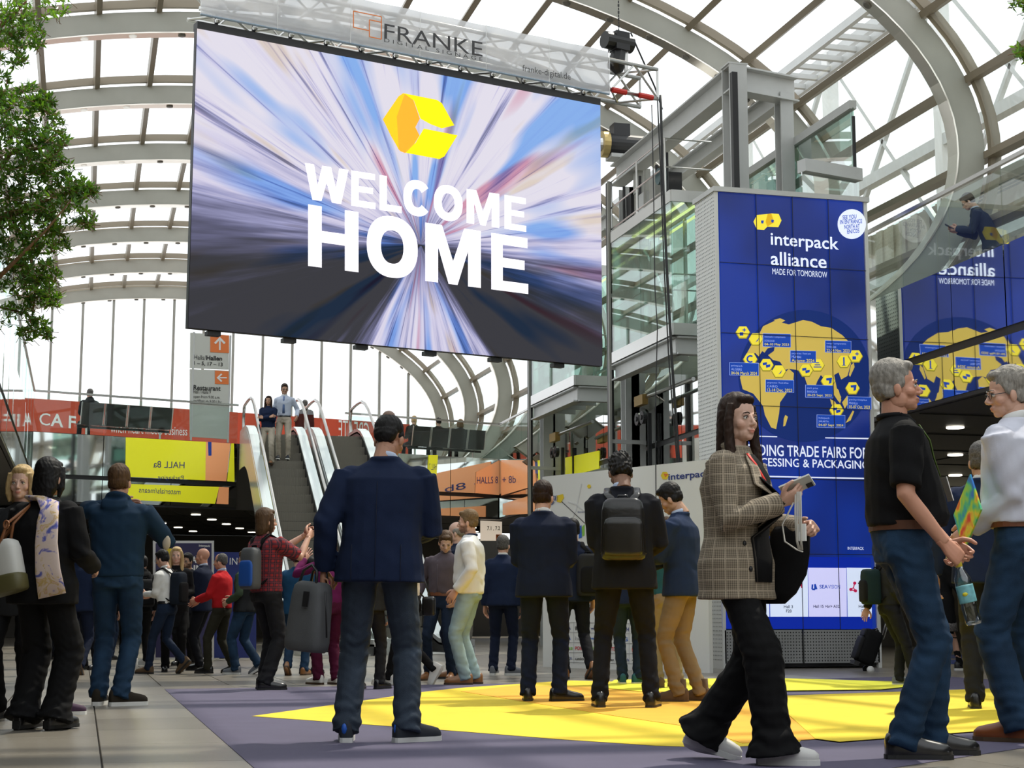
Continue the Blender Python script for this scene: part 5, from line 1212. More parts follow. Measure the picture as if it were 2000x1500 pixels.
        V = V + N * (amp * wgt * f_)[:, None]; o.trous = V
        setv(tm, V * s); plink('trousers', finish(tm, dn, 'trousers'), root)
    # --- shoes
    for q in (-1, 1):
        an, yw, pt = feet[q]; fm = Matrix.Rotation(-yw, 3, 'Z') @ Matrix.Rotation(-pt, 3, 'X'); sh = MB(); so = MB()
        st = .028 if sole is M_solew else .022; hl = .0
        w_ = .92 if fem else 1.0
        sh.rings([((0, y, st - .085 + rz * .45), (rx * w_, 0, 0), (0, 0, rz * 1.45)) for y, rx, rz, _ in SHOE], 16, 2.3)
        ch_ = .135 if shoe_kind == 'boot' else .0
        sh.rings([((0, -.035, -.045), (.034, 0, 0), (0, .042, 0)), ((0, -.025, -.005), (.034, 0, 0), (0, .040, 0)), ((0, -.02, .015 + ch_ * .6), (.036, 0, 0), (0, .040, 0))], 12)
        if hair and shoe_kind == 'lace':
            for i in range(4): sh.tube([(-.02, .02 + i * .02, .008 - i * .011), (.02, .025 + i * .02, .008 - i * .011)], .004, 5)
        ol = [(-.082, .018), (-.073, .032), (-.04, .0375), (.0, .0375), (.05, .038), (.10, .043), (.15, .046), (.19, .036), (.210, .014)]
        Vv = [];
        for zz in (-.085, -.085 + st): Vv += [(x * w_, y, zz) for y, x in ol] + [(-x * w_, y, zz) for y, x in reversed(ol)]
        k = len(ol) * 2; Ff = [tuple(reversed(range(k))), tuple(range(k, 2 * k))] + [(i, (i + 1) % k, (i + 1) % k + k, i + k) for i in range(k)]
        so.add(Vv, Ff)
        if shoe_kind == 'heel': so.box((0, -.06, -.06), (.05, .045, .05))
        for mb_ in (sh, so): xf(mb_, fm, an); mb_.v = [(a * s, b_ * s, c * s) for a, b_, c in mb_.v]
        so_ = plink('shoe', sh.mesh('shoe', shoe or M_shoeb, True), root); o2 = plink('sole', so.mesh('sole', sole or M_soleb), so_)
    # --- upper garment
    if upm is not None:
        jk = up in ('suit', 'blazer'); hem_ = hem or (.80 if jk else .95 if up != 'coat' else .55)
        ex = .026 if jk else (.020 if up in ('hoodie', 'coat', 'sweater') else .012); ex += loose
        tab = [(.80, .168, .120), (.93, .176, .126), (1.05, .158, .112), (1.18, .166, .116), (1.30, .182, .122), (1.385, .186, .108), (1.44, .150, .080), (1.478, .085, .062), (1.50, .060, .056)]
        if fem: tab = [(.80, .176, .122), (.93, .180, .126), (1.05, .138, .100), (1.18, .148, .110), (1.29, .160, .128), (1.375, .166, .098), (1.43, .130, .072), (1.47, .070, .054), (1.495, .052, .048)]
        if hem_ < .78: tab = [(.55, .20, .15), (.68, .19, .14)] + tab
        tab = [q for q in tab if q[0] > hem_ + .03]; tab = [(hem_, tab[0][1] + (.010 if jk else 0), tab[0][2] + (.008 if jk else 0))] + tab
        t = MB(); rg = []
        for z, rx, ry in tab:
            bl = belly * math.exp(-((z - 1.08) / .14) ** 2); e2 = ex * (1 if z < 1.42 else .45)
            if jk and z < 1.1: e2 += .006
            rg.append((ctr(z) + fwd * (bl * .6), lat * ((rx + e2) * bw), fwd * (ry + e2 + bl)))
        t.rings(rg, 20, 2.15)
        for q in (-1, 1):
            e3 = ex * .55; a, e_, w_ = sj[q], elb[q], wrists[q]
            t.ell(a + Vector((-q * .025, 0, -.012)), ((.058 + e3) * bw ** .5, .054 + e3, .050 + e3), 14)
            if fem: rr_ = (.056, .050, .044, .040, .034)
            else: rr_ = (.057, .056, .049, .043, .036)
            fd = (w_ - e_).normalized()
            if sleeve >= .95: t.tube([a, a * .5 + e_ * .5, e_, e_ * .5 + w_ * .5, w_ - fd * .005], [(r_ + e3) * bw ** .4 for r_ in rr_], 14)
            elif sleeve > .6: t.tube([a, a * .5 + e_ * .5, e_, e_ * .6 + w_ * .4], [(r_ + e3) * bw ** .4 for r_ in rr_[:4]], 14)
            else: t.tube([a, a * .5 + e_ * .5, a * .12 + e_ * .88], [(r_ + e3 + .006) * bw ** .4 for r_ in rr_[:3]], 14)
        if up == 'hoodie':
            t.rings([(nb + Vector((0, -.075, .0)), Vector((.10, 0, 0)), Vector((0, .045, .02))), (nb + Vector((0, -.10, -.05)), Vector((.105, 0, 0)), Vector((0, .045, .02))), (nb + Vector((0, -.095, -.12)), Vector((.06, 0, 0)), Vector((0, .03, .01)))], 14)
            t.tube([nb + Vector((.075 * math.cos(a_), .075 * math.sin(a_) - .005, .005 - .03 * math.sin(a_))) for a_ in [R(30 * i) for i in range(13)]], .024, 8)
        if jk: t.tube([nb + Vector((.072 * math.cos(a_), .066 * math.sin(a_) - .004, .0 - .045 * max(0, math.sin(a_)))) for a_ in [R(24 * i) for i in range(16)]], .017, 8)
        tm = remesh(t, vox, 4); V, N = mv(tm)
        if len(V):
            w_ = np.full(len(V), .30)
            for q in (-1, 1):
                for c0, r0, k0 in ((elb[q], .10, 1.1), (sj[q] + Vector((-q * .03, 0, -.10)), .10, .6)): w_ += k0 * np.exp(-(((V - np.array(c0)) ** 2).sum(1)) / r0 ** 2)
            w_ += .5 * np.exp(-((V[:, 2] - 1.05) / .08) ** 2); ph = rnd.uniform(0, 6)
            f_ = np.sin(V[:, 2] * 48 + 2.4 * np.sin(V[:, 0] * 17 + ph) + 2 * np.sin(V[:, 1] * 21)) + .6 * np.sin(V[:, 0] * 60 + V[:, 2] * 35 + 2 * np.sin(V[:, 2] * 22 + ph))
            V = V + N * ((.0021 if jk else .0034) * w_ * f_)[:, None]
        setv(tm, V * s); nm = {'suit': 'jacket', 'blazer': 'jacket', 'shirt': 'shirt', 'polo': 'polo_shirt', 'hoodie': 'hoodie', 'sweater': 'sweater', 'coat': 'coat', 'top': 'top', 'tee': 'shirt'}[up]
        go = plink(nm, finish(tm, upm, nm), root); o.garment = go
        o.bvh = BVHTree.FromPolygons([v.co.copy() for v in tm.vertices], [tuple(p.vertices) for p in tm.polygons])
        if collar is not None:
            cb_ = MB(); r0 = .064 if not fem else .056
            for i0 in range(1):
                cb_.rings([((nb + spine * (-.02) + Vector((0, .004, 0))) * s, lat * r0 * 1.08 * s, (fwd * r0 * 1.05 - Vector((0, 0, .018))) * s), ((nb + spine * .018 + Vector((0, .004, 0))) * s, lat * r0 * s, (fwd * r0 * .98 - Vector((0, 0, .016))) * s), ((nb + spine * .028 + Vector((0, .004, 0))) * s, lat * r0 * .9 * s, (fwd * r0 * .9 - Vector((0, 0, .016))) * s)], 18)
            plink('collar', cb_.mesh('collar', collar, True), root)
    o.P, o.S, o.sj, o.elb, o.wr, o.nb, o.hp, o.lat, o.fwd, o.ctr = P, S, sj, elb, wrists, nb, hp, lat, fwd, ctr
    return o
def belt(o, m, z=1.0, rx=.172, ry=.122, belly=0.0, bw=1.0):
    s = o.s; c = o.ctr(z)
    plink('belt', MB().rings([((c + Vector((0, belly * .3, dz))) * s, o.lat * rx * bw * s, o.fwd * (ry + belly * .4) * s) for dz in (-.02, .02)], 28).mesh('belt', m, False), o.root)
class Held:
    """a thing carried by a person: own Empty, parts built in the person's frame"""
    def __init__(s, o, name, c, label, cat, group=None):
        s.o = o; s.c = Vector(c) * o.s; s.root = empty(name, o.W(s.c), label, cat, group, rz=o.root.rotation_euler.z)
    def part(s, name, mb, m, smooth=True, scaled=False, par=None):
        k = 1 if scaled else s.o.s
        mb.v = [(a * k - s.c.x, b * k - s.c.y, c * k - s.c.z) for a, b, c in mb.v]
        return plink(name, mb.mesh(name, m, smooth), par or s.root)
def rbox(c, dx, dy, dz, n=20, pw=4.0, taper=1.0, M=None):
    mb = MB(); rg = []
    for t, k in ((-.5, .80), (-.46, .94), (-.35, 1), (0, 1), (.30, 1), (.43, .93), (.49, .75), (.5, .6)):
        kk = k * (1 + (taper - 1) * (t + .5)); rg.append(((0, 0, t * dz), (dx / 2 * kk, 0, 0), (0, dy / 2 * min(1, k * 1.02), 0)))
    mb.rings(rg, n, pw); 
    return xf(mb, M or Matrix.Identity(3), Vector(c))
def backpack(o, label, m, m2, w_=.30, hgt=.44, dep=.15, z=1.20, x=0.0, pocket=True, back=.20, straps=True, tilt=0.0, mp=None, strap_side=(-1, 1)):
    h_ = Held(o, 'backpack', (x, -back, z), label, 'backpack'); MM = Matrix.Rotation(tilt, 3, 'Y')
    C0 = o.ctr(z) + Vector((x, -back, 0)) + Vector((0, 0, z - o.ctr(z).z))
    h_.part('main_bag', rbox(C0, w_, dep, hgt, 24, 4.0, .9, MM), m)
    if pocket: h_.part('front_pocket', rbox(C0 + MM @ Vector((0, -dep * .38, -hgt * .12)), w_ * .86, dep * .45, hgt * .62, 22, 4.0, .96, MM), mp or m2)
    pt = [C0 + MM @ Vector(((w_ * .36) * math.cos(R(a)), -dep * .30, hgt * .12 + hgt * .34 * math.sin(R(a)))) for a in range(0, 181, 15)]
    h_.part('zip', MB().tube(pt, .004, 5), M_alu if m2 is not M_dark else M_dark)
    h_.part('top_handle', MB().tube([C0 + MM @ Vector((-.035, dep * .3, hgt * .49)), C0 + MM @ Vector((-.03, dep * .3, hgt * .55)), C0 + MM @ Vector((.03, dep * .3, hgt * .55)), C0 + MM @ Vector((.035, dep * .3, hgt * .49))], .008, 6), m2)
    if straps:
        for q in strap_side:
            sx = o.sj[q]; ax = o.lat * (q * .095); S = o.S
            pts = [C0 + MM @ Vector((q * .06, dep * .42, hgt * .44)), S + ax + Vector((0, -.085, .015)), S + ax + Vector((0, -.02, .062)), S + ax * 1.08 + Vector((0, .07, .02)), S + ax * 1.2 + Vector((0, .125, -.10)), S + ax * 1.4 + Vector((0, .10, -.24)), C0 + MM @ Vector((q * w_ * .46, dep * .4, -hgt * .38))]
            rg = []
            for i, p in enumerate(pts):
                t_ = (pts[min(i + 1, 6)] - pts[max(i - 1, 0)]).normalized(); sx_ = o.lat; ny = t_.cross(sx_).normalized(); rg.append((p, sx_ * (.030 if i < 5 else .014), ny * .008))
            h_.part('strap', MB().rings(rg, 10, 3), m2)
    return h_
def phone(o, c, M=None, label='', case=None, w_=.075, l_=.155):
    h_ = Held(o, 'smartphone', c, label, 'phone'); MM = M or Matrix.Identity(3)
    h_.part('case', xf(MB().box((0, 0, 0), (w_, l_, .010)), MM, Vector(c)), case or M_black, False)
    h_.part('screen', xf(MB().box((0, 0, .0055), (w_ * .92, l_ * .94, .002)), MM, Vector(c)), mat('phone_glass', (.03, .035, .04), .1), False)
    return h_
# ================================================================ THE CROWD
GR = dict(curl=(.75, .8, .6), thumb=.9)
# --- man in the blue suit, centre
a = person(737, 1450, 803, 3, 'large man seen from behind in navy blazer and grey jeans, holding a grey bag', tone='tan', bw=1.10, belly=.05, lean=(.02, .03), head=(16, 24), L=(-.165, 0, -8, 0, 0), Rf=(.155, 0, 52, 0, 0),
           la=(-.30, .03, .90), ra=(.13, .32, 1.10), rel=(.7, -1, -.4), lh=dict(curl=(1.3, 1.2, .6), dir=(0, .1, -1), up=(-1, .2, 0)), up='suit', upm=C_navy, hem=.835, collar=C_lblue, dn=D_grey, legw=1.12, shoe=M_sneak, sole=M_solew, hair='thin', hairm=H_bk, crown=True, loose=.006)
b = a
mb = [(z, -.0015, .0015) for z in (.86, .95, 1.05, 1.15, 1.25, 1.35, 1.42)]
patch_sheet(a.bvh, mb, mat('seam_dark', (.006, .010, .028), .9), 'back_seam', a.root, side=-1, off=.0005, nx=1, s=a.s)
for q in (-1, 1): patch_sheet(a.bvh, [(z, q * .13 - .0015, q * .13 + .0015) for z in (.84, .88, .93, .98, 1.03)], MATS['seam_dark'], 'side_vent', a.root, side=-1, off=.0005, nx=1, s=a.s)
for q in (-1, 1):
    x = -.165 if q < 0 else .155
    plink('heel_tab', MB().ell(Vector((x - (0 if q < 0 else .05), -.078 if q < 0 else -.05, .075)) * a.s, (.016, .012, .03), 8).mesh('heel_tab', mat('blue_tab', (.02, .12, .55), .5), True), a.root)
h_ = Held(a, 'briefcase_bag', (-.33, .03, .66), 'grey fabric bag hanging from the left hand of the man in the navy blazer', 'bag')
Mg = Matrix.Rotation(.10, 3, 'Y') @ Matrix.Rotation(-.5, 3, 'Z'); C_gbag = cloth('grey_bag_fabric', (.13, .135, .14), .75)
bag = rbox((0, 0, 0), .245, .15, .37, 26, 4.2, .80); h_.part('main_bag', xf(bag, Mg, Vector((-.37, .0, .655))), C_gbag)
for q in (-.05, .05): h_.part('carry_handle', xf(MB().tube([(-.06, q, .16), (-.045, q * .8, .24), (.0, q * .6, .272), (.045, q * .8, .24), (.06, q, .16)], .008, 6), Mg, Vector((-.37, .0, .655))), M_dark)
h_.part('strap_tab', xf(MB().box((.03, -.088, .09), (.035, .008, .08)), Mg, Vector((-.37, .0, .655))), M_dark, False); h_.part('side_zip', xf(MB().tube([(.125, -.05, .14), (.145, -.02, -.10)], .005, 5), Mg, Vector((-.37, .0, .655))), M_dark)
# --- woman in the checked blazer
a = person(1446, 1489, 768, 124, 'woman walking in checked blazer and wide black trousers, looking up from a phone', tone='pale', fem=True, bw=1.0, lean=(0, .01), head=(20, -1), L=(-.06, -.22, -14, 18, .05), Rf=(.06, .20, -26, 0, 0),
           ra=(.06, .27, 1.21), rel=(.8, -1, -.5), la=(-.17, .27, 1.10), lel=(-.6, -1, -.4), rh=dict(curl=(.55, .45, .3), dir=(-.25, .85, .45), up=(.55, -.2, -.8), thumb=.3), lh=dict(curl=(1.0, 1.1, .6), dir=(.35, .9, .1), up=(-.6, .2, .6)),
           up='blazer', upm=C_houndst, hem=.76, dn=C_black, legw=1.42, flare=.45, shoe=M_shoew, sole=M_solew, hair='long', hairm=H_dk, face_on=True, loose=.012)
W1 = a
zz = [(.84, -.02, .10), (.95, -.035, .105), (1.05, -.045, .09), (1.15, -.045, .07), (1.25, -.05, .065), (1.34, -.055, .06), (1.41, -.05, .055), (1.45, -.04, .045)]
patch_sheet(a.bvh, [(z, x0 - .01, x1 + .01) for z, x0, x1 in zz], C_black, 'black_top', a.root, side=1, off=.004, nx=8, s=a.s)
patch_sheet(a.bvh, [(1.10, .035, .075), (1.2, .04, .095), (1.3, .045, .115), (1.38, .045, .11), (1.42, .042, .085), (1.46, .04, .06)], C_houndst, 'lapel', a.root, side=1, off=.012, nx=4, s=a.s)
patch_sheet(a.bvh, [(.84, .100, .106), (.95, .105, .112), (1.05, .09, .097), (1.15, .07, .077)], mat('lapel_edge', (.03, .025, .02), .9), 'front_edge', a.root, side=1, off=.007, nx=2, s=a.s)
for z in (.90, 1.02):
    r_ = a.bvh.ray_cast(Vector((.135, .8, z * a.s)), Vector((0, -1, 0)))
    if r_[0]: plink('button', MB().ell(r_[0], (.014, .008, .014), 10).mesh('button', M_black, True), a.root)
pts = [a.bvh.ray_cast(Vector((x, 1, z * a.s)), Vector((0, -1, 0)))[0] for x, z in ((.058, 1.45), (.05, 1.40), (.035, 1.32), (.02, 1.24), (.01, 1.18))]
pts = [p + Vector((0, .016, 0)) for p in pts if p]
h_ = Held(a, 'lanyard', (.03, .12, 1.3), 'red lanyard around the neck of the woman in the checked blazer', 'lanyard')
h_.part('ribbon', MB().rings([(p, Vector((.012, 0, 0)), Vector((0, .003, .002))) for p in pts], 8, 3), mat('red_ribbon', (.75, .03, .02), .6), True, True)
plink('necklace', MB().tube([(a.nb + Vector((.052 * math.cos(t), .05 * math.sin(t) + .01, .0 - .03 * max(0, math.sin(t))))) * a.s for t in [R(20 * i) for i in range(19)]], .0035, 6).mesh('necklace', mat('gold_chain', (.6, .45, .25), .3, .8), True), a.root)
w_, f_ = a.hand[1]; pc = w_ + f_ @ Vector((-.02, .10, -.03)); PM = f_ @ Matrix.Rotation(R(8), 3, 'X') @ Matrix.Rotation(R(0), 3, 'Z')
h_ = phone(a, pc + Vector((0, .0, .0)), PM @ Matrix.Rotation(R(180), 3, 'Y'), 'smartphone in a pale case held up by the woman in the checked blazer', mat('pale_case', (.55, .56, .52), .4))
h_.part('yellow_card', xf(MB().box((.0, .03, -.0065), (.04, .05, .002)), PM, pc), mat('yellow_card', (.75, .60, .05), .5), False); h_.part('camera_bump', xf(MB().box((.02, .055, .008), (.025, .03, .004)), PM, pc), M_black, False)
h_ = Held(a, 'cable', (.12, .27, 1.1), 'bundle of white cord dangling under the phone of the woman in the checked blazer', 'cable')
c0 = pc + Vector((.02, .02, -.05)); mbc = MB()
for i in range(4): mbc.tube([c0 + Vector((0, .009 * i - .02, .02)), c0 + Vector((.01, .010 * i - .02, -.10)), c0 + Vector((.015 * (i % 2), .010 * i - .02, -.21)), c0 + Vector((.0, .006 * i - .01, -.25))], .0042, 6)
mbc.tube([c0 + Vector((0, -.03, -.03)), c0 + Vector((0, -.09, -.13)), c0 + Vector((0, -.08, -.21)), c0 + Vector((0, -.02, -.25)), c0 + Vector((0, .01, -.26))], .004, 6)
h_.part('cord', mbc, mat('off_white_cord', (.62, .60, .54), .6)); h_.part('clip', MB().box(tuple(c0 + Vector((0, .01, -.17))), (.015, .035, .08)), M_white, False)
h_ = Held(a, 'coat', (-.17, .2, .92), 'black coat folded over the far arm of the woman in the checked blazer', 'coat')
h_.part('folded_cloth', MB().rings([((-.17, .20, 1.11), (.035, 0, 0), (0, .07, 0)), ((-.175, .205, 1.08), (.05, 0, 0), (0, .10, 0)), ((-.18, .19, .98), (.055, .01, 0), (0, .11, 0)), ((-.18, .17, .88), (.05, -.01, 0), (0, .105, 0)), ((-.175, .14, .79), (.045, 0, 0), (0, .085, 0)), ((-.17, .12, .74), (.02, 0, 0), (0, .05, 0))], 20, 2.4), C_black)
# --- man in the black polo shirt
a = person(1776, 1479, 700, 90, 'tall grey haired man in black polo shirt and blue jeans holding a water bottle', tone='ruddy', bw=1.08, belly=.055, lean=(0, -.01), head=(8, -4), L=(-.11, .13, 0, 0, 0), Rf=(.11, -.05, 2, 0, 0),
           ra=(.245, .125, .915), rel=(.35, -1, -.15), la=(-.13, .24, .93), lel=(-.5, -1, -.2), rh=dict(curl=(.9, .9, .6), dir=(-.1, .72, -.7), up=(.9, .25, .35), thumb=.8), lh=dict(curl=(.8, .8, .5), dir=(.2, .8, -.5), up=(-.9, .2, .3)),
           up='polo', upm=C_black, sleeve=.5, hem=1.0, dn=D_mid, legw=1.05, shoe=M_shoeb, sole=M_soleb, shoe_kind='lace', hair='short', hairm=H_gr, face_on=True, loose=.006)
Pm = a
belt(a, mat('brown_belt', (.10, .035, .015), .5), 1.0, .176, .134, .05, 1.08)
cb_ = MB(); cb_.tube([(a.nb + Vector((.078 * math.cos(t), .074 * math.sin(t) + .004, -.005 - .030 * max(0, math.sin(t))))) * a.s for t in [R(20 * i) for i in range(19)]], .016, 8); plink('collar', cb_.mesh('collar', C_black, True), a.root)
h_ = Held(a, 'lanyard', (.02, .17, 1.25), 'green and black lanyard with white badge on the man in the black polo', 'lanyard')
pts = [a.bvh.ray_cast(Vector((x, 1, z * a.s)), Vector((0, -1, 0)))[0] for x, z in ((.07, 1.45), (.06, 1.38), (.045, 1.30), (.03, 1.22))]; pts = [p + Vector((0, .012, 0)) for p in pts if p]
h_.part('ribbon', MB().rings([(p, Vector((.013, 0, 0)), Vector((0, .003, .002))) for p in pts], 8, 3), mat('green_ribbon', (.10, .16, .03), .6), True, True)
h_.part('badge', xf(MB().box((0, 0, 0), (.09, .004, .11)), Matrix.Rotation(.25, 3, 'X'), (pts[-1] / a.s if pts else Vector((0, .2, 1.2))) + Vector((.0, .03, -.055))), M_white, False)
w_, f_ = a.hand[1]; bc = w_ + f_ @ Vector((-.005, .085, -.035))
h_ = Held(a, 'water_bottle', tuple(bc), 'half full plastic water bottle held by the man in the black polo', 'bottle')
BM = Matrix.Rotation(.22, 3, 'X'); 
def bl(prof, z0=0): return xf(MB().lathe(prof, n=24), BM, bc + Vector((0, .01, .0)))
h_.part('bottle_body', bl([(.014, -.03), (.016, -.045), (.034, -.085), (.036, -.12), (.036, -.19), (.033, -.20), (.036, -.21), (.034, -.25), (.036, -.27), (.030, -.285), (.012, -.282)]), glassmat('bottle_plastic', (.86, .92, .94), .10))
h_.part('bottle_label', bl([(.0368, -.115), (.0372, -.12), (.0372, -.185), (.0368, -.19)]), mat('label_turquoise', (.20, .50, .55), .4, var=.3, vs=25)); h_.part('cap', bl([(.012, -.012), (.015, -.014), (.015, -.034), (.012, -.036)]), mat('yellow_cap', (.7, .55, .04), .4))
h_.part('label_lemon', xf(MB().ell((.03, -.012, -.152), (.010, .014, .010), 8), BM, bc + Vector((0, .01, 0))), mat('lemon_yellow', (.75, .65, .03), .4))
# --- white shirt man at the right edge
a = person(2022, 1448, 712, -46, 'man with glasses in pale shirt and jeans at the right edge seen from behind', tone='fair', bw=1.12, belly=.03, lean=(0, .02), head=(-42, 8), L=(-.12, .02, -10, 0, 0), Rf=(.13, -.02, 10, 0, 0),
           la=(-.15, .20, .98), lel=(.1, -1, -.5), ra=(.24, .06, .90), up='shirt', upm=C_lblue if 0 else cloth('pale_shirt', (.62, .63, .72), .8, .03), hem=1.0, collar=C_white, dn=D_mid, legw=1.15, shoe=M_cognac, sole=M_solebr, shoe_kind='lace', hair='short', hairm=H_gr, face_on=True, glasses=True, loose=.014)
belt(a, mat('tan_belt', (.16, .05, .018), .5), 1.0, .178, .128, .03, 1.12)
h_ = Held(a, 'brochure', (-.25, .16, 1.05), 'colourful heat map brochure held by the pale shirt man at the right edge', 'brochure')
def heat():
    m = bpy.data.materials.new('heat_print'); m.use_nodes = True; nt = m.node_tree; b_ = nt.nodes['Principled BSDF']; n = nt.nodes.new('ShaderNodeTexNoise'); n.inputs['Scale'].default_value = 7; n.inputs['Detail'].default_value = 2
    tc = nt.nodes.new('ShaderNodeTexCoord'); nt.links.new(tc.outputs['Object'], n.inputs['Vector']); r = nt.nodes.new('ShaderNodeValToRGB'); cr = r.color_ramp
    cr.elements[0].position = .38; cr.elements[0].color = (.02, .20, .65, 1); cr.elements[1].position = .64; cr.elements[1].color = (.75, .05, .02, 1)
    for p, c in ((.45, (.05, .55, .30, 1)), (.51, (.35, .70, .05, 1)), (.57, (.85, .65, .02, 1))): e = cr.elements.new(p); e.color = c
    nt.links.new(n.outputs['Fac'], r.inputs[0]); nt.links.new(r.outputs[0], b_.inputs['Base Color']); return m
MBk = Matrix.Rotation(R(48), 3, 'Z') @ Matrix.Rotation(.62, 3, 'Y'); bc2 = Vector((-.25, .16, 1.05))
h_.part('cover', xf(MB().box((0, 0, 0), (.30, .008, .21)), MBk, bc2), heat(), False); h_.part('title_block', xf(MB().box((.05, -.005, -.075), (.19, .002, .04)), MBk, bc2), mat('title_navy', (.02, .03, .10), .5), False); h_.part('red_flash', xf(MB().box((.10, -.005, .06), (.08, .002, .05)), MBk, bc2), mat('flash_red', (.7, .02, .03), .5), False)
# --- suit man behind him
a = person(1938, 1388, 862, 14, 'man in navy suit seen from behind beside the heat map brochure', tone='olive', bw=1.05, L=(-.10, .1, 0, 0, 0), Rf=(.12, -.03, 0, 0, 0), la=(-.33, .02, .88), lh=dict(curl=(.4, .5, .4)), up='suit', upm=C_navy, hem=.82, collar=C_white, dn=C_char, shoe=M_shoeb, hair='short', hairm=H_sp)
# --- tall man with the black leather backpack
a = person(1222, 1383, 880, 4, 'tall man in dark suit seen from behind wearing a black leather backpack', tone='dark', bw=1.04, lean=(-.01, .03), head=(-12, 30), L=(-.175, 0, -6, 0, 0), Rf=(.175, 0, 10, 0, 0), ra=(.16, .30, 1.06), rel=(.55, -1, -.5), la=(-.14, .28, 1.06), lel=(-.15, -1, -.6), up='suit', upm=C_midn, hem=.80, collar=C_lblue, dn=C_midn, legw=.94, shoe=M_shoeb, hair='curly', hairm=H_bk, loose=.004)
backpack(a, 'shiny black leather backpack on the tall man in the dark suit', mat('gloss_leather', (.013, .013, .014), .24, bump=.1, bs=40), mat('gloss_leather2', (.016, .016, .016), .20, bump=.08, bs=30), .315, .42, .14, 1.20, .0, back=.205)
# --- navy suit man left of him
a = person(1063, 1371, 938, 8, 'man in navy suit seen from behind standing on the yellow emblem', tone='fair', bw=1.06, lean=(-.01, .02), head=(8, 6), L=(-.13, 0, -8, 0, 0), Rf=(.12, .0, 62, 0, 0), ra=(.14, .30, 1.10), rel=(.3, -1, -.5), la=(-.14, .30, 1.10), lel=(-.3, -1, -.5), up='suit', upm=C_navy2, hem=.82, collar=C_white, dn=C_navy2, legw=1.0, shoe=M_shoeb, hair='short', hairm=H_dk, loose=.004)
# --- suit with black rucksack
a = person(1120, 1326, 1013, -14, 'man in dark suit walking away with a rucksack on one shoulder', tone='fair', bw=1.0, head=(-14, 8), L=(-.08, .05, 0, 0, 0), Rf=(.15, -.18, 0, 30, .06), la=(-.26, .0, .86), up='suit', upm=C_navy2, hem=.84, collar=C_white, dn=C_midn, shoe=M_shoebr, sole=M_soleb, hair='short', hairm=H_bk)
backpack(a, 'matt black rucksack hanging off the shoulder of the walking dark suit man', C_char, C_black, .28, .46, .16, 1.13, .13, back=.19, strap_side=(-1, 1))
# --- man in blue blazer and khaki trousers
a = person(1338, 1371, 940, -66, 'man in blue blazer and khaki trousers looking down at a phone beside the board', tone='olive', bw=1.0, lean=(0, .02), head=(-6, 30), L=(-.10, .02, -12, 0, 0), Rf=(.10, -.10, 5, 0, 0), la=(-.10, .37, 1.10), ra=(.02, .36, 1.06), lel=(-.6, -1, -.5), lh=GR, rh=GR, up='blazer', upm=cloth('blue_wool', (.018, .035, .085)), hem=.83, collar=C_lblue, dn=C_khaki, legw=.98, shoe=M_suede, sole=M_solebr, shoe_kind='boot', hair='short', hairm=H_bk, face_on=True)
phone(a, (-.02, .45, 1.10), Matrix.Rotation(.5, 3, 'X'), 'black phone in the hands of the man in khaki trousers')
a = person(1306, 1345, 1010, -20, 'person in blue t-shirt and jeans half hidden beside the khaki trousered man', tone='fair', bw=.95, ra=(.23, .02, .88), la=(-.26, .05, .86), up='tee', upm=C_teal, sleeve=.5, hem=.93, dn=C_khaki, shoe=M_suede, hair='short', hairm=H_br)
plink('wristwatch', MB().tube([(a.wr[1] + Vector((0, 0, .03))) * a.s, (a.wr[1] + Vector((0, 0, .045))) * a.s], .036, 12).mesh('wristwatch', M_alu), a.root)
a = person(1229, 1337, 1022, 0, 'person in dark jeans and teal trainers hidden behind the tall backpack man', tone='fair', up='suit', upm=C_navy, hem=.86, dn=D_dark, legw=1.0, L=(-.07, .0, 0, 0, 0), Rf=(.10, .0, 60, 0, 0), shoe=M_teal_sh, sole=M_solew, hair='short', hairm=H_dk)
a = person(1276, 1306, 1035, 30, 'person in long black coat standing close to the white board', tone='fair', up='coat', upm=C_black, hem=.58, dn=C_black, shoe=M_shoeb, hair='short', hairm=H_bk, la=(-.2, .2, 1.0), ra=(.2, .2, 1.0), Rf=(.11, -.15, 0, 35, .08))
# --- bearded man in white shirt
a = person(917, 1337, 995, -82, 'bearded man in white shirt and light jeans with a hand in the pocket', tone='fair', bw=1.12, belly=.02, head=(-4, 4), L=(-.10, .03, -8, 0, 0), Rf=(.10, -.04, 4, 0, 0), la=(-.235, .10, .93), lel=(-.5, -1, -.2), ra=(.245, .10, .92), rel=(.5, -1, -.1), up='shirt', upm=C_white, hem=.90, dn=D_light, legw=1.0, shoe=M_shoebr, sole=M_solebr, hair='short', hairm=H_db, beard=.75, face_on=True, loose=.016)
plink('wristwatch', MB().tube([(a.wr[-1] + Vector((0, -.02, .035))) * a.s, (a.wr[-1] + Vector((0, -.025, .055))) * a.s], .042, 14).mesh('wristwatch', M_black), a.root)
plink('collar', MB().tube([(a.nb + Vector((.072 * math.cos(t), .068 * math.sin(t), .0 - .02 * max(0, math.sin(t))))) * a.s for t in [R(20 * i) for i in range(19)]], .014, 8).mesh('collar', C_navy, True), a.root)
a = person(892, 1325, 1018, -86, 'older pale faced man hidden behind the bearded man in white', tone='pale', up='suit', upm=C_navy2, dn=C_navy2, shoe=M_shoebr, hair='ring', hairm=H_gr, face_on=True, hem=.84)
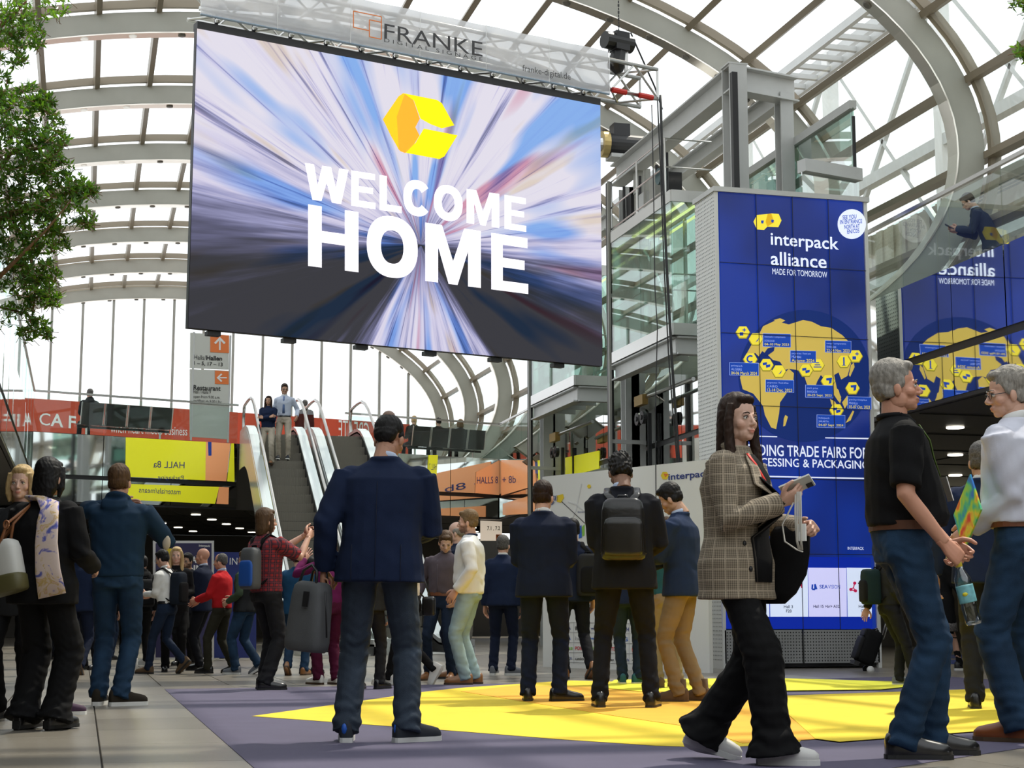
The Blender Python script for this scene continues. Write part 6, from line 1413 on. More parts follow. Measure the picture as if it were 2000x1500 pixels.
# --- man in mauve grey shirt
a = person(861, 1329, 1035, 196, 'man in mauve grey shirt and brown belt looking down beside the blue suit man', tone='pale', bw=1.0, lean=(-.06, .04), head=(-22, 34), L=(-.14, .03, -10, 0, 0), Rf=(.15, .0, 12, 0, 0), la=(-.25, .10, .95), ra=(.28, .08, .93), lel=(-1, -.3, 0), up='shirt', upm=C_gshirt, hem=1.0, collar=C_gshirt, dn=D_dark, legw=.92, shoe=M_shoebr, sole=M_solebr, hair='short', hairm=H_br, face_on=True)
belt(a, MATS['brown_belt'] if 0 else mat('chestnut_belt', (.17, .06, .025), .5), 1.0, .174, .122)
patch_sheet(a.bvh, [(z, -.008, .008) for z in (1.03, 1.1, 1.2, 1.3, 1.4)], mat('placket_shade', (.10, .08, .10), .8), 'placket', a.root, side=1, off=.002, nx=2, s=a.s)
# --- woman in beige top with black bag, stepping
a = person(800, 1337, 1040, -75, 'woman in beige top and black trousers striding behind the blue suit man', tone='pale', fem=True, lean=(0, .04), L=(-.05, .24, 0, 0, 0), Rf=(.06, -.27, 0, 62, .10), up='top', upm=C_beige, hem=.97, dn=C_black, legw=.82, shoe=M_shoew, sole=M_solew, hair='long', hairm=H_br)
h_ = Held(a, 'shoulder_bag', (-.02, -.22, .93), 'black quilted shoulder bag on the striding woman in beige', 'bag')
h_.part('pouch', rbox((.08, -.20, .90), .07, .16, .22, 18, 4), M_shoeb); h_.part('strap', MB().tube([(.08, -.22, 1.0), (.14, -.12, 1.22), (.12, -.02, 1.41), (.10, .10, 1.25), (.08, -.14, 1.0)], .010, 6), M_shoeb)
a = person(716, 1347, 1035, 10, 'person in dark jeans hidden behind the legs of the blue suit man', up='suit', upm=C_char, hem=.86, dn=D_blk, shoe=M_shoeb, hair='short', L=(-.09, 0, 0, 0, 0), Rf=(.12, .1, 20, 0, 0))
# --- suit with trainers
a = person(982, 1319, 1045, 12, 'person in navy suit and canvas trainers just right of the bearded man', tone='fair', up='suit', upm=C_navy, hem=.86, collar=C_white, dn=C_navy2, L=(-.12, -.02, 0, 0, 0), Rf=(.10, .02, 60, 0, 0), shoe=M_green_sh, sole=M_solew, hair='short', hairm=H_sp)
# --- plaid shirt photographer
a = person(516, 1347, 992, 46, 'long haired man in red plaid shirt raising a camera', tone='fair', bw=1.06, lean=(0, -.03), head=(14, 0), L=(-.09, .06, 14, 0, 0), Rf=(.10, -.06, 34, 0, 0), la=(.04, .42, 1.50), ra=(.16, .38, 1.48), lel=(-.3, .2, -1), rel=(.3, .1, -1), lh=dict(curl=(.8, .9, .6), dir=(.3, .7, .6), up=(-1, 0, 0)), rh=dict(curl=(.8, .9, .6), dir=(-.3, .7, .6), up=(1, 0, 0)), up='tee', upm=C_plaid, sleeve=.5, hem=.93, dn=D_blk, legw=1.12, shoe=M_shoeb, sole=M_soleb, hair='bob', hairm=H_br, face_on=True, loose=.008)
h_ = Held(a, 'camera', (.10, .50, 1.56), 'small black camera held up by the man in the plaid shirt', 'camera')
h_.part('camera_body', MB().box((.11, .49, 1.57), (.11, .04, .065)), M_black, False); h_.part('lens', MB().tube([(.11, .52, 1.57), (.11, .56, 1.57)], .022, 14), M_dark)
bp = backpack(a, 'blue and grey hiking backpack on the man in the plaid shirt', mat('bag_grey', (.09, .095, .10), .7), C_black, .25, .40, .13, 1.16, .02, back=.19, mp=mat('bag_blue', (.01, .09, .42), .6))
# --- blue blazer man and plum woman
a = person(578, 1319, 1072, 4, 'man in bright blue blazer and jeans seen from behind under the raised arms', tone='fair', bw=1.05, L=(-.10, -.10, 0, 40, .05), Rf=(.11, .02, 10, 0, 0), up='suit', upm=C_blueb, hem=.84, dn=D_mid, shoe=M_shoebr, sole=M_solebr, hair='short', hairm=H_dk, la=(-.2, .3, 1.1), ra=(.2, .3, 1.1))
a = person(640, 1337, 1050, -30, 'woman in plum jumper and trousers raising one hand left of the blue suit man', tone='fair', fem=True, la=(-.20, .30, 1.50), lel=(-1, -.2, -1), lh=dict(curl=(.1, .1, .1), spread=.14, up=(-.3, 1, 0)), up='sweater', upm=C_mar, hem=.92, dn=C_marp, legw=1.1, shoe=M_shoew, sole=M_solebr, hair='bob', hairm=H_dk, L=(-.08, .1, -20, 0, 0))
a = person(604, 1316, 1088, 30, 'dark haired person half seen left of the blue suit man', tone='fair', up='suit', upm=C_blueb, hem=.9, dn=C_khaki, shoe=M_shoeb, hair='short', hairm=H_bk)
# --- left group
a = person(322, 1316, 1073, -72, 'man in white shirt with dark rucksack stepping left', tone='fair', bw=.98, lean=(0, .04), head=(0, 18), L=(-.08, .22, 0, 0, 0), Rf=(.09, -.24, 0, 45, .10), la=(-.05, .34, 1.12), ra=(.12, .34, 1.10), up='shirt', upm=C_white, hem=.98, collar=C_white, dn=D_dark, legw=.95, shoe=M_suede, hair='short', hairm=H_bk, face_on=True, glasses=True)
backpack(a, 'dark blue rucksack on the white shirt man of the left group', cloth('night_nylon', (.012, .018, .030)), C_black, .28, .46, .18, 1.20, 0, back=.20)
belt(a, M_shoeb, 1.0)
a = person(338, 1312, 1068, 172, 'blonde woman in black dress facing the camera in the left group', tone='pale', fem=True, head=(0, 0), up='coat', upm=C_black, hem=.60, dn=C_black, shoe=M_shoeb, shoe_kind='heel', hair='long', hairm=H_bl, face_on=True, la=(-.12, .22, 1.08), ra=(.12, .22, 1.06))
a = person(362, 1300, 1080, 200, 'bearded man with glasses between the blonde woman and the bald man', tone='olive', up='suit', upm=C_midn, dn=C_black, shoe=M_shoeb, hair='short', hairm=H_bk, beard=.95, face_on=True, glasses=True, head=(0, 8))
a = person(392, 1309, 1070, -82, 'bald man in navy suit and pale shirt facing left', tone='ruddy', bw=1.12, head=(0, 2), L=(-.10, -.02, 0, 0, 0), Rf=(.10, .05, 0, 0, 0), la=(-.1, .34, 1.05), ra=(.08, .32, 1.04), up='suit', upm=C_navy2, hem=.84, collar=C_lblue, dn=C_midn, shoe=M_shoeb, hair='bald', hairm=H_gr, face_on=True)
patch_sheet(a.bvh, [(1.12, -.012, .03), (1.2, -.02, .05), (1.3, -.03, .07), (1.4, -.04, .075), (1.44, -.04, .06)], C_lblue, 'shirt_front', a.root, side=1, off=.004, nx=4, s=a.s); patch_sheet(a.bvh, [(1.12, -.01, .012), (1.25, -.012, .016), (1.4, -.01, .012)], C_white, 'tie', a.root, side=1, off=.010, nx=2, s=a.s)
a = person(430, 1315, 1080, -76, 'grey haired man in red sweater facing left', tone='ruddy', bw=1.04, lean=(0, .01), head=(0, 6), L=(-.10, .15, 0, 0, 0), Rf=(.10, -.16, 0, 10, .02), la=(-.12, .36, 1.06), ra=(.02, .38, 1.05), up='sweater', upm=C_red, hem=.94, collar=C_lblue, dn=cloth('olive_trousers', (.035, .033, .022)), shoe=M_shoeb, hair='thin', hairm=H_sp, face_on=True)
a = person(476, 1317, 1075, -70, 'woman in green jumper and black quilted vest with a blue bag', tone='fair', fem=True, bw=1.1, head=(0, 4), L=(-.09, .08, 0, 0, 0), Rf=(.10, -.18, 0, 30, .06), ra=(.10, .26, 1.06), la=(-.16, .20, 1.02), up='sweater', upm=C_green, hem=.90, dn=D_mid, legw=1.02, shoe=M_green_sh, sole=M_solew, hair='curly', hairm=H_br, face_on=True, glasses=True)
vt = MB(); vt.rings([((a.ctr(z)), a.lat * (rx + .034) * 1.1, a.fwd * (ry + .036)) for z, rx, ry in ((.88, .176, .125), (1.05, .142, .105), (1.18, .15, .112), (1.3, .158, .125), (1.39, .13, .09), (1.44, .08, .07))], 18); vm_ = remesh(vt, .017, 3); V, N = mv(vm_); setv(vm_, V * a.s); plink('vest', finish(vm_, C_vest, 'vest'), a.root)
h_ = Held(a, 'shoulder_bag', (.17, .16, .96), 'blue shoulder bag carried by the woman in the green jumper', 'bag')
h_.part('pouch', rbox((.20, .17, .93), .08, .27, .27, 18, 4, 1.05, None), mat('bag_royal', (.01, .06, .30), .5)); h_.part('flap', rbox((.235, .17, 1.0), .02, .25, .13, 16, 4), mat('bag_royal2', (.012, .08, .36), .5)); h_.part('strap', MB().tube([(.2, .05, 1.05), (.17, -.02, 1.3), (.05, -.06, 1.48), (-.1, -.1, 1.4)], .010, 6), MATS['bag_royal'])
a = person(272, 1299, 1085, -30, 'person in black with white trainers and a backpack left of the white shirt man', tone='fair', up='hoodie', upm=C_black, dn=C_black, shoe=M_shoew, sole=M_solew, hair='short', hairm=H_bk, L=(-.1, 0, -40, 0, 0), Rf=(.12, 0, -40, 0, 0))
backpack(a, 'black backpack on the person with white trainers', C_char, C_black, .30, .44, .17, 1.15, .0, back=.20)
a = person(150, 1318, 1062, 6, 'man in navy suit seen from behind between the scarf woman and the hoodie man', tone='tan', L=(-.1, .02, 0, 0, 0), Rf=(.12, -.2, 0, 55, .06), up='suit', upm=C_navy, hem=.84, collar=C_white, dn=C_navy2, shoe=M_suede, hair='short', hairm=H_bk)
a = person(176, 1308, 1082, 200, 'bald person in dark clothes far behind the navy suit man on the left', tone='ruddy', up='suit', upm=C_char, dn=C_midn, shoe=M_shoeb, hair='ring', hairm=H_sp)
for i, (x, y, t_, f_, m1, m2) in enumerate(((205, 1289, 1096, 20, C_midn, D_dark), (250, 1287, 1098, 160, C_char, C_black), (300, 1286, 1094, 40, C_navy, C_midn), (452, 1286, 1098, 200, C_char, C_khaki), (110, 1288, 1095, 30, C_midn, C_midn))):
    person(x, y, t_, f_, ('visitor in black far behind the hoodie man', 'visitor in charcoal jacket deep in the undercroft', 'visitor in navy jacket behind the white shirt man', 'visitor in charcoal and khaki behind the red sweater man', 'visitor in black behind the scarf woman')[i], up='suit', upm=m1, dn=m2, shoe=M_shoew if i == 3 else M_shoeb, hair='short', hairm=H_dk, fine=22)
# --- hoodie man
a = person(221, 1378, 905, 4, 'man in petrol hoodie and blue jeans seen from behind with raised arms', tone='fair', bw=1.04, lean=(-.02, .02), head=(-4, -2), L=(-.12, .02, -6, 0, 0), Rf=(.06, -.04, 52, 0, 0), la=(-.09, .30, 1.47), lel=(-1, -.05, -.12), ra=(.14, .30, 1.30), rel=(1, -.4, -.9), up='hoodie', upm=C_hood, hem=.92, dn=D_mid, legw=1.06, shoe=cloth('brown_nubuck', (.035, .028, .02)), sole=M_solew, hair='short', hairm=H_br, loose=.006)
plink('elbow_patch', MB().ell((a.elb[1] + Vector((.01, -.05, -.01))) * a.s, (.035, .018, .06), 12).mesh('elbow_patch', C_khaki2, True), a.root)
# --- woman with scarf and tote
a = person(72, 1426, 893, 20, 'dark haired woman in black with floral scarf seen from behind at the left edge', tone='fair', fem=True, bw=1.14, head=(6, 4), L=(-.11, 0, -4, 0, .01), Rf=(.10, .05, 8, 0, .01), la=(-.20, .26, 1.05), ra=(.2, .26, 1.05), up='sweater', upm=C_black, hem=.80, dn=C_black, legw=1.35, flare=.3, shoe=M_shoeb, sole=M_soleb, shoe_kind='heel', hair='bob', hairm=H_bk, loose=.02)
h_ = Held(a, 'scarf', (.1, -.1, 1.3), 'pastel floral scarf over the right shoulder of the woman in black', 'scarf')
S = a.S; pts = [S + Vector((-.07, .07, .02)), S + Vector((-.06, -.055, .055)), S + Vector((.03, -.075, .05)), S + Vector((.10, -.10, .0)), S + Vector((.125, -.15, -.10)), S + Vector((.14, -.175, -.25)), S + Vector((.16, -.175, -.42)), S + Vector((.19, -.16, -.58))]
wd_s = [.05, .06, .06, .065, .075, .08, .09, .10]; rg = []
for i, p in enumerate(pts):
    t_ = (pts[min(i + 1, 7)] - pts[max(i - 1, 0)]).normalized(); sx_ = Vector((1, .1, 0)) if i > 2 else Vector((.2, 0, 1)).cross(t_).normalized(); sx_ = (sx_ - t_ * sx_.dot(t_)).normalized(); rg.append((p, sx_ * wd_s[i], t_.cross(sx_) * .018))
h_.part('scarf_cloth', MB().rings(rg, 18, 2.5), C_scarf)
h_ = Held(a, 'tote_bag', (-.13, -.22, 1.05), 'olive and white tote bag with tan handles on the shoulder of the scarf woman', 'bag')
MT = Matrix.Rotation(-.22, 3, 'Y'); tc_ = Vector((-.16, -.25, 1.03))
h_.part('white_body', rbox(tuple(tc_), .36, .15, .33, 24, 3.4, .92, MT), mat('white_bag', (.62, .62, .58), .5)); h_.part('olive_base', rbox(tuple(tc_ + MT @ Vector((0, -.004, -.12))), .375, .165, .12, 24, 3.4, 1.0, MT), mat('olive_leather', (.10, .09, .03), .5)); h_.part('olive_front', rbox(tuple(tc_ + MT @ Vector((-.05, -.035, .02))), .24, .10, .29, 24, 3.2, .95, MT), MATS['olive_leather'])
for q in (0, 1): h_.part('tan_handle', MB().tube([tc_ + MT @ Vector((.06, -.07 + q * .12, .10)), tc_ + Vector((.09, -.05 + q * .06, .28)), S + Vector((-.06, -.10, .0)), S + Vector((-.10, -.02, .04)), tc_ + MT @ Vector((-.02, .06 - q * .02, .15))], .010, 6), mat('tan_strap', (.26, .10, .035), .5))
h_.part('handle_ring', MB().tube([tc_ + Vector((.09 + .02 * math.cos(t), -.06, .27 + .025 * math.sin(t))) for t in [R(30 * i) for i in range(13)]], .006, 6), MATS['tan_strap'])
a = person(24, 1404, 908, 186, 'blonde woman looking past the scarf woman at the very left edge', tone='pale', fem=True, head=(-8, 2), up='coat', upm=C_char, hem=.7, dn=C_black, shoe=M_shoeb, hair='bob', hairm=H_bl, face_on=True)
a = person(92, 1396, 985, 66, 'person in dark jeans and purple trainers hidden behind the scarf woman', tone='fair', up='hoodie', upm=C_black, dn=D_dark, legw=1.1, shoe=M_purple_sh, sole=M_solew, hair='short', hairm=H_dk, L=(-.08, .06, 0, 0, 0), Rf=(.08, .10, 0, 0, 0))
# --- right background
a = person(1846, 1310, 1052, 82, 'blonde woman in black coat, floral skirt and tights walking right', tone='fair', fem=True, L=(-.06, .24, 0, 0, 0), Rf=(.07, -.26, 0, 50, .10), ra=(.2, .25, .92), up='coat', upm=C_black, hem=.62, dn=C_black, legw=.70, shoe=M_black, sole=M_solew, hair='long', hairm=H_bl)
sk_ = MB(); sk_.rings([((0, 0, .52), (.21, 0, 0), (0, .18, 0)), ((0, 0, .66), (.205, 0, 0), (0, .165, 0))], 18); sk_.v = [(x * a.s, y * a.s, z * a.s) for x, y, z in sk_.v]; plink('skirt', sk_.mesh('skirt', mat('speckled_skirt', (.14, .13, .13), .8, var=.9, vs=60), True), a.root)
a = person(1742, 1340, 1050, 84, 'person with grey trainers hidden behind the black polo man, pulling a trolley', tone='fair', la=(-.12, -.24, .90), ra=(.2, .18, .92), rel=(0, -1, 0), up='hoodie', upm=C_char, dn=D_blk, shoe=M_green_sh, sole=M_solew, hair='short', hairm=H_dk, Rf=(.09, .26, 0, 0, 0), L=(-.09, .12, 0, 0, 0))
backpack(a, 'dark green backpack poking out left of the black polo man', cloth('green_nylon', (.012, .030, .030)), C_black, .30, .42, .20, 1.17, 0, back=.22)
# --- escalator riders, gallery people
def incl(x, y, dz=0.0):
    d = ray(x, y); t = (ZF + dz - VT * T30 - EYE) / (d[2] - d[1] * T30); return CAMP + d * t
g1 = incl(553, 900); g2 = incl(522, 909)
z1_ = ez(round((g1[1] - VB + .6) / .4 - .5) * .4 + VB - .6 + .2) if 0 else g1[2]
a = person(pos=(g1[0], g1[1], g1[2] + .02), h=1.86, face=178, label='tall man in pale shirt and blue tie riding down the left escalator', tone='olive', bw=.92, head=(-14, 12), la=(-.30, .12, .98), ra=(.22, .02, .88), up='shirt', upm=cloth('ice_shirt', (.52, .58, .70), .8, .03), hem=1.0, collar=C_white, dn=C_khaki2, legw=.95, shoe=M_sneak, sole=M_solew, hair='short', hairm=H_dk, face_on=True, glasses=True, fine=16)
belt(a, M_shoeb, 1.0, .170, .120, 0, .92); patch_sheet(a.bvh, [(1.06, -.028, .028), (1.2, -.025, .025), (1.4, -.014, .014), (1.45, -.02, .02)], mat('blue_tie', (.10, .17, .36), .6), 'tie', a.root, side=1, off=.006, nx=3, s=a.s)
a = person(pos=(g2[0], g2[1], g2[2] + .02), h=1.66, face=184, label='woman in navy top and cream trousers with folded arms on the left escalator', tone='olive', fem=True, head=(0, 0), la=(.08, .17, 1.17), ra=(-.08, .19, 1.19), lel=(-1, -.2, -.5), rel=(1, -.2, -.5), up='sweater', upm=C_navy, hem=.93, dn=C_khaki2, legw=1.05, shoe=M_shoebr, hair='long', hairm=H_dk, face_on=True, fine=16, loose=.015)
g = atz(596, 781, ZF + 1.72); person(pos=(g[0], g[1], ZF), h=1.72, face=10, label='man in black jacket walking away at the escalator landing', tone='olive', up='suit', upm=C_black, dn=C_midn, hair='short', hairm=H_sp, fine=24)
g = atz(502, 832, ZF + 1.30); person(pos=(g[0], g[1] + .5, ZF), h=1.35, face=30, label='small brown haired person behind the left escalator newel', up='sweater', upm=C_navy, dn=C_black, hair='bob', hairm=H_br, fine=24)
def bench(x0, n, pl_, label, glab):
    g0 = np.array(x0); b_ = empty('seat_row', tuple(g0), label, 'bench'); t_ = Vector(dL)
    b_v = Vector((-dL[1], dL[0], 0))
    MB().beam(Vector(g0) + Vector((0, 0, .38)), Vector(g0) + t_ * (n * .62) + Vector((0, 0, .38)), .06, .06).obj('seat_beam', M_dark, b_)
    for i in (0.4, n - .4):
        q = Vector(g0) + t_ * (i * .62); MB().beam(q, q + Vector((0, 0, .38)), .05, .05).obj('leg', M_alu, b_); MB().beam(q - b_v * .25, q + b_v * .3, .05, .03).obj('foot_bar', M_alu, b_)
    for i in range(n):
        q = Vector(g0) + t_ * (i * .62 + .31)
        MB().hexa([tuple(q + t_ * a1 + b_v * b1 + Vector((0, 0, c1))) for a1, b1, c1 in ((-.27, -.20, .42), (.27, -.20, .42), (.27, .26, .45), (-.27, .26, .45), (-.27, -.20, .45), (.27, -.20, .45), (.27, .26, .48), (-.27, .26, .48))]).obj('seat', M_black, b_)
        MB().hexa([tuple(q + t_ * a1 + b_v * b1 + Vector((0, 0, c1))) for a1, b1, c1 in ((-.27, -.24, .42), (.27, -.24, .42), (.27, -.21, .42), (-.27, -.21, .42), (-.27, -.36, .98), (.27, -.36, .98), (.27, -.33, .98), (-.27, -.33, .98))]).obj('backrest', M_black, b_)
        for s_ in (-.29, .29): MB().beam(q + t_ * s_ - b_v * .22 + Vector((0, 0, .42)), q + t_ * s_ - b_v * .345 + Vector((0, 0, .99)), .02, .03).obj('side_frame', M_alu, b_)
    return b_
gb = atz(796, 834, ZF + .98); gb = (gb[0], gb[1], ZF)
bench(gb, 4, 0, 'row of four black mesh seats on the gallery right of the escalators', '')
b_v = Vector((-dL[1], dL[0], 0)); t_ = Vector(dL)
for i, (k, hm_, hs, lb) in enumerate(((.12, H_bl, 'tail', 'seated woman with dark cap and blond ponytail on the gallery seats'), (1.45, H_bk, 'short', 'seated dark haired man in the middle of the gallery seats'), (2.65, H_db, 'bob', 'seated fair haired person at the right end of the gallery seats'))):
    q = Vector(gb) + t_ * (k * .62 + .15) + b_v * .02
    a = person(pos=(q.x, q.y, ZF), h=1.72, face=-(math.degrees(YAW)) + math.degrees(math.atan2(-b_v.x, b_v.y)) * -1, label=lb, up='sweater', upm=C_black, dn=C_midn, pz=.53, seat=True, L=(-.12, .46, 0, 0, 0), Rf=(.12, .46, 0, 0, 0), la=(-.12, .30, .72), ra=(.12, .30, .72), hem=.46 if 0 else None, hair=hs, hairm=hm_, fine=24)
gb2 = atz(152, 788, ZF + .98); gb2 = (gb2[0], gb2[1], ZF)
bench(gb2, 4, 0, 'row of four black mesh seats behind the left gallery glass', '')
q = Vector(gb2) + t_ * .31
person(pos=(q.x, q.y, ZF), h=1.8, face=-(math.degrees(YAW)) - math.degrees(math.atan2(-b_v.x, b_v.y)), label='seated dark clothed person behind the left gallery glass', up='hoodie', upm=C_midn, dn=C_midn, pz=.53, seat=True, L=(-.12, .46, 0, 0, 0), Rf=(.12, .46, 0, 0, 0), la=(-.12, .30, .72), ra=(.12, .30, .72), hair='short', hairm=H_sp, fine=24)
g = atz(1922, 388, ZF + 1.60); a = person(pos=(g[0] + .12, g[1], ZF + .003), h=1.78, face=-72, label='man in blue grey suit with glasses bent over a phone on the right gallery', tone='fair', lean=(0, .20), head=(0, 34), la=(-.05, .50, 1.16), ra=(.08, .50, 1.15), lel=(-.6, -.8, -.8), up='suit', upm=cloth('slate_wool', (.045, .055, .075)), collar=C_lblue, dn=C_midn, shoe=M_shoeb, hair='short', hairm=H_bk, face_on=True, glasses=True, fine=12)
phone(a, (-.02, .60, 1.20), Matrix.Rotation(.6, 3, 'X'), 'dark phone held by the man on the right gallery')
# ================================================================ SIGNS, TROLLEY, TREES
# halls sign hanging by the escalator
hs = atz(409, 700, 9.0); hd = math.hypot(hs[0], hs[1])
PHS = ((float(A0[0] + dL[0] * 4.6), float(A0[1] + dL[1] * 4.6), 0), tuple(nL))
sg = empty('direction_sign', tuple(on(409, 800, *PHS)), 'tall pale direction sign with orange arrows for Halls/Hallen and Restaurant', 'sign')
M_sgn = mat('sign_pale', (.58, .59, .54), .5); M_orange = mat('sign_orange', (.80, .20, .045), .5); M_ink = mat('sign_ink', (.02, .02, .02), .5)
def sp_(px, m, nm, off=.0, th=.003): ppoly(px, PHS, m, nm, sg, off=off, thick=th)
sp_([(372, 650), (447, 655), (446, 722), (371, 719)], M_sgn, 'upper_panel', -.03, .05); sp_([(371, 721), (446, 724), (446, 858), (371, 853)], M_sgn, 'lower_panel', -.03, .05)
sp_([(410, 653), (447, 655.5), (446.5, 690), (410, 688)], M_orange, 'arrow_field', .025); sp_([(419, 724), (446, 725.5), (446, 751), (419, 750)], M_orange, 'arrow_field', .025)
def arrow(cx, cy, r, ang):
    c_, s_ = math.cos(ang), math.sin(ang)
    T = lambda x, y: (cx + (x * c_ - y * s_) * r, cy + (x * s_ + y * c_) * r)
    sp_([T(-.12, 1), T(-.12, -.45), T(.12, -.45), T(.12, 1)], M_white, 'arrow', .03); sp_([T(0, -.98), T(.85, -.1), T(.62, .12), T(0, -.55), T(-.62, .12), T(-.85, -.1)], M_white, 'arrow', .031)
arrow(428.5, 671, 13, 0); arrow(432, 738, 10, -math.pi / 2)
text('Halls/', M_ink, sg, PHS, (378, 702), (401, 703.5), (378, 693), off=.03); text('Hallen', M_ink, sg, PHS, (402, 703.5), (433, 705), (402, 694.5), off=.03, bold=.03); text('1 – 5, 17 – 13', M_ink, sg, PHS, (378, 714), (434, 717), (378, 705.5), off=.03, bold=.02)
text('Restaurant', M_ink, sg, PHS, (377, 762), (430, 764), (377, 752), off=.03, bold=.02); text('Hall / Halle 9', M_ink, sg, PHS, (377, 768.5), (411, 769.5), h=.09, off=.03)
text('open from 9.00 a.m.', M_ink, sg, PHS, (377, 779), (429, 781), h=.10, off=.03); text('geöffnet ab 9.00 Uhr', M_ink, sg, PHS, (377, 787), (432, 790), h=.10, off=.03)
for z0_ in (0,):
    c0 = Vector(on(373, 851, *PHS)); c1 = Vector(on(445, 857, *PHS))
    for c in (c0, c1): MB().beam((c.x, c.y, ZF), (c.x, c.y, float(on(447, 655, *PHS)[2])), .05, .05).obj('sign_post', M_lgrey, sg)
# poster frame in the left group
PPO = (tuple(Vector((*pd(360, 24.5), 0))), tuple(Vector((math.sin(-YAW) * 0 + .15, -1, 0)).normalized()))
po = empty('poster_stand', (float(on(360, 1250, *PPO)[0]), float(on(360, 1250, *PPO)[1]), 0), 'framed violet poster stand behind the left group', 'poster')
def pp(px, m, nm, off=0.0, th=.01): ppoly(px, PPO, m, nm, po, off=off, thick=th)
pp([(299, 1056), (418, 1056), (418, 1288), (299, 1288)], M_alu, 'frame', -.03, .03); pp([(304, 1061), (413, 1061), (413, 1284), (304, 1284)], mat('poster_violet', (.025, .02, .085), .5), 'poster_sheet', .0)
text('interpack', M_white, po, PPO, (388, 1069), (410, 1070), h=.045, off=.014, bold=.02); text('QUALITY', M_white, po, PPO, (355, 1102), (408, 1102), h=.12, off=.014, bold=.03); text('INN', M_white, po, PPO, (362, 1116), (396, 1117), h=.10, off=.014, bold=.03)
pp([(318, 1076), (326, 1071), (345, 1072), (350, 1080), (340, 1084), (322, 1084)], M_yp, 'emblem', .012)
PBL = (tuple(Vector((*pd(460, 26), 0))), (0, -1, 0))
bp_ = empty('blue_panel', tuple(Vector((*pd(450, 26), 0))), 'blue partition with white lettering IN behind the red sweater man', 'partition')
ppoly([(418, 1078), (500, 1079), (500, 1285), (418, 1285)], PBL, mat('partition_blue', (.006, .02, .16), .5), 'panel_board', bp_, off=0, thick=.04); text('IN', M_white, bp_, PBL, (448, 1103), (463, 1103), h=.11, off=.045)
# hall 7.1 sign
P71 = (tuple(Vector((*pd(962, 46.5), 0))), (0, -1, 0))
s7 = empty('hall_sign', tuple(on(964, 1055, *P71)), 'small pale sign reading 7.1 , 7.2 hanging left of the navy suit man', 'sign')
ppoly([(938, 1017), (980, 1019), (980, 1056), (938, 1056)], P71, mat('cream_sign', (.80, .68, .54), .5, emit=.6), 'sign_board', s7, off=0, thick=.03)  # emission added to keep the board bright under the dark soffit
text('7.1 , 7.2', M_ink, s7, P71, (951, 1037), (976, 1037), (951, 1028), off=.035, bold=.02); ppoly([(968, 1044), (980, 1044), (980, 1056), (968, 1056)], P71, M_orange, 'arrow_field', s7, off=.035, thick=.003)
q = Vector(on(960, 1019, *P71)); MB().beam(q + Vector((0, .02, 0)), (q.x, q.y + .02, 3.46), .03, .03).obj('hanger', M_dark, s7)
# trolley suitcase
tg = Vector(atz(1690, 1311)); fw_ = Vector((math.cos(YAW), -math.sin(YAW), 0)); bk = Vector((math.sin(YAW), math.cos(YAW), 0))
tr = empty('trolley_case', tuple(tg), 'black wheeled trolley case leaning left of the black polo man', 'suitcase')
MTC = Matrix((fw_, bk, (0, 0, 1))).transposed() @ Matrix.Rotation(.36, 3, 'Y')
def tp(nm, mb, m, sm=True): return xf(mb, MTC, tg + Vector((0, 0, .06))).obj(nm, m, tr, smooth=sm)
tp('case_body', rbox((-.04, 0, .25), .23, .34, .44, 26, 5), C_black); tp('front_pocket', rbox((-.16, 0, .20), .07, .30, .30, 22, 4), cloth('black_nylon', (.010, .010, .011), .6)); tp('upper_pocket', rbox((-.15, 0, .40), .05, .26, .10, 22, 4), MATS['black_nylon'])
for q in (-.12, .12):
    tp('wheel', MB().tube([(.05, q - .02, -.02), (.05, q + .02, -.02)], .045, 18), M_white if q < 0 else M_soleb); tp('handle_tube', MB().tube([(.09, q * .6, .40), (.09, q * .6, .90)], .009, 8), M_alu)
tp('handle_grip', MB().tube([(.09, -.09, .90), (.09, .09, .90)], .015, 8), M_black); tp('top_handle', MB().tube([(-.02, -.07, .46), (-.02, -.05, .50), (-.02, .05, .50), (-.02, .07, .46)], .010, 6), M_black); tp('base_foot', MB().box((-.14, 0, -.0), (.06, .26, .05)), M_black, False)
# blue floor graphic in the right undercroft
bf = empty('floor_graphic', (14.5, 25, 0), 'blue printed floor graphic in the right undercroft', 'floor graphic')
for z0_, pts in ((0, [G(1800, 1279), G(2000, 1279), G(2030, 1286), G(1800, 1286)]), (0, [G(1800, 1289), G(1990, 1290), G(2040, 1299), G(1810, 1297)])): flat('blue_stripe', pts, .003, mat('royal_blue_print', (.01, .05, .30), .5), bf)
# undercroft fittings on the right: column and bright doorway
MB().tube([(15.8, 24, 0), (15.8, 24, 3.44)], .35, 24).obj('trim_1', M_lgrey, None, smooth=True, kind='structure', label='round grey column in the right undercroft')
dw = empty('window_2', (19, 33, 1.8), 'lit window strip at the back of the right undercroft', kind='structure')
for i in range(6): MB().box((17.2 + i * .75, 33, 2.55), (.65, .05, .55)).obj('window_pane', mat('lit_pane', (.95, .85, .6), .5, emit=.8), dw)
MB().box((20, 34, 1.72), (14, .2, 3.44)).obj('wall_inner_right', mat('warm_grey_wall', (.16, .15, .135), .6), kind='structure', label='inner wall of the right undercroft')

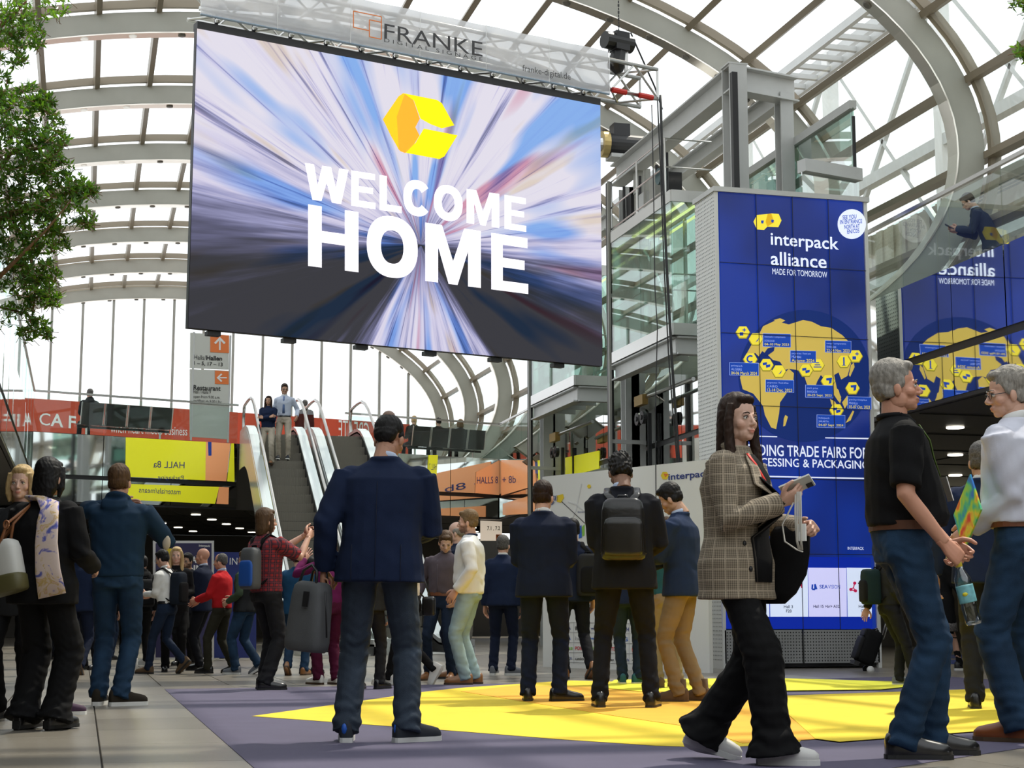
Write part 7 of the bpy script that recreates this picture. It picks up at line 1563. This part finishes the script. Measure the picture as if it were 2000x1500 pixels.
# ---- trees
M_bark = mat('bark', (.16, .085, .035), .8, var=.3, vs=20, bump=.4, bs=60); 
def leafmat(n, c): 
    m = mat(n, c, .4, var=.5, vs=2.5); b = m.node_tree.nodes['Principled BSDF']; b.inputs['Transmission Weight'].default_value = 0; b.inputs['Subsurface Weight'].default_value = 0
    nt = m.node_tree; t = nt.nodes.new('ShaderNodeBsdfTranslucent'); t.inputs[0].default_value = (c[0] * 3.2 + .03, min(1, c[1] * 3.0), c[2] * 1.2, 1); mx = nt.nodes.new('ShaderNodeMixShader'); mx.inputs[0].default_value = .38
    nt.links.new(b.outputs[0], mx.inputs[1]); nt.links.new(t.outputs[0], mx.inputs[2]); nt.links.new(mx.outputs[0], nt.nodes['Material Output'].inputs[0]); return m
M_leaf = leafmat('leaf_green', (.085, .20, .025)); M_leaf2 = leafmat('leaf_dark', (.04, .11, .015))  # second, darker copy puts shade into the leaf colour
def P3(x, y, dep):
    d = ray(x, y); return Vector(CAMP + d * (dep / (d[0] * math.sin(YAW) + d[1] * math.cos(YAW))))
def tree(name, label, dep, trunk, limbs, blobs, dens=1.0, seed=3):
    rg_ = random.Random(seed); base = P3(*trunk[-1], dep); t = empty(name, (base.x, base.y, 0), label, 'tree')
    tp_ = [P3(x, y, dep) for x, y in trunk]; tp_[-1] = Vector((tp_[-1].x, tp_[-1].y, 0))
    MB().tube(tp_, [.05 + .10 * i / (len(tp_) - 1) for i in range(len(tp_))], 10).obj('trunk', M_bark, t, smooth=True)
    for pts, r0 in limbs:
        q = [P3(x, y, dep + dd) for x, y, dd in pts]; MB().tube(q, [r0 * (1 - .8 * i / (len(q) - 1)) for i in range(len(q))], 7).obj('branch', M_bark, t, smooth=True)
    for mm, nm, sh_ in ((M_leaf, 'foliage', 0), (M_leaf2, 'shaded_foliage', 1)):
        mb = MB(); tw = MB()
        for (bx, by, br, cnt) in blobs:
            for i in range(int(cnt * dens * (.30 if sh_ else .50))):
                a_ = rg_.uniform(0, 6.283); rr = br * math.sqrt(rg_.random()); c = P3(bx + rr * math.cos(a_), by + rr * math.sin(a_), dep + rg_.gauss(0, br / 3125 * dep * .8))
                ax = Vector((rg_.gauss(0, 1), rg_.gauss(0, 1), rg_.gauss(.5, .7))).normalized()
                tw.tube([c - ax * .10, c + ax * .02], .003, 3, cap=False)
                u = ax.cross(Vector((.3, .5, .1))).normalized(); v = ax.cross(u)
                for k in range(6):
                    an = k * 1.05 + rg_.uniform(-.3, .3); dr = (ax * rg_.uniform(.2, 1.1) + (u * math.cos(an) + v * math.sin(an)) * rg_.uniform(.6, 1.1)).normalized(); L_ = rg_.uniform(.045, .078); w2 = L_ * .20
                    sd_ = dr.cross(Vector((rg_.uniform(-1, 1), rg_.uniform(-1, 1), 1))).normalized(); nn_ = dr.cross(sd_)
                    p0 = c + ax * rg_.uniform(-.05, .02)
                    mb.add([p0, p0 + dr * L_ * .45 + sd_ * w2 + nn_ * .003, p0 + dr * L_ * .45 - sd_ * w2 + nn_ * .003, p0 + dr * L_ - nn_ * .006], [(0, 1, 3, 2)])
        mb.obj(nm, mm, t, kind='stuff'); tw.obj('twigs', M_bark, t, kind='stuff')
    return t
tree('indoor_tree', 'leafy green indoor tree reaching in from the left edge', 14.0, [(-60, -60), (-64, 200), (-72, 600), (-80, 1300)],
     [([(-62, 520, 0), (0, 425, 0), (60, 405, 0), (105, 382, 0), (150, 375, .1)], .045), ([(-62, 200, 0), (-10, 60, 0), (20, 35, 0), (52, 2, 0)], .04), ([(-62, 160, 0), (0, 58, .1), (22, 68, 0), (45, 90, 0)], .03), ([(-64, 500, 0), (20, 420, .2), (60, 500, .2), (70, 560, .1), (60, 640, 0)], .03),
      ([(-62, 420, 0), (20, 300, .3), (80, 290, .2), (120, 270, .2)], .03), ([(-62, 600, 0), (20, 520, -.3), (90, 450, -.2), (140, 390, -.2)], .025), ([(-70, 640, 0), (0, 600, 0), (50, 612, 0), (92, 640, 0)], .018)],
     [(20, 10, 35, 60), (70, 5, 45, 45), (110, 4, 28, 20), (15, 60, 32, 60), (50, 60, 32, 50), (72, 78, 16, 22), (20, 105, 28, 35), (38, 118, 14, 14), (6, 150, 18, 14), (12, 190, 22, 35), (60, 190, 28, 60), (85, 200, 18, 40), (30, 230, 45, 110), (90, 245, 35, 70), (120, 270, 16, 26), (25, 290, 45, 110), (80, 300, 40, 95), (110, 330, 34, 75), (150, 365, 28, 62), (176, 375, 14, 26), (20, 350, 40, 90), (70, 370, 45, 120), (130, 400, 40, 100), (165, 430, 18, 30), (20, 410, 38, 85), (70, 440, 45, 120), (115, 465, 26, 50), (25, 480, 38, 85), (70, 510, 38, 95), (95, 540, 24, 40), (30, 545, 35, 70), (75, 570, 30, 60), (105, 588, 20, 32), (45, 600, 26, 40), (55, 645, 20, 32), (80, 640, 18, 26), (95, 655, 7, 8), (65, 625, 12, 12), (-10, 620, 30, 30)], .85)
tree('indoor_tree', 'second indoor tree of which only two leafy tips enter at the upper right', 12.5, [(2090, -60), (2094, 200), (2100, 600), (2110, 1300)], [([(2092, 160, 0), (2040, 110, 0), (1995, 92, 0)], .02), ([(2092, 60, 0), (2040, 10, 0), (1990, 2, 0)], .02)], [(1990, 4, 16, 14), (2010, 10, 22, 20), (1996, 100, 13, 14), (2015, 108, 18, 16), (2060, 60, 50, 50)], 1.0, 9)
